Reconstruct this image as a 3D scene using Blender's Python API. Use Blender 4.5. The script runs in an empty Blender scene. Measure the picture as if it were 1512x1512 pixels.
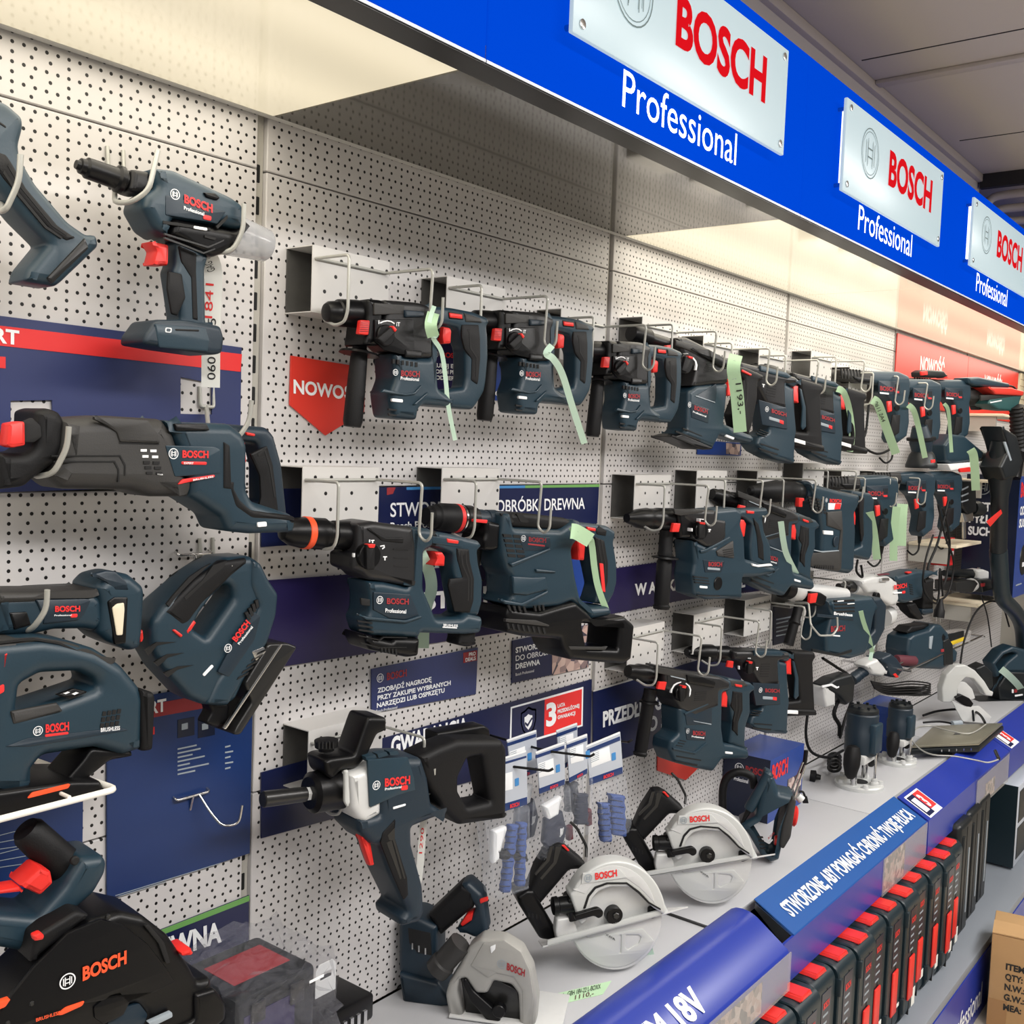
import bpy, bmesh, math, random
from mathutils import Vector, Matrix
random.seed(7)
SC = bpy.context.scene
COL = SC.collection
# ------------------------------------------------------------------ camera, light, exposure
CAM_D, CAM_Z = 1.3608, 1.8
F_PX = 1546.897
YAW, PITCH, ROLL = math.radians(52.153), math.radians(3.661), math.radians(2.157)
def _axes():
    cy, sy, cp, sp = math.cos(YAW), math.sin(YAW), math.cos(PITCH), math.sin(PITCH)
    fw = Vector((sy*cp, cy*cp, -sp))
    r0 = Vector((cy, -sy, 0)); u0 = Vector((sp*sy, sp*cy, cp))
    r = math.cos(ROLL)*r0 + math.sin(ROLL)*u0
    u = -math.sin(ROLL)*r0 + math.cos(ROLL)*u0
    return r, u, fw
CR, CU, CF = _axes()
CO = Vector((0, -CAM_D, CAM_Z))
cd = bpy.data.cameras.new('camera'); cam = bpy.data.objects.new('camera', cd); COL.objects.link(cam)
cd.sensor_fit = 'HORIZONTAL'; cd.sensor_width = 36; cd.lens = 36*F_PX/1512; cd.clip_start = .01
M = Matrix.Identity(4)
for i in range(3):
    M[i][0], M[i][1], M[i][2], M[i][3] = CR[i], CU[i], -CF[i], CO[i]
cam.matrix_world = M
SC.camera = cam
SC.view_settings.view_transform = 'Standard'; SC.view_settings.look = 'None'
SC.view_settings.gamma = 1; SC.view_settings.exposure = 0.0; SC.view_settings.use_curve_mapping = False
wd = bpy.data.worlds.new('world'); SC.world = wd; wd.use_nodes = True
wd.node_tree.nodes['Background'].inputs[0].default_value = (1, .98, .98, 1)
wd.node_tree.nodes['Background'].inputs[1].default_value = .21
def lamp(name, loc, sx, sy, power, col=(1, .98, .96), rot=(0, 0, 0)):
    l = bpy.data.lights.new(name, 'AREA'); l.shape = 'RECTANGLE'; l.size = sx; l.size_y = sy; l.energy = power; l.color = col
    o = bpy.data.objects.new(name, l); o.location = loc; o.rotation_euler = rot; COL.objects.link(o); return o
# the store's ceiling luminaires over the aisle behind and to the right of the photographer
lamp('aisle_lamp', (1.2, -2.1, 2.84), 2.4, .5, 86)
lamp('aisle_lamp.001', (4.2, -2.1, 2.84), 2.4, .5, 86)
lamp('aisle_lamp.002', (-1.4, -2.1, 2.84), 1.6, .5, 46)
# unseen upward area lamps, added to brighten the ceiling
lamp('ceiling_fill_lamp', (2.0, -2.2, 2.45), 3.0, .5, 36, rot=(math.pi, 0, 0))
lamp('ceiling_fill_lamp.001', (5.0, -2.2, 2.45), 2.4, .5, 28, rot=(math.pi, 0, 0))
# extra area lamps added under the lit canopy panels to brighten the wall below
for _n, (_x0, _x1) in enumerate(((-.95, 1.079), (2.124, 3.150), (3.155, 4.18), (4.185, 6.2))):
    lamp('canopy_fill_lamp' + ('.%03d' % _n if _n else ''), ((_x0+_x1)/2, -.222, 2.296), _x1-_x0-.02, .39, 3.9*(_x1-_x0), col=(1, .93, .80))
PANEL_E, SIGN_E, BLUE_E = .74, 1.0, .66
# ------------------------------------------------------------------ pixel of the photograph -> point at a distance d from the wall / at a height / at an x
def ray(px, py):
    return CR*((px-756)/F_PX) - CU*((py-756)/F_PX) + CF
def W(px, py, d):
    v = ray(px, py); return CO + v*((-d-CO.y)/v.y)
def WZ(px, py, z):
    v = ray(px, py); return CO + v*((z-CO.z)/v.z)
def WX(px, py, x):
    v = ray(px, py); return CO + v*((x-CO.x)/v.x)
def crop(x0, y0, s):
    return lambda *q: [(x0+x/s, y0+y/s) for x, y in q]
def pts(txt, k=None):
    n = [float(a) for a in txt.replace(',', ' ').split()]
    q = list(zip(n[::2], n[1::2]))
    return k(*q) if k else q
# ------------------------------------------------------------------ materials
def lin(c):
    return tuple(((v/255)/12.92 if v <= 10 else ((v/255+.055)/1.055)**2.4) for v in c)
MATS = {}
def mat(name, rgb, rough=.5, metal=0, spec=.5, noise=0, nscale=40, bump=0, emit=None, es=0, alpha=1, trans=0, coat=0, speck=None):
    m = bpy.data.materials.new(name); m.use_nodes = True; nt = m.node_tree; b = nt.nodes['Principled BSDF']
    c = (*lin(rgb), 1)
    b.inputs['Base Color'].default_value = c; b.inputs['Roughness'].default_value = rough; b.inputs['Metallic'].default_value = metal
    b.inputs['Specular IOR Level'].default_value = spec; b.inputs['Alpha'].default_value = alpha
    b.inputs['Transmission Weight'].default_value = trans; b.inputs['Coat Weight'].default_value = coat
    if emit: b.inputs['Emission Color'].default_value = (*lin(emit), 1); b.inputs['Emission Strength'].default_value = es
    if noise or bump:
        tc = nt.nodes.new('ShaderNodeTexCoord'); n = nt.nodes.new('ShaderNodeTexNoise'); n.inputs['Scale'].default_value = nscale; n.inputs['Detail'].default_value = 4
        nt.links.new(tc.outputs['Object'], n.inputs['Vector'])
        if noise:
            r = nt.nodes.new('ShaderNodeMapRange'); r.inputs[3].default_value = 1-noise; r.inputs[4].default_value = 1+noise
            mx = nt.nodes.new('ShaderNodeVectorMath'); mx.operation = 'SCALE'; mx.inputs[0].default_value = c[:3]
            nt.links.new(n.outputs['Fac'], r.inputs[0]); nt.links.new(r.outputs[0], mx.inputs['Scale']); nt.links.new(mx.outputs[0], b.inputs['Base Color'])
        if bump:
            bp = nt.nodes.new('ShaderNodeBump'); bp.inputs['Strength'].default_value = bump; bp.inputs['Distance'].default_value = .001
            nt.links.new(n.outputs['Fac'], bp.inputs['Height']); nt.links.new(bp.outputs[0], b.inputs['Normal'])
    MATS[name] = m; return m
mat('blue_plastic', (27, 50, 63), .42, noise=.06, nscale=300, bump=.12)
mat('deep_blue_plastic', (19, 37, 50), .45, noise=.06, nscale=300, bump=.12)
mat('black_rubber', (15, 15, 17), .55, spec=.28, bump=.25, nscale=500)
mat('black_plastic', (10, 10, 12), .36, spec=.28, bump=.1, nscale=300)
mat('housing_black', (26, 26, 28), .42, bump=.1, nscale=300)
mat('brown_rubber', (46, 45, 44), .55, bump=.2, nscale=500)
mat('dark_hole', (8, 8, 10), .7)
mat('red_plastic', (222, 44, 38), .4)
mat('red_print', (226, 44, 44), .5)
mat('dull_red_print', (150, 40, 46), .5)
mat('orange_print', (240, 84, 40), .5)
mat('white_print', (238, 240, 242), .5)
mat('grey_print', (150, 160, 168), .5)
mat('black_print', (16, 17, 20), .5)
mat('sheet_metal', (196, 195, 192), .42, metal=.0, noise=.05, nscale=12, bump=.03)
mat('wire_grey', (176, 176, 170), .35, metal=.25)
mat('chrome', (205, 205, 205), .18, metal=1)
mat('white_wire', (236, 234, 226), .4)
mat('aluminium', (186, 188, 186), .32, metal=.55, noise=.04, nscale=60)
mat('cast_metal', (206, 207, 206), .4, metal=.08, noise=.04, nscale=90)
mat('guard_silver', (198, 200, 198), .38, metal=.08)
mat('guard_grey', (160, 159, 155), .4, metal=.1, noise=.05, nscale=60)
mat('steel_dark', (60, 60, 60), .3, metal=.7)
mat('green_label', (184, 218, 178), .6)
mat('pale_green_label', (200, 228, 208), .6)
mat('white_label', (232, 232, 226), .6)
mat('poster_blue', (30, 40, 84), .38)
mat('poster_navy', (18, 27, 68), .32)
mat('poster_bright', (21, 48, 100), .38)
mat('poster_violet', (34, 27, 72), .32)
mat('poster_slate', (46, 55, 100), .38, noise=.1, nscale=14)
mat('sign_red', (212, 56, 44), .4)
mat('green_stripe', (104, 158, 84), .5)
mat('cyan_stripe', (60, 130, 190), .5)
mat('shelf_grey', (180, 181, 184), .5, noise=.05, nscale=6)
mat('strip_blue', (34, 54, 150), .3, noise=.05, nscale=5)
mat('strip_cyan_blue', (26, 80, 150), .35, noise=.06, nscale=8)
mat('base_grey', (128, 134, 142), .45, noise=.05, nscale=8)
mat('case_green', (16, 34, 42), .4, bump=.1, nscale=200)
mat('case_black', (12, 18, 22), .42, bump=.1, nscale=200)
mat('carton', (176, 140, 96), .75, noise=.07, nscale=20)
mat('carton_tape', (150, 112, 72), .35)
mat('box_blue', (26, 62, 140), .3, noise=.15, nscale=9)
mat('box_navy', (11, 22, 48), .3)
mat('ceiling_paint', (182, 172, 160), .55, noise=.03, nscale=3)
mat('trim_paint', (176, 164, 150), .5)
mat('dark_gap', (26, 22, 22), .7)
mat('upright_grey', (176, 173, 165), .45)
mat('floor_tile', (196, 188, 172), .45, noise=.06, nscale=10)
mat('cream_shelf', (228, 216, 190), .5)
mat('glove_blue', (52, 78, 140), .8, noise=.25, nscale=160, bump=.4)
mat('glove_dark', (30, 36, 56), .8, noise=.2, nscale=160, bump=.4)
mat('maroon', (92, 36, 48), .7)
mat('card_grey', (178, 184, 194), .45)
mat('card_white', (232, 234, 236), .5)
mat('laptop_silver', (150, 146, 130), .3, metal=.6, noise=.06, nscale=30)
mat('brass_yellow', (222, 190, 40), .5)
mat('teal_plastic', (44, 86, 86), .45)
mat('frost_panel', (226, 240, 246), .35)
mat('sign_side', (250, 252, 250), .4, emit=(250, 252, 248), es=1.5)
def glassy(name, rgb, alpha, rough=.08, bump=0, nscale=20, spec=.6):
    m = mat(name, rgb, rough, alpha=alpha, spec=spec)
    if bump:
        nt = m.node_tree; b = nt.nodes['Principled BSDF']; tc = nt.nodes.new('ShaderNodeTexCoord'); n = nt.nodes.new('ShaderNodeTexNoise')
        n.inputs['Scale'].default_value = nscale; n.inputs['Detail'].default_value = 6; n.inputs['Distortion'].default_value = 1.5
        bp = nt.nodes.new('ShaderNodeBump'); bp.inputs['Strength'].default_value = bump; bp.inputs['Distance'].default_value = .02
        nt.links.new(tc.outputs['Object'], n.inputs['Vector']); nt.links.new(n.outputs['Fac'], bp.inputs['Height']); nt.links.new(bp.outputs[0], b.inputs['Normal'])
    return m
glassy('clear_film', (150, 150, 160), .16, .06, bump=1, nscale=34, spec=1.0)
glassy('clear_bag', (205, 210, 220), .11, .15, bump=.6, nscale=40)
glassy('clear_plastic', (176, 178, 182), .62, .15)
glassy('clear_holder', (190, 188, 186), .3, .15)
# perforated sheet: dense columns of holes every 76.5 mm, rows every 12.5 mm (even rows five holes per cell, odd rows three)
def pegboard(name, rgb, xd, ze):
    m = bpy.data.materials.new(name); m.use_nodes = True; nt = m.node_tree; b = nt.nodes['Principled BSDF']; N = nt.nodes.new; L = nt.links.new
    def math_(op, a, b_=None, c=None):
        n = N('ShaderNodeMath'); n.operation = op
        for i, v in enumerate((a, b_, c)):
            if v is None: continue
            if isinstance(v, (int, float)): n.inputs[i].default_value = v
            else: L(v, n.inputs[i])
        return n.outputs[0]
    g = N('ShaderNodeNewGeometry'); s = N('ShaderNodeSeparateXYZ'); L(g.outputs['Position'], s.inputs[0])
    x = math_('SUBTRACT', s.outputs[0], xd); z = math_('SUBTRACT', s.outputs[2], ze)
    PX, PZ = .0765, .0125
    def dist(px, zoff):
        fx = math_('MULTIPLY', math_('SUBTRACT', math_('FRACT', math_('ADD', math_('DIVIDE', x, px), .5)), .5), px)
        fz = math_('MULTIPLY', math_('SUBTRACT', math_('FRACT', math_('ADD', math_('DIVIDE', math_('SUBTRACT', z, zoff), 2*PZ), .5)), .5), 2*PZ)
        return math_('SQRT', math_('ADD', math_('MULTIPLY', fx, fx), math_('MULTIPLY', fz, fz)))
    d = math_('MINIMUM', dist(PX/5, 0), dist(PX/3, PZ))
    h = N('ShaderNodeMapRange'); h.interpolation_type = 'SMOOTHSTEP'; h.inputs[1].default_value = .0023; h.inputs[2].default_value = .0028; L(d, h.inputs[0])
    mx = N('ShaderNodeMix'); mx.data_type = 'RGBA'; mx.inputs[6].default_value = (.006, .005, .005, 1); mx.inputs[7].default_value = (*lin(rgb), 1)
    L(h.outputs[0], mx.inputs[0]); L(mx.outputs[2], b.inputs['Base Color'])
    bp = N('ShaderNodeBump'); bp.inputs['Strength'].default_value = .5; bp.inputs['Distance'].default_value = .0006; L(h.outputs[0], bp.inputs['Height']); L(bp.outputs[0], b.inputs['Normal'])
    b.inputs['Roughness'].default_value = .45; b.inputs['Specular IOR Level'].default_value = .4
    MATS[name] = m; return m
# ------------------------------------------------------------------ objects
def tag(o, label=None, cat=None, group=None, kind=None):
    if label: o['label'] = label
    if cat: o['category'] = cat
    if group: o['group'] = group
    if kind: o['kind'] = kind
    return o
def thing(name, label, cat, loc, group=None):
    o = bpy.data.objects.new(name, None); COL.objects.link(o); o.location = loc; o.empty_display_size = .02
    return tag(o, label, cat, group)
ORG = {}
def root_of(o):
    v = Vector((0, 0, 0))
    while o is not None:
        v = v + Vector(o.location); o = o.parent
    return v
def link(name, me, m, parent=None, loc=None):
    """mesh in world coordinates -> object whose origin is the parent's (or loc)"""
    org = root_of(parent) if parent is not None else (Vector(loc) if loc is not None else None)
    if org is None:
        bb = [v.co for v in me.vertices]
        org = Vector((sum(v.x for v in bb)/len(bb), sum(v.y for v in bb)/len(bb), min(v.z for v in bb)))
    me.transform(Matrix.Translation(-org))
    if m is not None:
        for q in (m if isinstance(m, (list, tuple)) else [m]): me.materials.append(MATS[q])
    o = bpy.data.objects.new(name, me); COL.objects.link(o)
    if parent is not None: o.parent = parent
    else: o.location = org
    return o
def smooth(me, ang=.6):
    me.polygons.foreach_set('use_smooth', [True]*len(me.polygons)); me.set_sharp_from_angle(angle=ang); return me
def bm_mesh(bm, name='m', ang=.6, weld=0):
    if weld: bmesh.ops.remove_doubles(bm, verts=bm.verts, dist=weld)
    bmesh.ops.recalc_face_normals(bm, faces=bm.faces)
    me = bpy.data.meshes.new(name); bm.to_mesh(me); bm.free(); return smooth(me, ang)
def rounded(p, r, n=3):
    """round the corners of a 2-D polygon"""
    out = []; k = len(p)
    for i in range(k):
        a, b, c = Vector(p[i-1]), Vector(p[i]), Vector(p[(i+1) % k])
        u, v = a-b, c-b
        if u.length < 1e-6 or v.length < 1e-6: continue
        t = min(r, u.length*.45, v.length*.45)
        p0, p1 = b+u.normalized()*t, b+v.normalized()*t
        for j in range(n+1):
            s = j/n; out.append(tuple((1-s)**2*p0+2*s*(1-s)*b+s*s*p1))
    return out
def plate_mesh(loops, d0, d1, bev=.003, res=2, rnd=.004, ang=.6):
    """closed outline(s) given as (x, z) in metres, filled and extruded from d0 (front) to d1 (back), with rounded rims"""
    c = bpy.data.curves.new('c', 'CURVE'); c.dimensions = '2D'; c.fill_mode = 'BOTH'
    th = abs(d0-d1)/2; bev = min(bev, th*.95)
    c.extrude = max(th-bev, 1e-5); c.bevel_depth = bev; c.bevel_resolution = res; c.offset = -bev
    for lp in loops:
        q = rounded(lp, rnd) if rnd else lp
        s = c.splines.new('POLY'); s.points.add(len(q)-1)
        for a, b in zip(s.points, q): a.co = (b[0], b[1], 0, 1)
        s.use_cyclic_u = True
    o = bpy.data.objects.new('c', c); me = o.to_mesh().copy(); o.to_mesh_clear(); bpy.data.objects.remove(o); bpy.data.curves.remove(c)
    bm = bmesh.new(); bm.from_mesh(me); bpy.data.meshes.remove(me)
    mid = (d0+d1)/2
    for v in bm.verts: v.co = Vector((v.co.x, -mid-v.co.z, v.co.y))
    return bm_mesh(bm, ang=ang, weld=1e-6)
def plate(name, m, loops, d0, d1, parent=None, bev=.003, rnd=.004, res=2, at=None, ang=.6):
    """outline(s) in photo pixels, taken on the plane at distance `at` (default the front d0)"""
    a = d0 if at is None else at
    if not isinstance(loops[0][0], (tuple, list)): loops = [loops]
    L = [[(w.x, w.z) for w in (W(x, y, a) for x, y in lp)] for lp in loops]
    return link(name, plate_mesh(L, d0, d1, bev, res, rnd, ang), m, parent)
def lathe_mesh(p0, p1, prof, n=28, cap=True):
    """prof: list of (distance along axis 0..1 of p0->p1, radius in metres)"""
    p0, p1 = Vector(p0), Vector(p1); ax = (p1-p0); Ln = ax.length; ax.normalize()
    s = ax.orthogonal().normalized(); t = ax.cross(s)
    bm = bmesh.new(); rings = []
    for u, r in prof:
        rings.append([bm.verts.new(p0+ax*(u*Ln)+(s*math.cos(a)+t*math.sin(a))*max(r, 1e-5)) for a in [2*math.pi*i/n for i in range(n)]])
    for a, b in zip(rings, rings[1:]):
        for i in range(n): bm.faces.new((a[i], a[(i+1) % n], b[(i+1) % n], b[i]))
    if cap: bm.faces.new(rings[0]); bm.faces.new(rings[-1])
    return bm_mesh(bm, ang=.55)
def lathe(name, m, p0, p1, prof, parent=None, n=28):
    return link(name, lathe_mesh(p0, p1, prof, n), m, parent)
def sweep(path, r, n=8, closed=False):
    bm = bmesh.new(); P = [Vector(p) for p in path]; k = len(P); rings = []; prev = None
    for i in range(k):
        a = P[i-1] if (i or closed) else P[i]; b = P[(i+1) % k] if (i < k-1 or closed) else P[i]
        t = (b-a).normalized() if (b-a).length > 1e-9 else Vector((0, 0, 1))
        if prev is None: s = t.orthogonal().normalized()
        else:
            s = prev-t*prev.dot(t); s = s.normalized() if s.length > 1e-6 else t.orthogonal().normalized()
        prev = s; w = t.cross(s); rr = r[i] if isinstance(r, (list, tuple)) else r
        rings.append([bm.verts.new(P[i]+(s*math.cos(2*math.pi*j/n)+w*math.sin(2*math.pi*j/n))*rr) for j in range(n)])
    pr = list(zip(rings, rings[1:]))+([(rings[-1], rings[0])] if closed else [])
    for a, b in pr:
        for j in range(n): bm.faces.new((a[j], a[(j+1) % n], b[(j+1) % n], b[j]))
    if not closed: bm.faces.new(rings[0]); bm.faces.new(rings[-1])
    return bm
def smooth_path(p, n=6):
    """Catmull-Rom through the points"""
    P = [Vector(q) for q in p]; out = []
    for i in range(len(P)-1):
        a, b, c, d = P[max(i-1, 0)], P[i], P[i+1], P[min(i+2, len(P)-1)]
        for j in range(n):
            t = j/n
            out.append(.5*((2*b)+(c-a)*t+(2*a-5*b+4*c-d)*t*t+(3*b-a-3*c+d)*t**3))
    out.append(P[-1]); return out
def bend_path(p, r=.006, n=4):
    """polyline with rounded bends"""
    P = [Vector(q) for q in p]; out = [P[0]]
    for i in range(1, len(P)-1):
        u, v = P[i-1]-P[i], P[i+1]-P[i]; t = min(r, u.length*.45, v.length*.45)
        a, b = P[i]+u.normalized()*t, P[i]+v.normalized()*t
        for j in range(n+1):
            s = j/n; out.append((1-s)**2*a+2*s*(1-s)*P[i]+s*s*b)
    out.append(P[-1]); return out
def tube(name, m, path, r, parent=None, n=8, smoothed=0, bend=0):
    p = smooth_path(path, smoothed) if smoothed else (bend_path(path, bend) if bend else path)
    return link(name, bm_mesh(sweep(p, r, n), ang=.9), m, parent)
def box_bm(bm, lo, hi):
    vs = [bm.verts.new((x, y, z)) for x in (lo[0], hi[0]) for y in (lo[1], hi[1]) for z in (lo[2], hi[2])]
    for f in ((0, 1, 3, 2), (4, 6, 7, 5), (0, 4, 5, 1), (2, 3, 7, 6), (0, 2, 6, 4), (1, 5, 7, 3)): bm.faces.new([vs[i] for i in f])
    return vs
def box(name, m, x0, x1, d0, d1, z0, z1, parent=None, bev=.0, seg=2):
    bm = bmesh.new(); box_bm(bm, (min(x0, x1), -max(d0, d1), min(z0, z1)), (max(x0, x1), -min(d0, d1), max(z0, z1)))
    if bev: bmesh.ops.bevel(bm, geom=list(bm.edges), offset=bev, segments=seg, affect='EDGES', profile=.5)
    return link(name, bm_mesh(bm), m, parent)
def hexa(name, m, c8, parent=None, bev=.002):
    """box from 8 world corners: bottom loop of 4, top loop of 4"""
    bm = bmesh.new(); v = [bm.verts.new(Vector(q)) for q in c8]
    for f in ((0, 1, 2, 3), (4, 5, 6, 7), (0, 1, 5, 4), (1, 2, 6, 5), (2, 3, 7, 6), (3, 0, 4, 7)): bm.faces.new([v[i] for i in f])
    if bev: bmesh.ops.bevel(bm, geom=list(bm.edges), offset=bev, segments=2, affect='EDGES', profile=.5)
    return link(name, bm_mesh(bm), m, parent)
def quad_sheet(name, m, c4, th, parent=None):
    """thin sheet over 4 world corners, thickness th pushed away from the viewer's side"""
    a, b, c, d = [Vector(q) for q in c4]; n = (b-a).cross(d-a).normalized()
    if n.dot(CO-a) > 0: n = -n
    return hexa(name, m, [a, b, c, d, a+n*th, b+n*th, c+n*th, d+n*th], parent, 0)
def prism_x(name, m, prof, x0, x1, parent=None, bev=0, ang=.5):
    """profile of (d, z) swept along x"""
    bm = bmesh.new(); A = [bm.verts.new((x0, -d, z)) for d, z in prof]; B = [bm.verts.new((x1, -d, z)) for d, z in prof]; k = len(prof)
    for i in range(k): bm.faces.new((A[i], A[(i+1) % k], B[(i+1) % k], B[i]))
    bm.faces.new(A); bm.faces.new(B)
    if bev: bmesh.ops.bevel(bm, geom=list(bm.edges), offset=bev, segments=2, affect='EDGES', profile=.5)
    return link(name, bm_mesh(bm, ang=ang), m, parent)
# ------------------------------------------------------------------ writing
TXT = {}
CAP = .682
def text_verts(body, bold=.02, space=1.0):
    if 'Ó' in body: bold = min(bold, .012)
    key = (body, bold, space)
    if key not in TXT:
        c = bpy.data.curves.new('t', 'FONT'); c.body = body; c.offset = bold; c.resolution_u = 4; c.fill_mode = 'FRONT'; c.space_character = space; c.space_line = 1.05
        o = bpy.data.objects.new('t', c); me = o.to_mesh()
        vs = [v.co.copy() for v in me.vertices]; fs = [tuple(p.vertices) for p in me.polygons]; o.to_mesh_clear()
        bpy.data.objects.remove(o); bpy.data.curves.remove(c)
        x0, x1 = min(v.x for v in vs), max(v.x for v in vs); y0, y1 = 0, CAP
        TXT[key] = [((v.x-x0)/(x1-x0), (v.y-y0)/(y1-y0)) for v in vs], fs
    return TXT[key]
def text_mesh(body, A, B, C, lift=.0006, bold=.02, space=1.0):
    A, B, C = Vector(A), Vector(B), Vector(C); n = (B-A).cross(C-A).normalized()
    vs, fs = text_verts(body, bold, space); me = bpy.data.meshes.new('t')
    me.from_pydata([A+(B-A)*u+(C-A)*v+n*lift for u, v in vs], [], fs); return me
def text(body, m, A, B, C, parent=None, lift=.0006, bold=.02, name='lettering', space=1.0):
    """A baseline start, B baseline end, C top of the first letter (world points)"""
    return link(name, text_mesh(body, A, B, C, lift, bold, space), m, parent)
def ptext(body, m, q, d, parent=None, lift=.0008, bold=.02, name='lettering', space=1.0):
    """q: three photo pixels (baseline start, baseline end, top of first letter) on the plane d"""
    A, B, C = [W(x, y, d) for x, y in q]; return text(body, m, A, B, C, parent, lift, bold, name, space)
def emblem_mesh(A, B, C, lift=.0006, w=.13):
    """armature in a ring; centre A, right B, top C"""
    A, U, V = Vector(A), Vector(B)-Vector(A), Vector(C)-Vector(A); n = U.cross(V).normalized()*lift
    vs, fs = [], []; N = 28
    for i in range(N):
        a = 2*math.pi*i/N
        for r in (1, 1-w): vs.append(A+U*math.cos(a)*r+V*math.sin(a)*r+n)
    for i in range(N): fs.append((2*i, 2*i+1, (2*i+3) % (2*N), (2*i+2) % (2*N)))
    def q(x0, y0, x1, y1):
        b = len(vs); vs.extend([A+U*x+V*y+n for x, y in ((x0, y0), (x1, y0), (x1, y1), (x0, y1))]); fs.append((b, b+1, b+2, b+3))
    t = w*.8
    for s in (-1, 1):
        q(s*.28-t/2, -.55, s*.28+t/2, .55); q(s*.5-t/2, -.45, s*.5+t/2, .45)
    q(-.28, .16, .28, .16+t); q(-.28, -.16-t, .28, -.16)
    me = bpy.data.meshes.new('e'); me.from_pydata(vs, [], fs); return me
def emblem(m, A, B, C, parent=None, lift=.0006, w=.13, name='emblem'):
    return link(name, emblem_mesh(A, B, C, lift, w), m, parent)
def pemblem(m, cx, cy, rx, ry, d, parent=None, lift=.0008, w=.14, slope=0):
    return emblem(m, W(cx, cy, d), W(cx+rx, cy+rx*slope, d), W(cx, cy-ry, d), parent, lift, w)
def copy_tree(o, parent=None):
    c = o.copy(); COL.objects.link(c)
    if parent is not None: c.parent = parent; c.matrix_parent_inverse = o.matrix_parent_inverse.copy()
    for ch in list(o.children): copy_tree(ch, c)
    return c
def clone(o, dx=0, dd=0, dz=0, label=None, group=None, loc=None):
    c = copy_tree(o); c.location = Vector(loc) if loc is not None else Vector(o.location)+Vector((dx, -dd, dz))
    if label: c['label'] = label
    if group: c['group'] = group
    return c
# ================================================================== the setting
BAY, X0 = 1.0175, 1.0757
SOF = 2.2992
def bx(k): return X0+k*BAY
def sbox(name, m, *a, **k):
    return tag(box(name, m, *a, **k), kind='structure')
sbox('floor', 'floor_tile', -3, 10, -.2, 5, -.03, 0)
sbox('ceiling', 'ceiling_paint', -3, 10, -.2, 5, 2.85, 2.9)
sbox('wall_back', 'upright_grey', -2, 10, -.2, -.06, 0, 2.85)
sbox('wall_right', 'ceiling_paint', 9.9, 10, -.06, 5, 0, 2.85)
# ceiling frame and joints
sbox('trim_1', 'trim_paint', -2, 4.13, .22, .29, 2.822, 2.85, bev=.004)
sbox('trim_9', 'ceiling_paint', -2, 4.13, .255, .272, 2.60, 2.825)
sbox('trim_2', 'trim_paint', -2, 4.13, .17, .22, 2.80, 2.85, bev=.003)
sbox('trim_3', 'ceiling_paint', 2.95, 2.985, .29, 4.5, 2.838, 2.85, bev=.003)
sbox('trim_4', 'dark_gap', 2.785, 2.789, .31, 4.5, 2.8485, 2.85)
sbox('trim_5', 'dark_gap', 3.640, 3.644, .33, 4.5, 2.8485, 2.85)
sbox('trim_6', 'dark_gap', 4.10, 4.13, .28, 4.5, 2.80, 2.85)
# perforated panels
for k in range(-1, 5):
    xd = bx(k+1)-.0163
    for j, (z0, z1, ze) in enumerate(((2.219, 2.33, 2.2894), (1.7160, 2.2165, 1.6843), (1.2128, 1.7135, 1.6843), (.735, 1.2105, 1.6843))):
        key = 'pegboard_%d_%d' % (k, 0 if j == 0 else 1)
        if key not in MATS: pegboard(key, (203, 200, 199), xd, ze)
        p = box('wall_panel', key, bx(k)+.0095, bx(k+1)-.0095, -.014, 0, z0, z1, bev=.0014, seg=1)
        tag(p, kind='structure')
for k in range(-1, 6):
    u = box('upright_post', 'upright_grey', bx(k)-.0085, bx(k)+.0085, -.045, -.009, .3, 2.33); tag(u, kind='structure')
    bm = bmesh.new(); z = 2.2275
    while z > .75:
        q = rounded([(bx(k)-.0042, z-.0285), (bx(k)+.0026, z-.0285), (bx(k)+.0026, z), (bx(k)-.0042, z)], .002)
        bm.faces.new([bm.verts.new((x, .0086, zz)) for x, zz in q]); z -= .05
    s = link('slots', bm_mesh(bm), 'dark_hole', u)
# canopy: soffit, dark glossy sheet, lit panels, fascia
sbox('soffit', 'trim_paint', -1.2, 8.4, -.01, .455, SOF+.012, SOF+.03)
mat('dark_gloss', (92, 90, 84), .06, spec=.9)
sbox('trim_7', 'steel_dark', -1.2, 8.4, .4246, .468, SOF-.012, SOF+.012)
sbox('trim_8', 'sheet_metal', -1.2, 8.4, .004, .019, SOF, SOF+.012)
gp = box('canopy_panel', 'dark_gloss', 1.083, 2.119, .02, .4246, SOF, SOF+.01)
tag(gp, 'dark glossy unlit ceiling panel of the canopy mirroring the pegboard', 'canopy panel')
m = mat('lit_panel', (120, 115, 104), .08, emit=(255, 240, 206), es=PANEL_E, spec=.5)
_nt = m.node_tree; _b = _nt.nodes['Principled BSDF']
_g = _nt.nodes.new('ShaderNodeNewGeometry'); _s = _nt.nodes.new('ShaderNodeSeparateXYZ'); _w = _nt.nodes.new('ShaderNodeMath'); _w.operation = 'MULTIPLY_ADD'
_nt.links.new(_g.outputs['Position'], _s.inputs[0])
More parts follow.
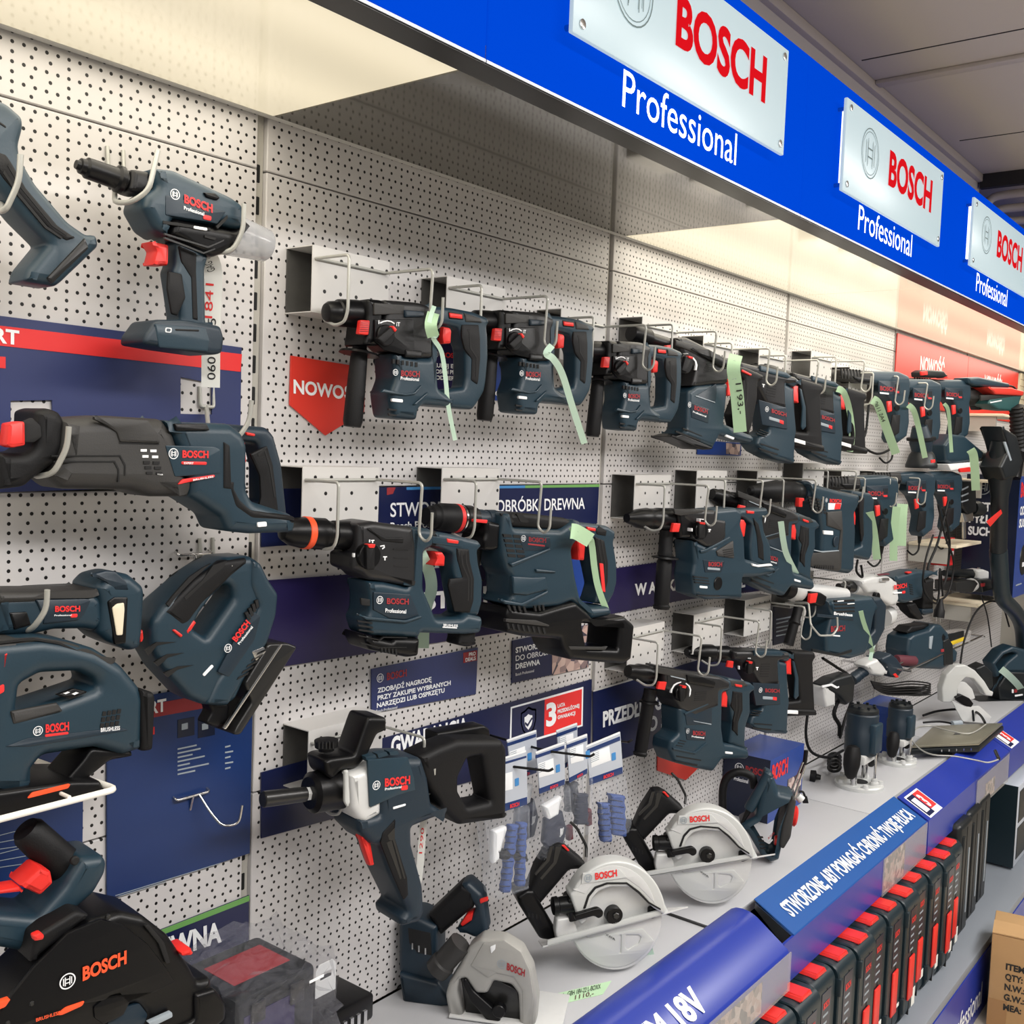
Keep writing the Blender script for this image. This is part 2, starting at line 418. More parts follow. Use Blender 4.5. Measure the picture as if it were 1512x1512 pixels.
# two fluorescent tubes behind each diffuser make it brighter along their lines
_wv = _nt.nodes.new('ShaderNodeMath'); _wv.operation = 'SINE'; _sc = _nt.nodes.new('ShaderNodeMath'); _sc.operation = 'MULTIPLY'; _sc.inputs[1].default_value = 2*math.pi/.21
_nt.links.new(_s.outputs[1], _sc.inputs[0]); _nt.links.new(_sc.outputs[0], _wv.inputs[0])
_w.inputs[1].default_value = .06; _w.inputs[2].default_value = PANEL_E
_nt.links.new(_wv.outputs[0], _w.inputs[0]); _nt.links.new(_w.outputs[0], _b.inputs['Emission Strength'])
pl = ['lit cream diffuser panel of the canopy over the rivet gun, nearest the camera', 'lit cream diffuser panel right of the dark glossy canopy panel', 'second lit diffuser panel right of the dark canopy panel', 'farthest lit diffuser panel, mirroring the red banner']
for k, (x0, x1) in enumerate(((-.95, 1.079), (2.124, 3.150), (3.155, 4.18), (4.185, 6.2))):
    tag(box('light_panel', 'lit_panel', x0, x1, .02, .4246, SOF, SOF+.01), pl[k], 'light panel', 'lit canopy panels')
# fascia
FZ0, FZ1 = 2.289, 2.612
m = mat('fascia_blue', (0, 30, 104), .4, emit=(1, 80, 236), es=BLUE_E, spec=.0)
mat('fascia_edge', (225, 230, 240), .4)
m = mat('sign_plate', (140, 152, 156), .3, emit=(212, 234, 240), es=.55)
mat('sign_letters', (110, 4, 10), .8, emit=(230, 10, 24), es=.72, spec=.03)
mat('sign_white', (250, 250, 250), .4, emit=(250, 252, 255), es=.9)
mat('emblem_line', (104, 124, 126), .5)
fl = ['bright blue fascia panel running off the top left of the photo', 'bright blue fascia panel carrying the largest nearest illuminated sign', 'bright blue fascia panel carrying the second illuminated sign', 'bright blue fascia panel carrying the third sign at the right edge']
for k in range(-1, 4):
    x0 = 1.058+k*1.0145; x1 = x0+1.0125
    f = thing('fascia_panel', fl[min(k+1, 3)], 'fascia panel', ((x0+x1)/2, -.47, FZ0), 'blue canopy fascia panels')
    if k == 3: f['label'] = 'farthest blue fascia panel beyond the third illuminated sign'
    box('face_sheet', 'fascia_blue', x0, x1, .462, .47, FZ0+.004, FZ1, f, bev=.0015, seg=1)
    box('bottom_edge', 'fascia_edge', x0, x1, .4690, .4702, FZ0, FZ0+.004, f)
    sx = k*1.0145-1.0145
    S = Vector((sx, 0, 0))
    text('Professional', 'sign_white', Vector((2.3956, -.47, 2.3225))+S, Vector((2.784, -.47, 2.3225))+S, Vector((2.3956, -.47, 2.378))+S, f, bold=.0, lift=.001)
    if k < 0: continue
    sl = ['largest nearest frosted sign plate with red lettering, cut by the top edge', 'second frosted sign plate, the middle one of the three illuminated', 'third frosted sign plate, cut by the right edge of the photo', 'fourth sign plate'][k]
    if k == 3: continue
    s = thing('sign_plate', sl, 'sign', ((x0+x1)/2, -.497, 2.375), 'illuminated sign plates')
    box('plate', 'sign_plate', 2.222+sx, 2.930+sx, .489, .497, 2.371, 2.566, s, bev=.002)
    box('light_box', 'sign_side', 2.262+sx, 2.895+sx, .471, .487, 2.398, 2.550, s)
    D = .497
    c8 = crop(800, 0, 1512/712)
    q = c8((1085, 575), (1219, 662), (1085, 470))
    A, B, C = [W(x, y, D) for x, y in q]; B.z = A.z; C.x = A.x
    text('BOSCH', 'sign_letters', A+S, B+S, C+S, s, bold=.035, lift=.0012)
    e = [W(x, y, D) for x, y in c8((1029, 482), (1056, 503), (1029, 400))]; e[1].z = e[0].z; e[2].x = e[0].x
    R = (e[2]-e[0]).length
    e[1] = e[0]+Vector((R, 0, 0))
    emblem('emblem_line', e[0]+S, e[1]+S, e[2]+S, s, .0012, .045)
    emblem('emblem_line', e[0]+S, e[0]+Vector((R*.86, 0, 0))+S, e[0]+Vector((0, 0, R*.86))+S, s, .0010, .03, 'emblem_ring')
    for xx in (2.243, 2.909):
        for zz in (2.388, 2.549):
            lathe('standoff', 'chrome', (xx+sx, -.470, zz), (xx+sx, -.5, zz), [(0, .0045), (.9, .0045), (.9, .007), (.98, .007), (1, .005)], s, 16)
# shelf boards
for k in range(-2, 5):
    x0 = (2.0995, 3.117)[0]+(k-1)*BAY
    b = box('shelf_board', 'shelf_grey', x0+.002, x0+BAY-.002,   .004, .343, .709, .735, bev=.002)
    tag(b, {-1: 'grey shelf board at the lower left under the dust case', 0: 'grey shelf board under the nearest circular saws', 1: 'grey shelf board under the planer and the far circular saw', 2: 'grey shelf board under the routers', 3: 'grey shelf board under the laptop and cables'}.get(k, 'grey shelf board at the far end of the counter'), 'shelf', 'counter shelf boards')
ch = box('shelf_channel', 'steel_dark', 2.0935, 2.1005, .02, .36, .728, .739); tag(ch, 'dark metal channel joining two grey shelf boards', 'channel')
tag(box('base_shelf', 'base_grey', -1, 7, 0, .578, .20, .23, bev=.003), 'lower grey base shelf carrying the upright tool cases', 'shelf')
pl_ = thing('plinth', 'blue plinth board at floor level under the tool cases', 'plinth', (3.0, -.575, 0))
box('board', 'strip_blue', -1, 7, .56, .580, 0, .199, pl_)
tag(box('shelf_back', 'case_black', -1, 7, .0, .03, .23, .709), kind='structure')
# plinth lettering, read going away from the camera
A, B, C = W(1421, 1511, .58), W(1449, 1472, .58), None
text('Professional', 'white_print', Vector((A.x-.14, -.58, .035)), Vector((B.x, -.58, .035)), Vector((A.x-.14, -.58, .108)), pl_, bold=.01)
# ================================================================== printed boards on the pegboard
def board(label, m, q, holes=(), d=.0045, name='poster', cat='poster', group=None, th=.003):
    q = pts(q) if isinstance(q, str) else q
    c = [W(x, y, d) for x, y in q]
    t = thing(name, label, cat, (sum(v.x for v in c)/len(c), -d+th, min(v.z for v in c)), group)
    plate('panel', m, [q]+[pts(h) for h in holes], d, d-th, t, bev=.0004, rnd=.0, res=0)
    return t
def patch(name, m, q, d, t, rnd=0):
    """printed patch lying on a board"""
    q = pts(q) if isinstance(q, str) else q
    return plate(name, m, q, d+.0007, d, t, bev=.0001, rnd=rnd, res=0, at=d)
D0 = .0045
# left bay
t = board('slate blue poster with a red band and cut-outs behind the black reciprocating saw', 'poster_slate', '-160,446 197,491 357,513 354,716 160,722 -160,732',
          ['16,592 77,591 78,625 77,680 16,684', '267,557 313,566 313,612 267,611'])
patch('red_band', 'red_print', '-160,462 357,523 355,549 -160,493', D0, t)
ptext('EXPERT', 'white_print', pts('-86,495 28,509 -86,474'), D0+.0008, t, bold=.03)
patch('red_label', 'red_print', '-30,524 8,527 8,544 -30,541', D0, t)
t = board('tall blue poster with a red band and spec lines behind the jigsaw', 'poster_bright', '158,1038 374,1000 369,1260 158,1329')
patch('red_band', 'dull_red_print', '158,1052 374,1012 374,1032 158,1072', D0, t)
ptext('EXPERT', 'white_print', pts('172,1064 245,1049 172,1046'), D0+.0008, t, bold=.03)
patch('red_label', 'red_print', '206,1078 228,1073 228,1084 206,1089', D0, t)
for i, w in enumerate((28, 34, 22, 40, 18, 46, 26)):
    y = 1105+i*6.2; ptext('Mmm mmmmm mmm'[:4+w//4], 'white_print' if i < 2 else 'grey_print', [(262, y+w*0), (262+w, y-w*.22), (262, y-4)], D0, t, bold=0) if False else patch('spec_line', 'grey_print', [(262, y), (262+w, y-w*.21), (262+w, y-w*.21+2.2), (262, y+2.2)], D0, t)
for i in range(5):
    y = 1102+i*8; patch('spec_value', 'grey_print', [(332, y), (340+i % 2*4, y-2), (340+i % 2*4, y+.2), (332, y+2.2)], D0, t)
for x in (262, 292):
    patch('pictogram', 'box_navy', [(x, 1063), (x+25, 1058), (x+25, 1085), (x, 1090)], D0, t)
    patch('pictogram_cube', 'grey_print', [(x+6, 1069), (x+15, 1067), (x+15, 1076), (x+6, 1078)], D0+.0008, t)
for (a, b, y) in ((175, 245, 1317), (170, 325, 1316)):
    patch('foot_line', 'grey_print', [(a, y+6), (b, y+6-(b-a)*.31), (b, y+7-(b-a)*.31), (a, y+7)], D0, t)
t = board('blue poster with a red band behind the jigsaw on the white wire rack', 'poster_bright', '-140,1122 124,1098 121,1335 -140,1410')
patch('red_band', 'red_print', '-140,1160 124,1118 124,1135 -140,1181', D0, t)
for i in range(6):
    y = 1232+i*9; patch('spec_line', 'grey_print', [(-20, y+6), (30+i % 3*20, y-7), (30+i % 3*20, y-6), (-20, y+7)], D0, t)
t = board('navy header board with green stripe and white letters above the plunge saw', 'poster_navy', '-60,1480 120,1419 368,1322 366,1520 -60,1650')
patch('green_stripe', 'green_stripe', '120,1419 368,1322 368,1330 120,1427', D0, t)
ptext('DREWNA', 'white_print', pts('196,1431 327,1389 195,1401'), D0+.0008, t, bold=.04)
# middle bay
t = board('red shield shaped novelty sign behind the side handle of the topmost left hammer', 'sign_red', '430,525 541,543 538,608 481,643 428,598', name='sign', cat='sign')
ptext('NOWOŚĆ', 'white_print', pts('433,580 535,592 433,561'), D0, t, bold=.03)
t = board('small violet promotion poster seen through the handle of the topmost left hammer', 'poster_violet', '626,494 692,502 690,585 625,580')
ptext('BOSCH', 'red_print', pts('652,527 683,530 652,520'), D0, t, bold=.03)
pemblem('white_print', 643, 523, 4, 5, D0, t)
for i, s in enumerate(('KUPUJ ELE', 'BOSCH PRO', 'I ODBIERAJ')):
    ptext(s, 'white_print', [(639, 542+i*9), (677, 544+i*9), (639, 536.2+i*9)], D0, t, bold=.03)
t = board('small blue information card between the first two hammers of the top row', 'box_blue', '716,528 746,534 744,592 716,590')
ptext('360', 'white_print', pts('727,583 738,584 727,577'), D0, t, bold=.03)
t = board('navy header board with a green and blue top stripe across the middle bay', 'poster_navy', '386,722 885,715 882,773 386,808')
patch('cyan_stripe', 'cyan_stripe', '600,719.2 775,716.8 775,720.6 600,723.4', D0, t)
patch('green_stripe', 'green_stripe', '775,716.8 885,715 885,719 775,720.6', D0, t)
patch('magenta_corner', 'dull_red_print', '571,720 584,719.6 580,729 571,731', D0, t)
ptext('STWORZONE DO OBRÓBKI DREWNA', 'white_print', pts('576,763 863,751 576,743'), D0, t, bold=.04)
ptext('Bosch Professional', 'white_print', pts('576,782 672,776 576,772'), D0, t, bold=.02)
t = board('wide violet band with large white letters behind the two big middle hammers', 'poster_violet', '394,857 824,826 820,922 395,988')
ptext('SYSTEM', 'white_print', pts('588,903 704,892 588,879'), D0, t, bold=.04); ptext('18V', 'white_print', pts('713,891 762,886.5 713,867'), D0, t, bold=.04)
t = board('bright blue board seen through the handle of the biggest middle hammer', 'box_blue', '824,812 879,806 875,910 820,918')
t = board('wood working picture board under the biggest hammer of the middle row', 'poster_navy', '757,946 870,922 869,985 756,1009')
for i, s in enumerate(('STWORZONE', 'DO OBRÓBKI', 'DREWNA')):
    y = 965+i*12
    ptext(s, 'white_print', [(761, y-1), (761+(52, 53, 36)[i], y-1-(52, 53, 36)[i]*.2), (761, y-8.6)], D0, t, bold=.03)
ptext('Bosch Professional', 'white_print', pts('761,998 788,992 761,994'), D0, t, bold=0)
mat('photo_print', (150, 130, 124), .4)
nt = MATS['photo_print'].node_tree; v = nt.nodes.new('ShaderNodeTexVoronoi'); v.inputs['Scale'].default_value = 55
tcn = nt.nodes.new('ShaderNodeTexCoord'); cr = nt.nodes.new('ShaderNodeValToRGB'); nt.links.new(tcn.outputs['Object'], v.inputs['Vector']); nt.links.new(v.outputs['Color'], cr.inputs[0])
for p, c in zip((0, .35, .6, 1), ((20, 18, 22), (70, 66, 80), (190, 160, 150), (225, 214, 206))):
    e = cr.color_ramp.elements[0] if p == 0 else cr.color_ramp.elements.new(p) if p < 1 else cr.color_ramp.elements[-1]
    e.position = p; e.color = (*lin(c), 1)
nt.links.new(cr.outputs[0], nt.nodes['Principled BSDF'].inputs['Base Color'])
patch('workshop_photo', 'photo_print', '815,934 870,922 869,985 815,997', D0, t)
t = board('blue prize promotion board with a small red corner label', 'poster_slate', '549,988 706,956 703,1025 549,1053')
ptext('BOSCH', 'dull_red_print', pts('571,1004 600,998 571,994'), D0, t, bold=.03)
pemblem('white_print', 561, 1001, 5, 6.5, D0, t, slope=-.2)
for i, (s, x0, x1, y0, y1) in enumerate((('ZDOBĄDŹ NAGRODĘ', 557, 637, 1023, 1006), ('PRZY ZAKUPIE WYBRANYCH', 557, 665, 1034, 1011), ('NARZĘDZI LUB OSPRZĘTU', 556, 656, 1045, 1022))):
    ptext(s, 'white_print', [(x0, y0), (x1, y1), (x0, y0-6.6)], D0, t, bold=.03)
patch('corner_label', 'dull_red_print', '684,964 704,960 704,975 684,979', D0, t)
ptext('PRO', 'white_print', pts('692,969 702,967 692,964'), D0+.0008, t, bold=.03); ptext('DEALS', 'white_print', pts('687,977 702,974 687,972'), D0+.0008, t, bold=.03)
ptext('Bosch Professional', 'white_print', pts('555,1052 586,1046 555,1048'), D0, t, bold=0)
t = board('navy warranty band with a shield badge behind the mixer and glove packs', 'poster_navy', '386,1141 874,1003 872,1106 386,1238')
ptext('GWARANCJA', 'white_print', pts('577,1115 690,1083 577,1090'), D0, t, bold=.04)
patch('badge_frame', 'white_print', '754,1044 861,1014 860,1072 752,1105', D0, t)
patch('badge_field', 'poster_navy', '756,1046 804,1033 803,1086 755,1101', D0+.0008, t)
patch('badge_red_field', 'red_print', '804,1033 859,1017.5 858,1070 803,1086', D0+.0008, t)
ptext('3', 'white_print', pts('806,1072 821,1068 806,1041'), D0+.0016, t, bold=.04)
for s, y0, x1, y1 in (('LATA', 1045, 834, 1042), ('PRZEDŁUŻONEJ', 1053.5, 855, 1044), ('GWARANCJI', 1062, 849, 1055)):
    ptext(s, 'white_print', [(823, y0), (x1, y1), (823, y0-5)], D0+.0016, t, bold=.03)
sh = [(0, -1), (.5, -.8), (.95, -.72), (.95, 0), (.7, .5), (0, 1), (-.7, .5), (-.95, 0), (-.95, -.72), (-.5, -.8)]
for nm, m_, r, dd in (('shield_outline', 'white_print', 1, .0008), ('shield_field', 'poster_navy', .85, .0014), ('shield_core', 'white_print', .5, .002)):
    patch(nm, m_, [(780+x*12*r, 1066+y*23*r-x*12*r*.28) for x, y in sh], D0+dd, t)
patch('check_mark', 'poster_navy', '775.5,1066 779,1069 785,1059 786,1061 779,1073 775,1069', D0+.003, t)
# right bays
t = board('violet band with white letters behind the second row hammers', 'poster_violet', '896,841 1010,825 1126,822 1124,872 1010,886 896,908')
ptext('W APLIKACJI', 'white_print', pts('937,879 1020,868 937,863'), D0, t, bold=.04)
t = board('small navy board between the second row hammer bodies', 'poster_navy', '1086,842 1188,822 1186,862 1085,874', d=.009)
ptext('EL', 'white_print', pts('1087,869 1100,866 1087,852'), .009, t, bold=.03)
t = board('navy warranty band behind the two lower right hammers', 'poster_navy', '876,1022 937,1004 1095,955 1094,1040 975,1101 876,1136', name='poster')
patch('pale_edge', 'sheet_metal', '876,1019 937,1001 937,1003.5 876,1021.5', D0-.002, t)
ptext('PRZEDŁUŻ GWARANCJĘ', 'white_print', pts('890,1073 1045,1024 890,1052'), D0, t, bold=.04)
ptext('DO 3 LAT', 'white_print', pts('944,1084 1016,1062 944,1064'), D0, t, bold=.04)
t = board('red shield sign whose tip hangs below the lowest hammer', 'sign_red', '972,1080 1050,1060 1048,1118 1013,1152 971,1138', d=.0045, name='sign', cat='sign')
t = board('small blue picture card under the tilted hammer of the top row', 'box_blue', '1030,650 1095,654 1094,673 1030,671')
patch('photo_strip', 'photo_print', '1072,654 1093,656 1092,672 1072,670', D0, t)
t = board('dark picture board with small white text behind the demolition hammer', 'box_navy', '1143,896 1176,888 1174,945 1142,953')
for i in range(5): patch('text_line', 'grey_print', [(1146, 914+i*6), (1172-i % 2*6, 909+i*6), (1172-i % 2*6, 911+i*6), (1146, 916+i*6)], D0, t)
# the red banner over the far bays
for i, (x0, x1, lb) in enumerate(((bx(3)+.006, bx(4)-.002, 'red novelty banner above the corded drills, nearer of the two'), (bx(4)+.002, bx(5)-.03, 'second red novelty banner farther right over the polisher'))):
    t = thing('banner', lb, 'banner', ((x0+x1)/2, -.004, 2.02), 'red novelty banners')
    box('panel', 'sign_red', x0, x1, .002, .006, 2.02, 2.288, t)
    text('NOWOŚĆ' if i == 0 else 'NOWOŚĆ!', 'white_print', (x0+.30, -.006, 2.165), (x0+.64, -.006, 2.165), (x0+.30, -.006, 2.225), t, bold=.03)
# ================================================================== traced tools: outlines read from the photo on the tool's own upright mid-plane, then given real thickness
class Tool:
    def __init__(s, name, label, cat, k, anchor, d, half, ang=0, group=None, org=None):
        a = math.radians(ang); s.k = k
        if org is not None: s.O = Vector(org)
        else:
            q = k(anchor)[0] if k else anchor; s.O = W(q[0], q[1], d)
        s.U = Vector((math.cos(a), -math.sin(a), 0)); s.N = Vector((-math.sin(a), -math.cos(a), 0)); s.Z = Vector((0, 0, 1)); s.half = half
        s.t = thing(name, label, cat, s.O, group); s.last = None
    def loc(s, q, h=0):
        """pixel -> (u, v) on the plane at height h in front of the mid-plane"""
        x, y = s.k(q)[0] if s.k else q
        v = ray(x, y); p = CO+v*((s.O+s.N*h-CO).dot(s.N)/v.dot(s.N)); r = p-s.O
        return r.dot(s.U), r.z
    def w(s, u, v, h=0): return s.O+s.U*u+s.Z*v+s.N*h
    def P(s, x, y, h=0):
        u, v = s.loc((x, y), h); return s.w(u, v, h)
    def scale(s, h=0):
        """metres per crop unit at the anchor"""
        x, y = 0, 0
        c = CO-(s.O+s.N*h); dep = (s.O-CO).dot(CF)
        k1 = s.k((0, 0), (1, 0)) if s.k else [(0, 0), (1, 0)]
        return dep/F_PX*abs(k1[1][0]-k1[0][0])
    def _pl(s, part, m, txt, h0, h1, at, bev, rnd, res, holes, parent):
        L = []
        for t in [txt]+list(holes): L.append([s.loc(q, at) for q in (pts(t) if isinstance(t, str) else t)])
        me = plate_mesh(L, h0, h1, bev, res, rnd)
        me.transform(Matrix(((s.U.x, -s.N.x, 0, s.O.x), (s.U.y, -s.N.y, 0, s.O.y), (0, 0, 1, s.O.z), (0, 0, 0, 1))))
        return link(part, me, m, parent or s.t)
    def B(s, part, m, txt, half=None, bev=.009, rnd=.005, holes=(), off=0, parent=None, res=3):
        """solid slab centred on the mid-plane"""
        h = s.half if half is None else half
        s.last = s._pl(part, m, txt, off+h, off-h, off, bev, rnd, res, holes, parent); return s.last
    def F(s, part, m, txt, h=.002, base=None, bev=.0008, rnd=.002, holes=(), parent=None, deep=.004):
        """raised or printed patch on the front face"""
        b = s.half if base is None else base
        return s._pl(part, m, txt, b+h, b-deep, b+h, bev, rnd, 1, holes, parent)
    def L(s, part, m, p0, p1, prof, off=0, n=28, parent=None, ru=None):
        """turned piece along p0 -> p1; radii in crop units"""
        sc = s.scale(off) if ru is None else ru
        return lathe(part, m, s.P(*p0, off), s.P(*p1, off), [(t, r*sc) for t, r in prof], parent or s.t, n)
    def D(s, part, m, c, r, h=.008, base=None, n=28, parent=None, rim=.0015, ru=None):
        """round knob facing the viewer"""
        b = s.half if base is None else base; sc = s.scale(b) if ru is None else ru; R = r*sc
        u, v = s.loc(c, b+h); H = h+.003; q = min(rim/H, .4)
        return lathe(part, m, s.w(u, v, b-.003), s.w(u, v, b+h), [(0, R), (1-q, R), (1, max(R-rim, R*.6))], parent or s.t, n)
    def T(s, body, m, a, b, c, base=None, bold=.02, lift=.0012, parent=None, name='lettering'):
        h = s.half if base is None else base
        return text(body, m, s.P(*a, h), s.P(*b, h), s.P(*c, h), parent or s.t, lift, bold, name)
    def E(s, m, c, r, base=None, lift=.0012, w=.16, slope=0):
        h = s.half if base is None else base
        A = s.P(*c, h); R = r*s.scale(h)
        return emblem(m, A, A+s.U*R, A+s.Z*R, s.t, lift, w)
    def rod(s, part, m, q, r, h=0, parent=None, n=8, sm=0, bend=0):
        """wire through (x, y[, h]) crop points"""
        return tube(part, m, [s.P(p[0], p[1], p[2] if len(p) > 2 else h) for p in q], r, parent or s.t, n, sm, bend)
    def rib(s, part, m, quads, h=.0015, base=None, deep=.003):
        """a row of like grooves or bars as one piece of the surface pattern"""
        b = s.half if base is None else base; bm = bmesh.new()
        for q in quads:
            q = pts(q) if isinstance(q, str) else q
            f = [bm.verts.new(s.w(*s.loc(p, b+h), b+h)) for p in q]; g = [bm.verts.new(s.w(*s.loc(p, b+h), b-deep)) for p in q]; n = len(q)
            bm.faces.new(f); bm.faces.new(g)
            for i in range(n): bm.faces.new((f[i], f[(i+1) % n], g[(i+1) % n], g[i]))
        return link(part, bm_mesh(bm), m, s.t)
def bars(x0, y0, dx, dy, n, w, h, sk=0, sy=0):
    """n parallelograms stepping by (dx, dy)"""
    return [[(x0+i*dx, y0+i*dy), (x0+i*dx+w, y0+i*dy+sy), (x0+i*dx+w+sk, y0+i*dy+h+sy), (x0+i*dx+sk, y0+i*dy+h)] for i in range(n)]
def tape(name, label, m, path, width, group=None, writing=None, cat='price label', updir=None):
    """paper strip hanging along a path of world points; writing: list of (text, t0, t1, colour)"""
    P = smooth_path(path, 6); bm = bmesh.new(); rows = []
    for i, p in enumerate(P):
        a = P[max(i-1, 0)]; b = P[min(i+1, len(P)-1)]; t = (b-a).normalized(); view = (CO-p).normalized()
        s = t.cross(view); s = s.normalized() if s.length > 1e-6 else Vector((1, 0, 0))
        s = (s*.8+Vector(updir)*.2).normalized() if updir else s
        n = s.cross(t).normalized()*.0004
        rows.append([bm.verts.new(p+s*width/2+n), bm.verts.new(p-s*width/2+n), bm.verts.new(p-s*width/2-n), bm.verts.new(p+s*width/2-n)])
    for a, b in zip(rows, rows[1:]):
        for j in range(4): bm.faces.new((a[j], a[(j+1) % 4], b[(j+1) % 4], b[j]))
    bm.faces.new(rows[0]); bm.faces.new(rows[-1])
    org = P[0]; t = thing(name, label, cat, org, group)
    link('strip', bm_mesh(bm), m, t)
    for body, t0, t1, col, side in (writing or []):
        n = len(P)-1; a, b = P[int(t0*n)], P[int(t1*n)]; d = (b-a); v = (CO-a).normalized(); s = d.cross(v).normalized()
        up = -s if True else s
        A = a+s*width*(side+.3)*.5; B = b+s*width*(side+.3)*.5
        nrm = (B-A).cross(up)
        text(body, col, A, B, A+up*width*.42, t, .0012, .0, 'handwriting')
    return t
# ------------------------------------------------------------------ hanging brackets: a folded perforated box with a wire cradle
def bracket_mesh():
    w, h, dp, th = .172, .106, .065, .0016
    bm = bmesh.new()
    box_bm(bm, (0, -dp, 0), (w, -dp+th, h)); box_bm(bm, (0, -dp+th, h-th), (w, -.001, h)); box_bm(bm, (0, -dp+th, 0), (w, -.001, th)); 
    return bm
pegboard('bracket_sheet', (204, 202, 199), 0, 0)
def sparse_holes():
    m = MATS['bracket_sheet']; nt = m.node_tree
    for n in list(nt.nodes):
        if n.type == 'NEW_GEOMETRY': g = n
    tc = nt.nodes.new('ShaderNodeTexCoord'); add = nt.nodes.new('ShaderNodeVectorMath'); add.operation = 'MULTIPLY_ADD'
    add.inputs[1].default_value = (.44, 1, .47); add.inputs[2].default_value = (.0035, 0, .0082)
    nt.links.new(tc.outputs['Object'], add.inputs[0])
    for l in list(nt.links):
        if l.from_node == g: s = l.to_socket; nt.links.remove(l); nt.links.new(add.outputs[0], s)
    for n in nt.nodes:
        if n.type == 'MAP_RANGE': n.inputs[1].default_value = .0013; n.inputs[2].default_value = .0017
sparse_holes()
mat('bracket_inner_shade', (78, 77, 75), .35, noise=.25, nscale=60)  # shade inside the brackets, put into a dark colour
br0 = None
def bracket(label, x, z, left=.1, right=.178, dx_right=.0, drop=.07, group='perforated hanging brackets'):
    """x, z: front upper left corner"""
    global br0
    if br0 is None:
        t = thing('wall_bracket', label, 'bracket', (x, 0, z-.106), group); br0 = t
        bm = bracket_mesh(); bmesh.ops.translate(bm, vec=(x, 0, z-.106), verts=bm.verts)
        link('bracket_box', bm_mesh(bm, ang=.4), 'bracket_sheet', t)
        box('inner_shade_sheet', 'bracket_inner_shade', x+.0005, x+.1715, .001, .003, z-.104, z-.002, t)  # dark sheet added so the unlit inside of the box reads dark
        zz = z-.021; r = .0026
        tube('cradle_wire', 'wire_grey', [(x+.006, -.068, zz), (x+.162, -.068, zz)], r, t)
        tube('front_hook', 'wire_grey', [(x+.006, -.066, zz), (x+.006, -.143, zz), (x+.006, -.143, zz-.086), (x+.006, -.136, zz-.103), (x+.006, -.115, zz-.108), (x+.006, -.09, zz-.098)], r, t, bend=.008)
        tube('rear_hook', 'wire_grey', [(x+.162, -.066, zz), (x+.162, -.176, zz), (x+.168, -.166, zz-.088), (x+.168, -.182, zz-.099), (x+.166, -.196, zz-.088), (x+.162, -.200, zz-.048)], r, t, bend=.01)
        return t
    return clone(br0, label=label, loc=(x, 0, z-.106))
# ================================================================== brackets of the three rows
bracket('grey perforated bracket at the left end of the top row', 1.1272, 2.1053)
bracket('grey perforated bracket holding the second top row hammer', 1.4486, 2.1040)
bracket('grey perforated bracket holding the third top row hammer at the panel joint', 1.811, 2.0905)
bracket('grey perforated bracket behind the tilted hammer chuck', 2.139, 2.1124)
bracket('grey perforated bracket above the big green price strip', 2.4454, 2.1004)
bracket('grey perforated bracket of the sixth top row tool', 2.7801, 2.099)
bracket('grey perforated bracket over the first corded drill', 3.1545, 2.1282)
bracket('grey perforated bracket over the second corded drill, half hidden', 3.49, 2.105)
bracket('grey perforated bracket over the third corded drill', 3.82, 2.105)
bracket('grey perforated bracket at the left end of the middle row', 1.1179, 1.7526)
bracket('grey perforated bracket holding the biggest hammer of the middle row', 1.4522, 1.7527)
bracket('grey perforated bracket right of the panel joint, middle row', 2.1375, 1.7398)
bracket('grey perforated bracket over the second right-hand hammer of the middle row', 2.4455, 1.7517)
bracket('grey perforated bracket behind the round-nosed breaker drill, middle row', 2.8108, 1.7522)
bracket('grey perforated bracket over the second tier corded drills, middle row', 3.14, 1.7785)
bracket('grey perforated bracket over the second tier drills, next to the last', 3.47, 1.755)
bracket('grey perforated bracket over the second tier drills, last one', 3.80, 1.755)
bracket('lowest perforated bracket left, beside the black carrying frame', 2.1398, 1.3703)
bracket('lowest perforated bracket, middle one of three', 2.4685, 1.3707)
bracket('lowest perforated bracket, right one of three', 2.7756, 1.3803)
bracket('grey perforated bracket behind the paddle mixer', 1.1445, 1.3171)
bracket('grey perforated bracket behind the white core drill', 3.10, 1.43)
# ================================================================== compact hammer with side handle (first three of the top row)
k = crop(460, 340, 5.0385)
HA = Tool('rotary_hammer', 'cordless hammer at the left end of the top row, thin curled green tape', 'rotary hammer', k, (560, 780), .118, .034, 9, 'compact hammers of the top row')
t = HA
t.B('body', 'blue_plastic', '740,558 830,566 846,640 848,880 866,1180 985,1250 975,1318 750,1300 718,1330 705,1412 530,1395 512,1300 502,1210 522,1165 545,1100 530,915 700,950 800,955 800,650', bev=.012)
t.B('handle', 'blue_plastic', '815,566 870,570 1000,582 1150,610 1262,655 1275,690 1255,720 1264,800 1266,950 1250,1130 1235,1205 1185,1290 1150,1335 985,1320 850,1308 830,1200 815,900', half=.021, bev=.009,
    holes=['846,702 950,708 1045,730 1078,850 1094,890 1096,1100 1080,1170 884,1194 866,1150 852,900'])
t.B('gear_housing', 'housing_black', '455,527 690,545 750,556 838,595 838,655 812,700 815,955 700,958 530,905 470,840 445,780 460,640', half=.036, bev=.01)
t.F('top_cover', 'brown_rubber', '468,540 690,556 690,622 468,628', h=.001, base=.036)
t.F('gear_panel', 'black_plastic', '472,662 760,662 770,925 690,925 548,893 472,822', h=.003, base=.035, bev=.002)
t.F('clip', 'deep_blue_plastic', '695,592 838,602 848,645 702,648', h=.006, base=.035, bev=.003)
t.F('clip', 'black_plastic', '700,885 830,898 826,950 700,945', h=.005, base=.035, bev=.003)
t.L('chuck', 'black_plastic', (100, 608), (340, 622), [(0, 40), (.03, 62), (.12, 78), (.36, 84), (.4, 96), (.5, 99), (1, 101)])
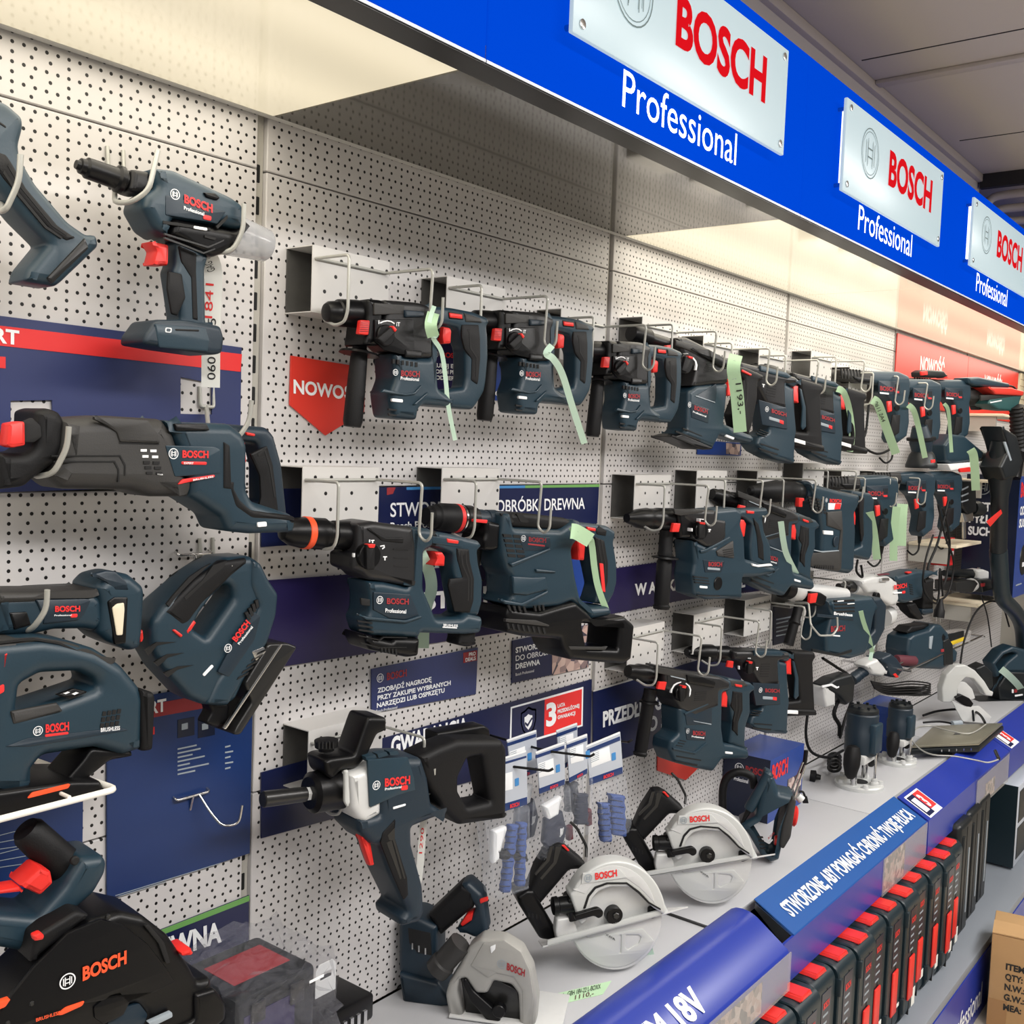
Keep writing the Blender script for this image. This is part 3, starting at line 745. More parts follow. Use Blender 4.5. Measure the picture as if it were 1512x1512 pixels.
t.B('collar', 'black_plastic', '338,518 452,528 462,575 455,640 440,780 425,865 310,862 322,780 338,640', half=.033, bev=.01)
t.F('lock_switch', 'red_plastic', '366,668 437,671 426,780 352,772', h=.006, base=.031, bev=.002)
t.rib('lock_switch_ribs', 'maroon', bars(368, 680, -1.5, 14, 6, 62, 3), base=.0375, h=.0004)
h = t.L('side_handle', 'black_rubber', (362, 850), (303, 1462), [(0, 52), (.05, 52), (.075, 70), (.1, 62), (.14, 60), (.16, 63), (.6, 70), (.93, 72), (1, 62)], off=-.004)
t.L('handle_flange', 'black_plastic', (357, 895), (353, 925), [(0, 70), (.4, 140), (1, 150)], off=-.004)
t.D('mode_dial', 'black_plastic', (560, 780), 76, h=.009, base=.036)
t.F('dial_pointer', 'black_rubber', '492,805 598,716 640,748 542,850', h=.007, base=.045, bev=.002)
t.F('pointer_tip', 'red_plastic', '598,718 614,708 642,740 624,760', h=.009, base=.045, bev=.002)
t.F('scale_arc', 'white_print', '509,686 535,674 565,669 595,674 620,690 617,699 592,683 565,678 537,683 513,695', h=.0006, base=.0385, bev=.0001, rnd=0)
t.T('i', 'white_print', (494, 698), (502, 697), (494, 668), base=.0385); t.T('iT', 'white_print', (628, 712), (656, 714), (628, 684), base=.0385)
t.F('rear_cap', 'brown_rubber', '1135,612 1258,652 1274,690 1150,684', base=.021, h=.002, bev=.004)
t.F('grip', 'black_rubber', '1120,700 1248,702 1258,800 1260,950 1244,1130 1236,1150 1190,1115 1195,960 1142,885 1120,800', base=.021, h=.002, bev=.003)
t.rib('grip_grooves', 'dark_hole', ['1160,735 1180,735 1190,870 1235,945 1232,1090 1224,1090 1226,950 1180,880 1172,760 1160,748'], base=.021, h=.0024)
t.F('trigger', 'red_plastic', '985,716 1035,726 1046,748 1040,842 985,846 976,790', base=.021, h=-.003, bev=.004, deep=.03)
t.F('trigger_base', 'black_plastic', '948,728 985,722 985,836 950,800', base=.021, h=-.012, bev=.003, deep=.03)
t.F('direction_slide', 'red_plastic', '1026,612 1124,626 1126,660 1032,650', base=.021, h=.003, bev=.002)
t.F('slide_frame', 'black_plastic', '1020,603 1132,618 1134,668 1026,658', base=.021, h=.0015, bev=.001)
t.rib('vents', 'dark_hole', bars(604, 958, 33.5, 5, 6, 18, 34), h=.0008)
t.rib('base_slots', 'dark_hole', ['575,1325 635,1333 635,1343 575,1340', '572,1362 632,1372 632,1384 580,1379'], h=.0008)
t.F('ridge', 'blue_plastic', '760,1295 865,1205 880,1210 785,1300', h=.004, bev=.002); t.F('ridge', 'blue_plastic', '540,1180 700,1215 770,1205 820,1150 826,1160 778,1222 700,1232 520,1205', h=.004, bev=.002)
t.E('white_print', (622, 1057), 24); t.T('BOSCH', 'dull_red_print', (664, 1084), (802, 1090), (664, 1044), bold=.04); t.T('Professional', 'white_print', (660, 1112), (796, 1122), (660, 1088)); t.F('type_label', 'white_print', '600,1250 680,1258 680,1282 600,1274', h=.0006, bev=.0001)
HB = clone(HA.t, .3363, 0, .0243, 'second cordless hammer of the top row, long pale green strip hooked over its handle')
HC = clone(HA.t, .7039, 0, .005, 'third cordless hammer of the top row, hanging over the dark panel joint')
# ================================================================== hammer with quick-change chuck (middle row, left)
k = crop(390, 680, 4.582)
t = Tool('rotary_hammer', 'blue hammer with an orange chuck ring at the left of the middle row', 'rotary hammer', k, (720, 645), .118, .034, 9)
t.B('body', 'blue_plastic', '925,438 1052,452 1078,482 1070,568 1008,605 1005,850 1050,955 1092,1055 1262,1050 1300,1020 1402,1042 1405,1085 1388,1150 1290,1160 985,1148 975,1182 640,1165 608,1062 636,1010 641,900 622,800 730,805 900,840', bev=.011)
t.B('handle', 'blue_plastic', '1098,470 1200,488 1400,535 1424,572 1392,600 1400,690 1428,800 1424,950 1398,1040 1285,1045 1262,920 1248,850 1226,720 1226,620 1150,590 1098,575', half=.024, bev=.009)
t.B('bellows', 'black_rubber', '1062,462 1130,470 1128,584 1060,575', half=.022, bev=.008)
t.rib('bellow_grooves', 'dark_hole', bars(1085, 480, 22, 3, 2, 7, 88), base=.022, h=.0006)
t.B('gear_housing', 'housing_black', '548,415 655,400 720,410 925,438 945,560 945,845 730,803 625,792 590,752 512,720 512,625 545,612', half=.037, bev=.011)
t.F('ridge', 'black_rubber', '700,455 830,520 945,520 945,560 800,545', h=.003, base=.036, bev=.002)
t.L('chuck', 'black_plastic', (108, 478), (430, 498), [(0, 30), (.04, 55), (.2, 86), (.45, 101), (.9, 104), (.93, 92), (1, 90)])
t.L('chuck_ring', 'orange_print', (262, 488), (306, 490), [(0, 100), (.1, 106), (.9, 106), (1, 103)])
t.L('chuck_neck', 'black_plastic', (430, 498), (560, 506), [(0, 78), (.2, 78), (.24, 92), (1, 100)])
t.D('mode_dial', 'black_plastic', (720, 645), 86, h=.01, base=.037)
t.F('dial_pointer', 'black_rubber', '694,570 752,570 750,738 696,738', h=.006, base=.047, bev=.002); t.F('pointer_tip', 'red_plastic', '702,566 756,566 748,592 712,592', h=.008, base=.047)
for q in ('710,535 718,535 718,560 710,560', '724,538 746,536 746,544 740,544 738,560 730,560 730,544 724,545', '606,628 616,628 616,654 606,654', '806,648 832,648 832,655 822,656 822,676 814,676 814,656 806,656', '785,576 815,572 818,590 800,602 798,594 810,586 808,580 786,584'):
    t.F('dial_mark', 'white_print', q, h=.0006, base=.037, bev=.0001, rnd=0)
t.rib('cooling_ribs', 'dark_hole', ['875,596 940,596 975,604 975,610 940,604 875,604', '880,652 975,660 975,667 880,660', '880,708 975,716 975,723 880,716'], base=.037, h=.0008)
t.F('side_rim', 'blue_plastic', '945,560 1000,600 1002,850 945,845', h=.0, base=.036, bev=.003)
t.B('battery_base', 'black_plastic', '606,1150 645,1170 790,1200 810,1178 978,1182 968,1302 900,1312 640,1262 612,1205', half=.0355, bev=.01)
t.rib('base_grooves', 'steel_dark', ['640,1180 780,1212 810,1192 970,1196 970,1202 812,1200 785,1220 640,1188', '650,1228 780,1262 965,1262 965,1268 780,1270 650,1236'], base=.0355, h=.0008)
t.rib('base_vents', 'dark_hole', bars(790, 1265, 24, 3, 5, 10, 34, 6), base=.0355, h=.001)
t.B('foot', 'black_rubber', '1278,1150 1396,1110 1386,1200 1398,1235 1340,1252 1265,1238 1278,1200', half=.02, bev=.007)
t.F('grip', 'black_rubber', '1302,592 1390,600 1396,680 1424,800 1420,950 1395,1032 1290,1024 1248,850 1258,800 1344,792 1312,680', h=.002, base=.024, bev=.003)
t.rib('grip_grooves', 'dark_hole', ['1330,610 1340,610 1348,700 1388,800 1386,950 1378,950 1380,802 1338,704', '1360,612 1369,612 1376,696 1408,800 1404,940 1397,940 1400,802 1368,700'], base=.0258, h=.0004)
t.F('trigger', 'red_plastic', '1156,618 1210,620 1228,650 1224,716 1150,712 1172,665', h=-.006, base=.024, bev=.004, deep=.034)
t.F('direction_slide', 'red_plastic', '1236,526 1320,541 1316,566 1242,556', h=.003, base=.024, bev=.002)
t.F('slide_frame', 'blue_plastic', '1140,512 1345,538 1345,588 1140,560', h=.0015, base=.024)
t.F('socket', 'dark_hole', '655,930 718,940 718,985 660,978', h=.0008)
t.rib('side_vents', 'dark_hole', bars(634, 1080, 4, 30, 3, 98, 12, 2, 14), h=.0008)
t.F('raised_panel', 'deep_blue_plastic', '742,890 990,905 1050,1045 960,1078 850,1068 742,1010', h=.002, bev=.0015)
t.F('ridge', 'blue_plastic', '640,1040 700,1058 960,1082 1060,1050 1075,1062 965,1100 690,1078', h=.005, bev=.002)
t.E('white_print', (780, 943), 27, base=.036); t.T('BOSCH', 'dull_red_print', (828, 968), (976, 972), (828, 932), base=.036, bold=.04)
t.T('Professional', 'white_print', (818, 1026), (958, 1034), (818, 1000), base=.036); t.T('BRUSHLESS', 'white_print', (1210, 1120), (1308, 1126), (1210, 1104)); t.F('type_label', 'white_print', '1208,1124 1306,1130 1306,1137 1208,1131', h=.0008, bev=.0001)
# ================================================================== the biggest hammer, with a black carrying frame
k = crop(620, 720, 5.04)
t = Tool('rotary_hammer', 'biggest blue hammer of the middle row with an open black base frame', 'rotary hammer', k, (800, 560), .122, .042, 9)
t.B('body', 'blue_plastic', '520,180 575,178 600,285 940,300 1050,225 1092,236 1112,280 1108,350 1040,420 1030,460 1060,650 1095,800 1165,868 1310,862 1330,900 1320,935 1170,965 1130,905 1030,830 930,870 640,890 545,845 585,790 572,640 546,600 510,480 500,350 510,260', bev=.013)
t.B('top_cover', 'black_rubber', '560,176 720,182 1000,216 1052,238 1052,318 940,312 600,286 575,240', half=.034, bev=.01)
t.rib('cover_grooves', 'dark_hole', ['600,192 650,192 700,250 690,262 640,260', '720,196 760,200 812,252 800,262 750,256'], base=.034, h=.0008)
t.L('chuck', 'black_rubber', (42, 212), (290, 228), [(0, 58), (.1, 62), (.14, 74), (.26, 78), (.3, 88), (.42, 90), (.46, 97), (.85, 100), (1, 96)])
t.L('chuck_ring', 'red_print', (252, 226), (278, 228), [(0, 101), (1, 101)])
t.L('chuck_collar', 'black_plastic', (285, 228), (400, 235), [(0, 96), (.2, 93), (.24, 97), (.7, 97), (.74, 90), (1, 88)])
t.L('collar_band', 'chrome', (290, 229), (298, 229.5), [(0, 97), (1, 97)])
t.L('barrel', 'deep_blue_plastic', (395, 235), (545, 244), [(0, 72), (.4, 74), (.42, 68), (.6, 68), (.62, 74), (1, 78)])
t.B('handle_clamp', 'black_plastic', '395,232 512,258 505,350 498,445 440,460 390,452 385,380 402,330', half=.036, bev=.008)
t.F('clamp_strip', 'red_print', '400,234 506,240 500,266 400,256', h=.003, base=.036)
t.L('side_handle', 'black_rubber', (415, 440), (405, 665), [(0, 50), (.3, 44), (.6, 36), (.96, 38), (1, 30)], off=-.02)
t.L('handle_flange', 'black_plastic', (420, 672), (418, 680), [(0, 62), (1, 62)], off=-.02)
t.B('base_frame', 'black_plastic', '530,862 640,886 770,900 950,848 1035,828 1130,908 1180,968 1400,932 1476,1000 1452,1250 1400,1286 1000,1252 952,1180 925,1100 640,1078 522,1050 514,920', half=.05, bev=.011, holes=['1082,986 1366,1004 1350,1176 1118,1166'])
t.F('frame_bevel', 'brown_rubber', '1108,1182 1360,1186 1400,1180 1380,1208 1120,1205', h=.002, base=.05)
t.F('base_ridge', 'brown_rubber', '640,976 870,988 965,1024 960,1034 640,1000', h=.004, base=.049)
t.rib('base_vents', 'dark_hole', bars(645, 1008, 38, 5, 8, 16, 46, 12), base=.05, h=.001); t.rib('upper_vents', 'dark_hole', bars(655, 876, 38, 4, 4, 16, 40, 12), base=.05, h=.001); t.rib('upper_vents', 'dark_hole', bars(850, 880, 30, -3, 3, 14, 40, 8), base=.05, h=.001)
t.B('handle', 'blue_plastic', '1090,248 1220,260 1340,280 1396,320 1390,366 1380,400 1406,560 1406,700 1380,790 1335,865 1240,850 1258,790 1278,720 1252,590 1200,400 1110,372', half=.026, bev=.009)
t.F('grip', 'black_rubber', '1300,362 1376,395 1404,560 1402,700 1378,785 1330,760 1338,680 1318,560', h=.002, base=.026, bev=.003)
t.rib('grip_grooves', 'dark_hole', ['1318,380 1326,382 1358,560 1352,700 1344,700 1350,560', '1344,388 1352,392 1384,560 1378,720 1370,720 1376,560'], base=.028, h=.0004)
t.F('rear_cap', 'black_rubber', '1340,284 1394,320 1388,362 1320,350 1310,318', h=.002, base=.026, bev=.003)
t.F('trigger', 'red_plastic', '1172,390 1236,420 1226,542 1182,540', h=-.006, base=.026, bev=.004, deep=.036)
t.F('direction_slide', 'red_plastic', '1242,290 1312,302 1310,326 1250,316', h=.003, base=.026, bev=.002)
t.F('badge', 'red_print', '1338,562 1366,566 1382,780 1358,770', h=.0034, base=.026)
t.rib('vents', 'dark_hole', bars(622, 345, 8, 37, 5, 58, 22, 5, 4)+bars(692, 350, 8, 37, 5, 58, 22, 5, 4), h=.001)
t.F('label_panel', 'deep_blue_plastic', '742,350 968,370 978,440 900,470 770,470', h=.0012)
t.F('ridge', 'blue_plastic', '672,566 975,448 978,466 690,592', h=.006, bev=.003); t.F('ridge', 'blue_plastic', '864,606 1010,622 1020,634 870,628', h=.005, bev=.002)
t.F('raised_panel', 'blue_plastic', '690,660 840,670 940,665 960,760 800,800 700,790', h=.005, bev=.003)
t.F('lower_ridge', 'blue_plastic', '600,830 760,860 955,765 960,785 770,885 640,870', h=.006, bev=.003)
t.E('white_print', (768, 378), 24); t.T('BOSCH', 'dull_red_print', (808, 400), (936, 410), (808, 368), bold=.04); t.F('red_line', 'dull_red_print', '806,414 930,428 930,440 806,426', h=.002, bev=.0002)
# ================================================================== hammer with round vent badge (right bay, middle row)
k = crop(820, 640, 4.2)
t = Tool('rotary_hammer', 'blue hammer with a long black side handle over the W APLIKACJI band', 'rotary hammer', k, (912, 598), .118, .034, 9)
t.B('body', 'blue_plastic', '918,466 1058,455 1104,482 1088,560 1112,640 1117,770 1180,788 1302,826 1312,858 1200,882 1102,884 1096,1016 880,1022 800,992 788,870 802,800 792,655 870,690 930,690', bev=.012)
t.B('handle', 'blue_plastic', '1085,468 1270,458 1282,500 1242,528 1252,600 1292,690 1298,790 1302,835 1170,800 1165,700 1180,560 1130,520 1090,510', half=.024, bev=.009)
t.F('grip', 'black_rubber', '1228,522 1262,560 1292,690 1296,790 1262,770 1252,640', h=.002, base=.024, bev=.003)
t.B('gear_housing', 'housing_black', '728,466 925,470 925,520 988,530 990,640 935,705 870,700 782,642 790,560 728,520', half=.037, bev=.01)
t.F('top_strip', 'brown_rubber', '740,470 920,474 918,490 780,510 742,500', h=.001, base=.037)
t.L('chuck', 'black_plastic', (442, 525), (735, 532), [(0, 26), (.05, 34), (.12, 40), (.2, 54), (.4, 64), (.42, 60), (.6, 62), (.62, 66), (.86, 66), (.88, 58), (1, 58)])
t.B('handle_clamp', 'black_plastic', '694,480 800,478 792,560 772,640 712,642', half=.034, bev=.008)
t.F('lock_switch', 'red_plastic', '736,556 779,558 768,612 724,612', h=.005, base=.033, bev=.002)
t.L('side_handle', 'black_rubber', (690, 600), (656, 1088), [(0, 42), (.27, 42), (.3, 46), (.37, 40), (.4, 46), (.9, 47), (.94, 44), (.96, 52), (1, 48)], off=-.004)
t.L('handle_flange', 'black_plastic', (682, 756), (680, 776), [(0, 44), (.5, 82), (1, 84)], off=-.004)
t.D('mode_dial', 'black_plastic', (912, 598), 62, h=.009, base=.037)
t.F('dial_pointer', 'black_rubber', '892,548 932,550 930,652 892,652', h=.006, base=.046, bev=.002); t.F('pointer_tip', 'red_plastic', '896,548 934,552 930,566 900,562', h=.008, base=.046)
for q in ('896,528 902,528 902,548 896,548', '906,530 922,530 922,536 906,536', '846,588 852,588 852,608 846,608', '950,592 966,594 966,600 960,600 960,612 954,612 954,600 950,600'):
    t.F('dial_mark', 'white_print', q, h=.0104, base=.037, bev=.0001, rnd=0)
t.rib('vents', 'dark_hole', [q for i in range(4) for q in bars(980-2*i, 552+i*22, 28, 2, 3, 20, 15)], h=.001)
t.F('corner_rubber', 'brown_rubber', '1000,730 1105,665 1110,775 1010,760', h=.003, bev=.002)
t.rib('corner_grooves', 'dark_hole', bars(1040, 722, 3, 13, 4, 60, 5, 0, -10), h=.004)
t.F('ridge', 'blue_plastic', '900,726 940,716 1085,640 1090,652 945,735 905,742', h=.005, bev=.002)
t.rib('base_slots', 'dark_hole', bars(858, 884, 4, 18, 3, 90, 7, 3, 10)+['880,1000 1020,1004 1020,1010 885,1008'], h=.001)
t.D('vent_badge', 'black_plastic', (1013, 931), 42, h=.003)
t.F('trigger', 'red_plastic', '1140,534 1172,534 1186,560 1176,642 1150,642', h=-.004, base=.024, bev=.004, deep=.03)
t.F('trigger_lock', 'red_plastic', '1090,530 1124,526 1128,548 1094,556', h=0, base=.024, bev=.003, deep=.03)
t.F('direction_slide', 'red_plastic', '1190,478 1236,482 1234,498 1192,496', h=.003, base=.024, bev=.002)
t.F('label_panel', 'deep_blue_plastic', '916,784 1052,792 1030,860 930,862', h=.0015)
t.E('white_print', (928, 808), 13); t.T('BOSCH', 'dull_red_print', (946, 822), (1030, 824), (946, 797), bold=.04, lift=.002); t.F('type_label', 'grey_print', '945,830 1022,836 1022,850 945,844', h=.002, bev=.0002); t.F('type_label', 'white_print', '896,944 944,948 944,962 896,958', h=.001, bev=.0002)
t.F('loop', 'white_print', '1220,806 1258,816 1340,808 1350,820 1262,830 1226,822', h=.004, bev=.002)
# ================================================================== hammer with angled blue panel (lower right)
k = crop(900, 960, 4.725)
HK = Tool('rotary_hammer', 'blue hammer in the lowest row, nearest the glove packs, over the red shield tip', 'rotary hammer', k, (512, 290), .118, .034, 13)
t = HK
t.B('body', 'blue_plastic', '690,160 785,195 795,240 770,270 725,280 720,520 735,632 800,640 905,672 912,715 895,742 720,742 660,826 545,805 385,762 352,680 362,610 420,560 415,395 470,330 620,240', bev=.012)
t.B('handle', 'blue_plastic', '785,180 940,215 972,245 965,270 935,290 938,420 905,520 900,640 912,690 790,640 812,500 800,400 778,330 760,270', half=.024, bev=.009)
t.F('grip', 'black_rubber', '862,285 930,296 932,420 900,505 898,600 862,560 872,430 850,390', h=.002, base=.024, bev=.003)
t.rib('grip_grooves', 'dark_hole', ['880,310 888,310 892,400 870,500 864,500 884,400', '905,312 912,312 914,410 888,520 882,520 906,410'], base=.026, h=.0004)
t.F('rear_cap', 'brown_rubber', '790,208 940,218 968,246 935,262 800,245', h=.002, base=.024, bev=.003)
t.B('gear_housing', 'housing_black', '310,100 560,150 700,168 770,205 765,250 690,270 690,372 520,440 420,392 385,330 380,280 310,250', half=.037, bev=.01)
t.F('top_cover', 'brown_rubber', '330,115 560,160 660,190 660,230 540,215 430,180 340,160', h=.001, base=.037)
t.F('clip', 'black_plastic', '540,172 660,190 745,225 735,262 560,232 545,205', h=.006, base=.036, bev=.003)
t.F('white_edge', 'grey_print', '428,178 532,202 530,210 430,186', h=.003, base=.037)
t.L('chuck', 'black_plastic', (128, 145), (330, 178), [(0, 38), (.05, 46), (.25, 50), (.32, 60), (.6, 62), (.64, 52), (.8, 56), (1, 56)])
t.L('collar', 'black_plastic', (300, 178), (400, 195), [(0, 60), (1, 66)])
t.F('lock_switch', 'red_plastic', '350,220 402,222 388,280 335,272', h=.004, base=.035, bev=.002)
t.L('side_handle', 'black_rubber', (285, 270), (212, 735), [(0, 44), (.1, 44), (.2, 50), (.24, 44), (.9, 45), (.94, 42), (.96, 50), (1, 44)], off=-.004)
t.L('handle_flange', 'black_plastic', (278, 345), (275, 368), [(0, 44), (.5, 66), (1, 68)], off=-.004)
t.D('mode_dial', 'black_plastic', (508, 298), 58, h=.009, base=.037)
t.F('dial_pointer', 'black_rubber', '490,250 530,254 522,360 496,360', h=.006, base=.046, bev=.002); t.F('pointer_tip', 'red_plastic', '512,246 538,250 534,268 508,264', h=.008, base=.046)
t.F('scale_arc', 'white_print', '428,298 432,270 450,240 475,226 500,220 500,227 478,234 456,248 440,272 436,298', h=.0006, base=.0375, bev=.0001, rnd=0)
t.F('scale_arc', 'white_print', '535,228 560,248 570,275 566,310 558,326 558,308 562,276 552,252 532,236', h=.0006, base=.0375, bev=.0001, rnd=0)
t.rib('cooling_ribs', 'dark_hole', bars(600, 292, -2, 14, 5, 80, 5, 0, -4), base=.037, h=.0008)
t.rib('vents', 'dark_hole', bars(694, 275, 0, 17, 6, 26, 10), h=.001)
t.F('panel', 'deep_blue_plastic', '530,455 690,378 716,380 716,515 540,522', h=.0015, bev=.001)
t.F('ridge', 'blue_plastic', '525,440 690,372 694,382 530,456', h=.004, bev=.002); t.F('ridge', 'grey_print', '585,492 712,514 712,522 590,498', h=.002)
t.F('ridge', 'blue_plastic', '445,680 600,712 680,645 686,656 605,726 448,696', h=.004, bev=.002)
t.rib('base_slots', 'dark_hole', bars(466, 660, 12, -17, 3, 44, 6, 3, 9)+['468,735 640,765 640,773 468,744', '452,772 615,798 610,810 460,784'], h=.001)
t.F('label_panel', 'deep_blue_plastic', '528,540 672,562 672,632 540,625', h=.0012)
t.E('white_print', (545, 563), 18); t.T('BOSCH', 'dull_red_print', (578, 590), (664, 596), (578, 562), bold=.04, lift=.002); t.T('Professional', 'white_print', (570, 606), (656, 616), (570, 594), lift=.002); t.F('type_label', 'white_print', '808,706 860,712 860,726 808,722', h=.001, bev=.0001)
t.F('trigger', 'red_plastic', '785,275 832,280 822,402 776,394', h=-.003, base=.024, bev=.004, deep=.03)
t.F('direction_slide', 'red_plastic', '876,236 928,244 926,262 882,254', h=.004, base=.024, bev=.002)
# ================================================================== flat hammer without side handle (lower right, second)
HL = Tool('rotary_hammer', 'flat blue hammer without side handle in the lowest row, right of the angled one', 'rotary hammer', k, (980, 110), .118, .034, 16)
t = HL
t.B('body', 'blue_plastic', '1000,-10 1190,0 1235,25 1180,70 1125,62 1180,75 1186,225 1198,350 1190,398 1182,570 1055,566 960,540 920,500 940,440 1010,390 1000,260 985,225', bev=.012)
t.B('gear_housing', 'housing_black', '800,-10 1000,-8 1190,4 1190,45 1110,62 1118,222 985,226 930,130 870,100 850,60 800,50', half=.037, bev=.01)
t.L('chuck', 'black_plastic', (536, 12), (815, 30), [(0, 24), (.1, 42), (.3, 48), (.34, 58), (.6, 62), (.64, 52), (1, 60)])
t.F('clip', 'blue_plastic', '1010,2 1190,8 1225,25 1200,45 1010,40', h=.004, base=.036, bev=.003)
t.F('lock_switch', 'red_plastic', '832,74 868,78 862,126 820,118', h=.004, base=.035, bev=.002)
t.D('mode_dial', 'black_plastic', (985, 115), 52, h=.009, base=.037)
t.F('dial_pointer', 'black_rubber', '968,80 1000,82 996,165 968,165', h=.006, base=.046, bev=.002); t.F('pointer_tip', 'red_plastic', '975,78 1000,80 996,96 974,94', h=.008, base=.046)
for q in ('902,110 909,110 909,134 902,134', '1022,118 1040,118 1040,124 1034,124 1034,140 1028,140 1028,124 1022,124', '966,54 986,54 986,60 980,60 980,72 972,72 972,60 966,60'):
    t.F('dial_mark', 'white_print', q, h=.0006, base=.037, bev=.0001, rnd=0)
t.rib('cooling_ribs', 'dark_hole', bars(1060, 95, -2, 17, 6, 60, 6), base=.037, h=.0008)
t.rib('vents', 'dark_hole', bars(1122, 72, 0, 20, 7, 44, 11), h=.001)
t.B('handle', 'black_rubber', '1225,-5 1390,5 1400,40 1378,70 1382,200 1388,330 1395,440 1330,444 1185,400 1185,350 1290,340 1270,180 1240,60', half=.024, bev=.009)
t.F('handle_spine', 'blue_plastic', '1275,72 1292,80 1320,190 1322,320 1300,345 1290,330 1298,200', h=.001, base=.024, bev=.002)
t.B('lower_bar', 'black_rubber', '1016,388 1392,402 1394,442 1188,448 1188,412 1020,400', half=.03, bev=.008)
t.F('label_panel', 'deep_blue_plastic', '1000,228 1186,236 1194,376 1024,386 1008,300', h=.003, bev=.001)
t.E('white_print', (1052, 278), 18, base=.037); t.T('BOSCH', 'dull_red_print', (1084, 292), (1184, 296), (1084, 268), base=.037, bold=.04); t.F('type_label', 'grey_print', '1070,322 1140,326 1140,346 1070,342', h=.004, bev=.0002); t.F('type_label', 'red_print', '1140,326 1168,328 1168,352 1140,348', h=.004, bev=.0002)
t.rib('base_slots', 'dark_hole', bars(984, 445, 10, -14, 3, 60, 6, 3, 9)+['1012,508 1135,518 1135,526 1012,516', '1000,540 1130,550 1125,560 1005,550'], h=.001)
t.F('warning_label', 'white_print', '1228,418 1316,422 1316,446 1228,442', h=.002, base=.03, bev=.0002)
t.F('trigger', 'red_plastic', '1232,56 1270,58 1272,172 1226,168', h=-.003, base=.024, bev=.004, deep=.03)
# ================================================================== left bay: tools on single wire hooks
def wire_hook(label, q, d0, dmid, dtip, r=.0035, m='wire_grey', name='wall_hook', backs=None, group=None):
    """single peg hook: q = pixel points of base, bends, tip with their distances"""
    p = [W(x, y, d) for x, y, d in q]
    t = thing(name, label, 'hook', p[0], group)
    tube('wire', m, p, r, t, bend=.012)
    b = p[0]
    tube('back_clip', m, [b+Vector((-.012, .001, .03)), b+Vector((-.012, -.002, .0)), b+Vector((.012, -.002, .0)), b+Vector((.012, .001, .03))], r*.8, t, bend=.004)
    return t
a = crop(0, 0, 3.024); b_ = crop(0, 480, 3.15); c3 = crop(0, 900, 2.47); c7 = crop(0, 740, 6.873)
hk = 'left bay tool hooks'
def H_(label, cr, q, **k):
    return wire_hook(label, [(*cr((x, y))[0], d) for x, y, d in q], 0, 0, 0, **k)
H_('grey wire hook holding the cut-off tool at the top left edge', a, [(20, 800, .003), (5, 945, .13), (30, 930, .14), (85, 810, .15), (92, 690, .152)])
H_('grey wire hook cradling the nose of the rivet gun', a, [(515, 760, .003), (512, 905, .10), (585, 905, .13), (665, 850, .15), (705, 672, .152)])
H_('grey wire hook under the clear cup of the rivet gun', a, [(930, 1080, .003), (960, 1130, .12), (1040, 1120, .14), (1085, 1030, .15), (1090, 910, .152)])
H_('grey wire hook under the front of the reciprocating saw', b_, [(120, 640, .003), (170, 705, .13), (250, 690, .165), (312, 570, .18), (320, 472, .182)])
H_('grey wire hook under the handle of the reciprocating saw', b_, [(960, 380, .003), (975, 540, .10), (1100, 535, .155), (1160, 450, .165), (1170, 350, .168)])
H_('grey wire hook in front of the flat-headed tool with lamp window', c7, [(190, 1180, .003), (220, 1320, .12), (330, 1300, .15), (470, 1100, .165), (480, 900, .168)])
H_('grey wire hook inside the jigsaw handle', b_, [(960, 1080, .003), (985, 1200, .09), (1040, 1180, .125), (1076, 1115, .13)])
# -------- rivet gun
t = Tool('rivet_gun', 'blue rivet gun with long black nose and clear plastic cup', 'rivet gun', a, (800, 950), .10, .034, 4)
t.B('body', 'blue_plastic', '636,762 725,772 890,848 985,892 1032,925 1050,990 1030,1040 930,1015 720,990 700,1072 640,1032 588,940 602,885 655,850', bev=.013)
t.B('motor_cover', 'black_plastic', '720,985 1000,1040 1046,985 1048,1040 1000,1118 900,1158 800,1112 765,1086 712,1060', half=.033, bev=.01)
t.rib('cover_grooves', 'steel_dark', ['735,1040 800,1060 930,1100 1000,1070 1000,1076 930,1108 798,1068 735,1048', '735,1058 800,1082 910,1126 960,1108 960,1114 910,1134 798,1090 735,1066'], base=.033, h=.0006)
t.rib('vents', 'dark_hole', ['728,985 940,1018 940,1030 728,998', '915,1050 965,1062 960,1072 915,1060', '965,1010 1015,960 1018,975 972,1022'], h=.001)
t.B('handle', 'blue_plastic', '755,1080 830,1095 902,1150 885,1205 890,1445 930,1475 690,1480 770,1432 752,1300 738,1215 752,1186', half=.022, bev=.01)
t.F('grip', 'black_rubber', '752,1210 815,1222 832,1330 795,1410 768,1402 748,1290', h=.002, base=.022, bev=.003)
t.F('rear_grip', 'black_rubber', '800,1095 880,1130 878,1210 886,1430 862,1425 856,1240 812,1170', h=.0015, base=.022, bev=.002)
t.B('battery_base', 'deep_blue_plastic', '640,1432 770,1432 930,1460 946,1512 938,1580 900,1588 700,1560 585,1540 590,1500', half=.034, bev=.007)
t.F('base_face', 'blue_plastic', '690,1445 920,1462 938,1520 930,1570 712,1552 700,1500', h=.001, bev=.003)
t.F('slot', 'dark_hole', '785,1468 890,1472 890,1480 785,1476', h=.0022)
t.F('battery_symbol', 'white_print', '740,1462 768,1464 766,1486 738,1484', h=.002, bev=.0002, holes=['744,1466 764,1468 762,1482 742,1480'])
t.L('nose', 'black_plastic', (338, 733), (650, 842), [(0, 18), (.05, 22), (.06, 32), (.12, 34), (.15, 44), (.55, 46), (.58, 58), (.64, 58), (.66, 48), (.85, 50), (1, 62)])
t.B('front_collar', 'black_plastic', '560,762 640,775 660,850 600,878 545,860', half=.02, bev=.008)
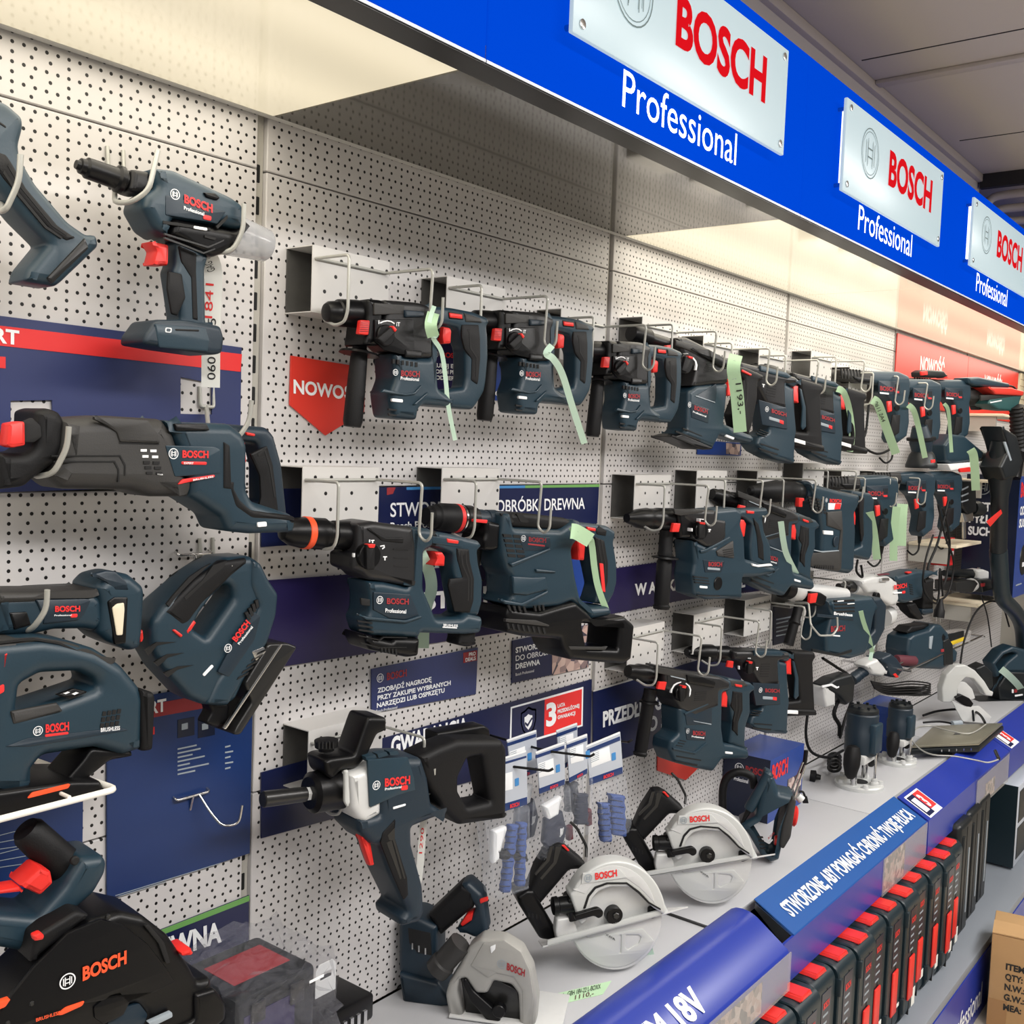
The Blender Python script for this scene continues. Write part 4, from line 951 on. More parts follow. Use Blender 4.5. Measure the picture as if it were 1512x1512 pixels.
t.L('cup', 'clear_plastic', (1025, 1045), (1192, 1098), [(0, 100), (.5, 88), (.95, 78), (1, 70)])
t.F('top_switch', 'black_plastic', '912,858 962,862 985,882 975,894 925,880', h=.004, bev=.002)
t.F('label_panel', 'deep_blue_plastic', '740,870 1010,945 970,1000 930,990 740,960', h=.001)
t.E('white_print', (780, 868), 23); t.T('BOSCH', 'red_print', (820, 905), (946, 950), (820, 870), bold=.04, lift=.002)
t.T('Professional', 'white_print', (818, 936), (908, 964), (818, 920), lift=.002); t.F('type_label', 'red_print', '910,958 945,966 943,986 908,978', h=.002, bev=.0002); t.F('type_label', 'white_print', '866,1008 926,1018 926,1030 866,1020', h=.002, bev=.0002)
t.F('trigger', 'red_plastic', '676,1076 758,1092 756,1184 686,1182 702,1120', h=-.002, base=.022, bev=.005, deep=.034)
# -------- cut-off tool at the left edge
t = Tool('cordless_tool', 'blue tool handle cut by the left edge above the slate poster', 'power tool', a, (150, 950), .10, .03, 4)
t.B('body', 'blue_plastic', '-140,430 -10,478 62,540 66,585 45,665 52,720 120,835 262,1000 345,1058 390,1056 402,1108 232,1270 208,1286 66,1262 84,1206 172,1098 158,1082 60,985 -40,860 -160,700', bev=.012)
t.F('grip', 'black_rubber', '30,690 52,722 118,838 258,1004 340,1062 300,1075 240,1040 110,900 20,800 -80,650', h=.002, bev=.003)
t.rib('grip_grooves', 'dark_hole', ['40,730 100,830 240,1000 300,1045 296,1052 232,1008 92,838 34,740', '20,760 85,860 210,1010 280,1060 274,1066 202,1018 76,868 14,772'], h=.0026)
t.F('slot', 'dark_hole', '-20,528 28,562 28,572 -22,540', h=.001)
t.F('battery_rail', 'steel_dark', '212,1240 382,1060 400,1108 234,1268', h=.003, bev=.003)
# -------- reciprocating saw
t = Tool('reciprocating_saw', 'large black and blue reciprocating saw over the slate poster', 'reciprocating saw', b_, (700, 620), .125, .042, 3)
t.B('rubber_body', 'brown_rubber', '225,432 440,420 695,436 745,500 795,650 822,792 640,792 540,762 230,756 160,700 205,620', bev=.02)
t.B('nose', 'black_rubber', '112,398 165,384 222,402 246,445 236,560 200,640 112,700 62,745 -60,760 -60,590 60,592 105,560', half=.036, bev=.012)
t.F('nose_recess', 'dark_hole', '105,450 150,430 190,470 195,520 160,545 112,545', h=.001, base=.036)
t.F('blade_clamp', 'red_plastic', '42,458 95,448 120,450 122,560 60,572 30,560', h=.004, base=.036, bev=.004, deep=.02)
t.B('blade_holder', 'steel_dark', '-60,490 48,486 44,540 -60,548', half=.012, bev=.004)
t.B('body', 'blue_plastic', '690,438 800,450 1000,456 1058,500 1082,555 1080,760 1105,812 1290,872 1300,955 1100,962 990,950 960,882 850,812 812,790 790,650 738,500', bev=.015)
t.B('handle', 'deep_blue_plastic', '985,456 1205,474 1240,512 1276,640 1303,890 1298,955 1100,962 1000,930 1040,800 1076,760', half=.022, bev=.01, holes=['1085,540 1158,546 1185,650 1186,822 1140,856 1085,800'])
t.F('handle_grip', 'black_rubber', '1165,600 1245,560 1272,650 1298,870 1200,868 1215,800 1210,700', h=.002, base=.022, bev=.004)
t.rib('grip_grooves', 'dark_hole', ['1200,600 1232,572 1262,660 1282,800 1276,802 1254,664 1230,586 1202,610'], base=.022, h=.0024)
t.B('lower_rubber', 'black_rubber', '990,705 1040,800 1090,845 1290,880 1298,905 1090,895 1010,840 985,760', half=.043, bev=.006)
t.F('side_rubber', 'black_rubber', '1040,540 1072,560 1080,765 1040,760', h=.0015, bev=.003)
t.F('trigger', 'red_plastic', '1096,536 1144,544 1150,642 1098,632', h=-.002, base=.022, bev=.004, deep=.034)
t.F('direction_slide', 'red_plastic', '1146,497 1190,506 1188,518 1148,512', h=.003, base=.022, bev=.002)
t.F('switch', 'black_plastic', '812,458 965,460 978,490 820,492', h=.004, bev=.002)
t.rib('vent_slits', 'white_print', bars(655, 577, 45, 2, 2, 28, 12)+bars(663, 605, 45, 2, 2, 28, 12)+['730,690 756,692 758,698 732,696'], h=.0012)
t.rib('vents', 'dark_hole', bars(668, 632, 45, 2, 2, 30, 14)+bars(675, 656, 45, 2, 2, 30, 14)+bars(682, 682, 45, 2, 2, 28, 12), h=.0012)
t.rib('body_grooves', 'steel_dark', ['240,605 560,605 585,650 585,700 578,700 578,654 556,612 240,612', '250,632 535,632 555,670 555,730 548,730 548,674 530,639 250,639', '555,545 740,552 740,557 555,551'], h=.0008)
t.F('top_pad', 'brown_rubber', '435,425 690,440 735,500 748,552 560,545 545,500', h=.003, bev=.004)
t.F('label_panel', 'blue_plastic', '770,560 1000,566 1025,580 1025,690 815,705', h=.001)
t.E('white_print', (805, 598), 25); t.T('BOSCH', 'red_print', (845, 615), (966, 617), (845, 584), bold=.04, lift=.002)
t.F('type_label', 'red_print', '845,634 962,636 962,650 845,648', h=.002, bev=.0002); t.T('EXPERT', 'white_print', (848, 646), (892, 646.5), (848, 637), lift=.0042); t.F('stripe', 'red_print', '828,742 850,718 998,696 1000,706 870,732', h=.002, bev=.0002)
t.T('BITURBO BRUSHLESS' if False else 'BRUSHLESS', 'white_print', (890, 724), (985, 708), (890, 716), lift=.0042)
t.F('foot_label', 'white_print', '1198,918 1240,914 1242,936 1200,940', h=.002, bev=.0002)
# -------- flat-headed tool with a lamp window
t = Tool('cordless_tool', 'blue long-bodied tool with a lens-like window at its right end', 'power tool', c7, (700, 1100), .11, .034, 3)
t.B('body', 'blue_plastic', '-160,895 800,886 850,900 930,960 960,1200 860,1290 740,1268 450,1272 200,1332 -160,1332', bev=.014)
t.B('head', 'blue_plastic', '835,842 930,742 1080,702 1180,712 1320,832 1336,900 1312,1300 1290,1452 1190,1482 1080,1442 960,1392 860,1300 880,1000', half=.04, bev=.014)
t.F('top_seam', 'deep_blue_plastic', '925,745 1080,705 1178,714 1312,832 1325,912 1160,925 1090,830', h=.003, base=.037, bev=.004)
t.B('grip', 'brown_rubber', '-160,888 790,884 870,852 888,884 830,930 560,942 330,956 230,1002 -160,1016', half=.036, bev=.008)
t.F('window_frame', 'black_plastic', '1100,1022 1160,972 1306,972 1285,1442 1170,1462 1130,1250', h=.003, base=.039, bev=.003)
t.F('window', 'cream_shelf', '1140,1082 1190,1040 1264,1030 1270,1100 1250,1362 1186,1366 1160,1200', h=.0045, base=.039, bev=.002)
t.F('groove', 'deep_blue_plastic', '360,1000 900,990 925,1010 860,1150 800,1210 440,1250 450,1200', h=.002, bev=.002)
t.F('battery_catch', 'black_plastic', '95,1130 280,1120 325,1260 150,1310', h=.002, bev=.003)
t.E('white_print', (470, 1098), 44); t.T('BOSCH', 'red_print', (548, 1118), (802, 1114), (548, 1064), bold=.04, lift=.003)
t.T('Professional', 'white_print', (540, 1164), (716, 1160), (540, 1148), lift=.003); t.F('type_label', 'red_print', '718,1146 790,1142 786,1180 716,1184', h=.003, bev=.0002)
# -------- jigsaw hung nose down
px = None
t = Tool('jigsaw', 'blue handle jigsaw hanging nose down beside the tall blue poster', 'jigsaw', None, (320, 940), .10, .032, 3)
t.B('body', 'blue_plastic', '255,862 285,838 318,820 352,818 366,826 378,853 392,872 389,905 382,930 372,948 362,975 345,1000 332,1028 315,1038 283,1035 262,1025 225,985 208,955 205,930 208,912 225,888', bev=.012, holes=['317,858 326,864 328,880 288,937 269,924 279,902 298,877'])
t.B('grip', 'black_rubber', '310,824 347,820 348,830 316,856 282,888 262,916 250,922 222,900 240,880 270,850', half=.033, bev=.008)
t.rib('grip_grooves', 'dark_hole', ['315,835 335,828 330,838 300,862 275,886 272,882 298,858', '300,838 312,832 285,856 258,884 250,896 246,892 255,880 280,852'], base=.033, h=.0006)
t.B('shoulder', 'blue_plastic', '352,822 366,828 378,853 392,873 389,905 376,945 340,1000 318,1036 285,1034 300,1000 345,930 362,890 350,860', half=.036, bev=.009)
t.F('label_panel', 'deep_blue_plastic', '385,910 376,945 338,1000 322,992 352,935 372,902', h=.001, base=.0355)
t.rib('vents', 'dark_hole', [[(362+i*5, 905-i*6), (366+i*5, 903-i*6), (371+i*4, 914-i*6), (367+i*4, 917-i*6)] for i in range(4)], base=.036, h=.001)
t.rib('body_grooves', 'steel_dark', ['215,960 232,948 260,948 232,953 220,968', '228,978 246,966 272,964 248,971 234,984', '242,994 262,984 286,982 262,989 248,1000'], h=.0008)
t.F('trigger', 'red_plastic', '272,931 287,915 291,920 289,922 278,939', h=.0, bev=.003, deep=.04)
t.F('lock_slide', 'red_plastic', '255,931 259,929 271,938 268,942', h=.003, bev=.002)
t.F('dial', 'red_plastic', '205,934 212,930 213,944 208,950', h=-.004, bev=.003, deep=.02)
t.E('white_print', (336, 957), 6.4, base=.0368); t.T('BOSCH', 'red_print', (348, 948), (369, 920), (342, 943), bold=.04, base=.0368); t.T('Professional', 'white_print', (353, 952), (373, 926), (350, 950), base=.0368)
t.F('type_label', 'white_print', '299,996 313,981 316,984 302,999', h=.001, bev=.0002)
t.B('base_shoe', 'steel_dark', '376,945 404,944 419,950 335,1078 324,1078 330,1064 352,1030 341,1003', half=.036, bev=.004)
t.F('shoe_edge', 'chrome', '414,952 418,951 334,1077 330,1076', h=.0015, base=.036, bev=.0006)
t.B('blade_clamp', 'black_plastic', '300,1034 332,1036 330,1062 312,1072 296,1066 306,1048', half=.014, bev=.005)
t.F('clamp_spring', 'chrome', '372,962 390,955 393,962 378,976', h=.003, base=.034)
t.rib('shoe_steps', 'dark_hole', bars(352, 1000, 7, -9, 5, 16, 4, -2, -8), base=.036, h=.001)
# -------- barrel-grip saw on the white rack
t = Tool('barrel_saw', 'blue arched-handle saw standing on the white wire rack', 'jigsaw', c3, (250, 400), .14, .04, 3)
t.B('body', 'blue_plastic', '-160,110 -60,100 110,86 200,100 300,128 396,188 458,262 478,300 470,490 400,512 300,482 110,512 70,560 62,645 -160,645', bev=.016, holes=['28,256 100,216 240,210 296,236 302,264 210,296 100,332 16,348'])
t.B('grip', 'brown_rubber', '-160,104 110,88 200,102 300,132 362,176 372,190 310,182 250,152 140,190 20,225 -160,250', half=.037, bev=.01)
t.rib('grip_grooves', 'dark_hole', ['-20,120 120,104 220,120 320,166 316,172 216,127 120,111 -20,128', '-20,150 120,135 200,140 260,150 120,150 -20,165'], base=.037, h=.0006)
t.B('front_cap', 'black_rubber', '455,268 505,284 511,305 502,490 458,496', half=.042, bev=.008)
t.F('barrel', 'brown_rubber', '40,372 210,340 232,372 50,420', h=.002, bev=.003); t.F('display', 'black_plastic', '205,312 270,288 322,300 262,328', h=.003, bev=.002)
t.rib('display_leds', 'white_print', ['232,306 248,300 256,302 240,309', '262,308 278,301 288,304 272,312'], h=.0036)
t.rib('vents', 'dark_hole', [q for j in range(3) for q in bars(376-4*j, 372+j*22, 18, -3, 4, 13, 16, -3)], h=.001)
t.E('white_print', (137, 442), 17); t.T('BOSCH', 'red_print', (165, 448), (250, 438), (165, 420), bold=.04); t.F('red_line', 'red_print', '165,456 250,446 250,455 165,466', h=.001, bev=.0002); t.T('BRUSHLESS', 'white_print', (366, 446), (436, 438), (366, 432))
t.F('side_seam', 'deep_blue_plastic', '20,500 100,470 440,430 470,440 300,470 110,500', h=.001)
t.F('switch', 'red_plastic', '8,160 28,152 36,160 26,214 6,218', h=.004, base=.036, bev=.003); t.F('trigger', 'red_plastic', '28,232 92,224 96,246 36,256 26,262', h=0, base=.03, bev=.004, deep=.03); t.F('stripe', 'red_print', '-40,300 16,272 16,300 -40,330', h=.002, bev=.0002)
t.B('neck', 'blue_plastic', '-160,520 72,500 72,640 -160,650', half=.034, bev=.008)
t.B('dust_leg', 'black_plastic', '292,488 440,498 444,518 362,532 262,612 198,604 268,524', half=.03, bev=.005)
t.B('base_plate', 'black_plastic', '-160,640 200,592 300,592 312,640 102,692 -160,742', half=.05, bev=.006)
t.F('base_stripe', 'orange_print', '100,690 118,668 258,636 250,652', h=.002, base=.05, bev=.0003)
# white wire rack under it
rk = thing('wire_rack', 'white wire rack holding the arched-handle saw', 'wire rack', (.7, 0, 1.40))
zr = W(*c3((300, 700))[0], .2).z
A = W(*c3((425, 655))[0], .21); zr = A.z
tube('front_rod', 'white_wire', [(-.2, -.21, zr), (A.x, -.21, zr), (A.x-.012, -.03, zr), (A.x-.012, -.001, zr+.01)], .0042, rk, bend=.012)
for i in range(4): tube('cross_rod', 'white_wire', [(A.x-.06-i*.11, -.208, zr+.004), (A.x-.06-i*.11, -.002, zr+.004)], .0024, rk)
tube('rear_rod', 'white_wire', [(-.2, -.10, zr+.004), (A.x-.01, -.10, zr+.004)], .003, rk)
# -------- plunge saw with the black guard
cap = tag(box('end_shelf', 'shelf_grey', -.9, 1.04, .004, .34, .885, .90, bev=.002), 'grey shelf board under the plunge saw at the lower left', 'shelf')
t = Tool('plunge_saw', 'plunge saw with a big black round guard in the lower left corner', 'circular saw', c3, (330, 1400), .20, .045, 6)
t.B('guard', 'black_plastic', '-120,1520 -60,1400 62,1288 160,1180 280,1092 380,1060 470,1080 560,1150 640,1268 662,1312 712,1300 718,1352 752,1382 752,1432 700,1700 -120,1850', bev=.012, holes=['342,1452 400,1402 440,1390 476,1430 452,1480 380,1514 346,1492'])
t.F('guard_face', 'black_plastic', '-60,1560 20,1440 130,1300 250,1180 370,1130 450,1150 540,1220 610,1310 640,1360 560,1400 300,1440 100,1520 -40,1640', h=.003, bev=.002, holes=['342,1452 400,1402 440,1390 476,1430 452,1480 380,1514 346,1492'])
t.F('scale_slot', 'dark_hole', '528,1155 545,1150 600,1215 622,1290 606,1292 580,1220', h=.004); t.F('blade', 'deep_blue_plastic', '330,1452 400,1396 446,1384 482,1430 456,1486 380,1520 340,1494', h=-.05, bev=.001)
t.B('rail_block', 'black_plastic', '470,1512 640,1440 640,1350 712,1330 752,1382 752,1440 660,1512 640,1700 470,1800', half=.052, bev=.006)
t.B('motor', 'blue_plastic', '-120,1060 90,1082 190,972 250,872 330,866 346,892 340,932 300,1002 230,1062 100,1152 40,1212 -120,1180', half=.04, off=-.03, bev=.013)
t.L('handle', 'black_rubber', (92, 800), (230, 930), [(0, 46), (.1, 58), (.6, 62), (1, 66)], off=-.03)
t.F('lock_lever', 'red_plastic', '74,1010 150,942 190,958 198,1000 150,1046', h=.012, base=0, bev=.006, deep=.03); t.F('lever_tail', 'red_plastic', '-40,1030 74,1010 90,1030 30,1036 -40,1044', h=.008, base=0, bev=.003, deep=.02)
t.D('screw_hole', 'dark_hole', (276, 918), 16, h=.002, base=.009)
t.B('arm', 'black_rubber', '80,1150 230,1060 280,1075 200,1140 120,1200 60,1250', half=.04, bev=.006)
t.F('button', 'red_plastic', '122,1192 150,1178 165,1190 160,1206 128,1212', h=.008, bev=.003); t.F('end_knob', 'red_plastic', '658,1252 700,1236 708,1258 670,1268', h=.01, base=.04, bev=.004, deep=.03)
t.E('white_print', (245, 1354), 28, base=.049); t.T('BOSCH', 'orange_print', (300, 1352), (460, 1288), (300, 1306), base=.049, bold=.04)
t.F('stripe', 'orange_print', '205,1480 240,1452 310,1428 300,1446 225,1480', h=.005, bev=.0003); t.T('BRUSHLESS', 'orange_print', (130, 1502), (218, 1474), (130, 1490), base=.05); t.F('stripe', 'orange_print', '-20,1440 40,1420 20,1450 -30,1470', h=.005, bev=.0003)
for q in ((398, 1124), (118, 1440), (30, 1512)): t.D('screw', 'steel_dark', q, 9, h=.002, base=.048)
t.F('price_strip_holder', 'grey_print', '540,1508 628,1468 630,1486 560,1520', h=.003, base=.052, bev=.0003)
# -------- film wrapped cases
t = thing('wrapped_case', 'dark tool case wrapped in crinkled clear film at the lower left', 'wrapped case', (.9, -.14, .9))
box('case', 'case_black', .875, 1.02, .10, .235, .905, 1.028, t, bev=.008)
box('label_sheet', 'poster_violet', .89, .98, .2355, .2362, .925, 1.0, t); box('top_label', 'dull_red_print', .90, 1.0, .13, .20, 1.0282, 1.029, t)
for i in range(2): box('latch', 'steel_dark', .90+i*.07, .925+i*.07, .236, .240, .985, 1.015, t, bev=.002)
bm = bmesh.new(); vs = box_bm(bm, (.862, -.252, .902), (1.05, -.085, 1.046)); bmesh.ops.subdivide_edges(bm, edges=list(bm.edges), cuts=7, use_grid_fill=True)
for v in bm.verts:
    if v.co.z > .91: v.co += Vector((random.uniform(-.010, .010), random.uniform(-.006, .006), random.uniform(-.008, .012)))
link('film', bm_mesh(bm, ang=.2), 'clear_film', t)
box('film_mark', 'white_print', .985, 1.012, .2605, .261, 1.02, 1.024, t)
# bit set with white hanger
t = thing('bit_set_box', 'small black bit set box with a white hanger tab', 'bit set', (1.17, -.1, .735))
box('lid', 'black_plastic', 1.095, 1.215, .055, .165, .835, .880, t, bev=.006); box('case', 'clear_holder', 1.099, 1.211, .058, .162, .736, .835, t, bev=.003); box('core', 'case_black', 1.105, 1.205, .064, .15, .738, .835, t); box('label', 'card_white', 1.12, 1.19, .1625, .163, .75, .80, t)
for i in range(6): box('bit', 'chrome', 1.115+i*.015, 1.122+i*.015, .1625, .167, .835, .858, t)
bm_ = [(1.135, .875), (1.18, .875), (1.18, .925), (1.172, .935), (1.143, .935), (1.135, .925)]
link('hanger_tab', plate_mesh([bm_, [(1.145, .907), (1.17, .907), (1.17, .918), (1.145, .918)]], .108, .1068, .0004, 0, .002), 'card_white', t)
# chrome peg hooks without a tool
def chrome_hook(label, x, z, parts):
    t = thing('peg_hook', label, 'hook', (x, -.003, z))
    tube('crossbar', 'chrome', [(x-.03, -.002, z), (x-.03, -.012, z-.004), (x+.03, -.012, z-.004), (x+.03, -.002, z)], .0022, t, bend=.006)
    tube('drop_hook', 'chrome', parts, .0022, t, bend=.014); tube('lower_pin', 'chrome', [(x, -.012, z-.004), (x, -.004, z-.028)], .0022, t)
w = W(*c3((700, 668))[0], .008)
chrome_hook('empty chrome hook on the tall blue poster', w.x, w.z, [(w.x+.01, -.012, w.z-.004), (w.x+.018, -.03, w.z-.03), (w.x+.03, -.045, w.z-.052), (w.x+.05, -.06, w.z-.05), (w.x+.054, -.062, w.z-.02)])
w = W(*b_((905, 1052))[0], .008)
chrome_hook('empty chrome hook on the pegboard above the jigsaw', w.x, w.z, [(w.x, -.012, w.z-.004), (w.x, -.02, w.z-.02), (w.x+.004, -.06, w.z-.022)])
# price strips of the left bay
tape('price_strip', 'white price strip with handwriting hanging from the rivet gun', 'white_label', [W(303, 372, .09), W(314, 400, .085), W(312, 470, .08), W(311, 572, .076)], .026, 'handwritten price strips',
     [('GAG 18V', .35, .05, 'black_print', .0), ('1841', .7, .45, 'red_print', -.2), ('0601 9K5', .98, .72, 'black_print', .2)])
# ================================================================== paddle mixer
k = crop(380, 1000, 2.7)
t = Tool('paddle_mixer', 'paddle mixer with silver gear head and two black grips, hung over the counter', 'mixer', k, (480, 430), .155, .045, 10)
t.B('body', 'deep_blue_plastic', '425,322 510,300 600,300 626,380 640,480 702,520 640,540 560,572 562,640 606,800 612,900 592,945 522,962 515,930 542,900 470,752 430,640 400,640 350,590 345,540 430,520', bev=.015)
t.rib('top_ribs', 'blue_plastic', ['432,318 470,308 476,322 438,334', '478,306 515,298 522,312 484,322', '525,297 560,294 566,308 531,311'], base=.03, h=.012)
t.B('gear_head', 'cast_metal', '316,366 425,326 442,400 440,520 372,560 345,540 322,500', half=.042, bev=.012)
t.F('gear_rib', 'guard_silver', '350,375 365,370 372,500 362,520 350,500', h=.004, base=.042, bev=.003)
t.L('chuck_body', 'black_plastic', (205, 462), (332, 440), [(0, 60), (.1, 78), (1, 80)])
t.L('spindle', 'steel_dark', (20, 487), (190, 466), [(0, 26), (.02, 30), (1, 28)]); t.L('hex_nut', 'cast_metal', (188, 466), (214, 462), [(0, 27), (1, 27)], n=6)
t.B('handle_mount', 'black_plastic', '228,318 252,305 350,292 392,170 404,142 466,144 478,150 476,198 440,212 400,300 360,345 300,352 262,392 240,372', half=.03, bev=.008)
t.L('clamp_knob', 'black_rubber', (275, 292), (275, 248), [(0, 30), (.3, 30), (.35, 44), (.95, 46), (1, 40)]); t.rib('knob_grooves', 'dark_hole', bars(245, 258, 14, 0, 5, 4, 28), base=.022, h=.0008)
t.B('rear_grip', 'black_rubber', '610,300 690,262 760,236 938,236 958,272 956,548 770,574 692,500 650,432 620,372', half=.03, bev=.013, holes=['800,312 858,300 892,480 800,500 766,440 766,382'])
t.B('front_bow', 'black_plastic', '690,212 880,182 902,198 906,250 740,262 690,280', half=.02, off=-.05, bev=.006)
t.F('grip', 'black_rubber', '500,622 552,565 550,640 600,800 604,870 585,890 545,800 492,662', h=.002, bev=.004)
t.rib('grip_grooves', 'steel_dark', ['520,630 548,600 548,645 590,800 585,805 540,650 526,650', '515,660 535,650 575,800 570,806'], h=.0024)
t.F('trigger', 'red_plastic', '413,632 450,630 470,750 452,756 430,690', h=-.012, bev=.005, deep=.03)
t.F('raised_panel', 'blue_plastic', '440,330 600,318 625,400 630,450 560,470 450,520', h=.001)
t.E('white_print', (473, 430), 18); t.T('BOSCH', 'red_print', (506, 434), (606, 422), (506, 404), bold=.04, lift=.002); t.T('Professional', 'white_print', (506, 450), (572, 440), (506, 440), lift=.002)
t.F('type_label', 'red_print', '574,434 600,430 600,448 574,452', h=.002, bev=.0002); t.F('type_label', 'white_print', '542,518 592,504 592,512 542,527', h=.001, bev=.0002)
# ================================================================== hand circular saws standing on the counter
k = crop(700, 1080, 3.287)
S = Tool('circular_saw', 'white-guarded circular saw nearest the front strip, green label on its base plate', 'circular saw', k, (685, 893), .281, .012, 38)
t = S
def arc(cx, cy, r, a0, a1, n=24, sx=1.0): return [(cx+r*sx*math.cos(math.radians(a0+(a1-a0)*i/n)), cy-r*math.sin(math.radians(a0+(a1-a0)*i/n))) for i in range(n+1)]
CX, CY, SX = 678, 888, .87
t.B('blade_cover', 'cast_metal', arc(CX, CY, 262, 0, 357, 48, SX), half=.008, off=-.004, bev=.003, rnd=0)
t.B('upper_guard', 'guard_silver', [(452, 772)]+arc(CX, CY, 276, 152, 8, 26, SX)+[(905, 872), (846, 832), (800, 780), (742, 737), (648, 737), (590, 758), (556, 800), (535, 900), (505, 920), (478, 850)], half=.02, off=.006, bev=.005)
t.F('guard_face', 'cast_metal', [(482, 770)]+arc(CX, CY, 236, 148, 12, 24, SX)+[(870, 826), (800, 755), (742, 715), (640, 716), (575, 740), (540, 790)], h=.003, base=.024, bev=.001)
t.F('guard_shadow_line', 'dark_hole', [(905, 868), (846, 836), (796, 786), (740, 742), (648, 742), (592, 763), (560, 803), (542, 860), (530, 862), (552, 796), (586, 755), (646, 734), (744, 734), (804, 778), (850, 828), (908, 862)], h=.0034, base=.0245, bev=.0003)  # thin dark plate standing in for the shadow line along the guard's inner edge
t.F('logo_panel', 'guard_silver', '528,690 705,668 745,710 520,742', h=.0015, base=.027, bev=.001)
t.F('lower_guard', 'guard_silver', arc(CX+2, CY, 258, 196, 330, 24, SX)+[(820, 960), (760, 965), (560, 1005)], h=.001, base=.006, bev=.002, holes=['738,988 800,988 812,1000 800,1030 745,1062 735,1050', '706,990 716,988 714,1075 704,1078'])
t.E('grey_print', (553, 711), 20, base=.0285); t.T('BOSCH', 'red_print', (588, 718), (694, 700), (586, 688), base=.0285, bold=.04)
t.T('BOSCH', 'black_print', (680, 1002), (638, 978), (684, 1014), base=.008)
t.D('hub', 'black_plastic', (683, 897), 42, h=.014, base=.006); t.D('hub_bolt', 'steel_dark', (692, 898), 17, h=.004, base=.020, n=6)
t.B('frame', 'cast_metal', '395,900 470,890 490,930 500,1000 400,1020 388,960', half=.012, off=0, bev=.004)
t.B('rear_bracket', 'guard_silver', '848,738 878,730 905,800 945,880 915,892 880,830', half=.004, off=.004, bev=.002); t.F('bracket_screw', 'chrome', '878,795 900,792 904,812 884,818', h=.006, base=.008, bev=.001)
t.B('blade_clamp', 'black_plastic', '836,842 900,830 905,875 850,900 836,880', half=.014, off=-.002, bev=.004)
hx = [t.P(332, 1052, .02), t.P(1040, 858, .02)]
u = (hx[1]-hx[0]).normalized(); dn = (t.N*-1)
p0, p1 = hx; th = Vector((0, 0, .004)); LD = Vector((0, 0, -.058))
hexa('base_plate', 'cast_metal', [p0, p1, p1+dn*.13-u*.02+LD, p0+dn*.13+u*.03+LD, p0+th, p1+th, p1+dn*.13-u*.02+th+LD, p0+dn*.13+u*.03+th+LD], t.t, .0012)
q0 = p0+u*.01; q1 = p1-u*.06
hexa('plate_lip', 'guard_silver', [q0, q1, q1+dn*.006, q0+dn*.006, q0+Vector((0, 0, .012)), q1+Vector((0, 0, .012)), q1+dn*.006+Vector((0, 0, .012)), q0+dn*.006+Vector((0, 0, .012))], t.t, .001)
t.B('handle', 'black_rubber', '363,537 405,530 445,552 530,622 520,650 450,655 420,690 335,790 300,830 240,760 262,735 300,640', half=.024, off=-.045, bev=.011)
t.rib('grip_grooves', 'steel_dark', ['395,560 425,560 400,640 330,720 320,712 385,635', '370,560 385,556 365,630 300,700 296,690 350,625'], base=-.021, h=.0006)
t.B('battery_mount', 'black_plastic', '188,770 235,738 270,742 385,940 388,988 345,980 300,972 200,810', half=.034, off=-.045, bev=.008)
t.rib('mount_slots', 'dark_hole', bars(262, 880, 18, 4, 4, 7, 22, 3), base=-.011, h=.001)
t.F('trigger', 'red_plastic', '418,650 450,636 470,642 462,664 432,686 420,676', h=.0, base=-.024, bev=.003, deep=.03); t.F('lock_button', 'red_plastic', '425,555 440,552 466,580 455,584', h=.002, base=-.022, bev=.002)
t.L('dust_port', 'black_plastic', (380, 848), (475, 836), [(0, 34), (.02, 42), (.25, 44), (.3, 38), (1, 46)], off=.0)
t.B('front_neck', 'black_plastic', '440,800 490,770 495,900 450,910', half=.02, off=-.004, bev=.005)
t.B('depth_lever', 'black_plastic', '482,885 600,850 625,868 622,892 600,905 580,890 490,915', half=.006, off=.03, bev=.003)
t.rod('allen_key', 'steel_dark', [(468, 440, -.05), (500, 470, -.05), (546, 560, -.05), (544, 610, -.04)], .003, bend=.006)
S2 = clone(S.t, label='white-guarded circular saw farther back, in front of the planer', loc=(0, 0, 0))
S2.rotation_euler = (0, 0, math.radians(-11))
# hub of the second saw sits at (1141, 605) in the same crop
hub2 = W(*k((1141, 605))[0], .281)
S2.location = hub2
# the grey one in front
k = crop(380, 1000, 2.7)
t = Tool('circular_saw', 'silver circular saw at the bottom edge with black dust chute', 'circular saw', k, (990, 1250), .22, .02, 62)
S1 = t
t.B('guard', 'guard_grey', '760,1242 772,1200 820,1122 850,1060 900,1022 990,1030 1058,1072 1100,1150 1122,1270 1110,1420 1050,1460 1046,1240 1020,1205 950,1190 925,1240 880,1240 840,1180 815,1185 808,1230 830,1420 770,1430', half=.022, bev=.008)
t.F('guard_face', 'guard_grey', '850,1150 900,1060 985,1050 1050,1095 1085,1170 1100,1270 1090,1420 1056,1440 1056,1250 1022,1196 950,1180 920,1200', h=.002, base=.022, bev=.002)
t.B('inner_cover', 'steel_dark', '815,1185 950,1190 1046,1240 1050,1500 830,1500', half=.01, bev=.003)
t.B('brace', 'black_plastic', '832,1190 860,1240 960,1330 975,1380 930,1400 850,1280 818,1210', half=.008, off=.018, bev=.004)
t.D('hub', 'black_plastic', (962, 1335), 26, h=.012, base=.02)
t.E('grey_print', (975, 1142), 18, base=.0245); t.T('BOSCH', 'dull_red_print', (994, 1164), (1066, 1192), (996, 1138), base=.0245, bold=.04)
t.L('dust_chute', 'brown_rubber', (712, 1172), (812, 1058), [(0, 42), (.03, 50), (.3, 52), (.35, 46), (1, 48)], off=.01)
t.F('side_mark', 'white_print', '928,1075 950,1065 948,1085 932,1102', h=.003, base=.022, bev=.0003)
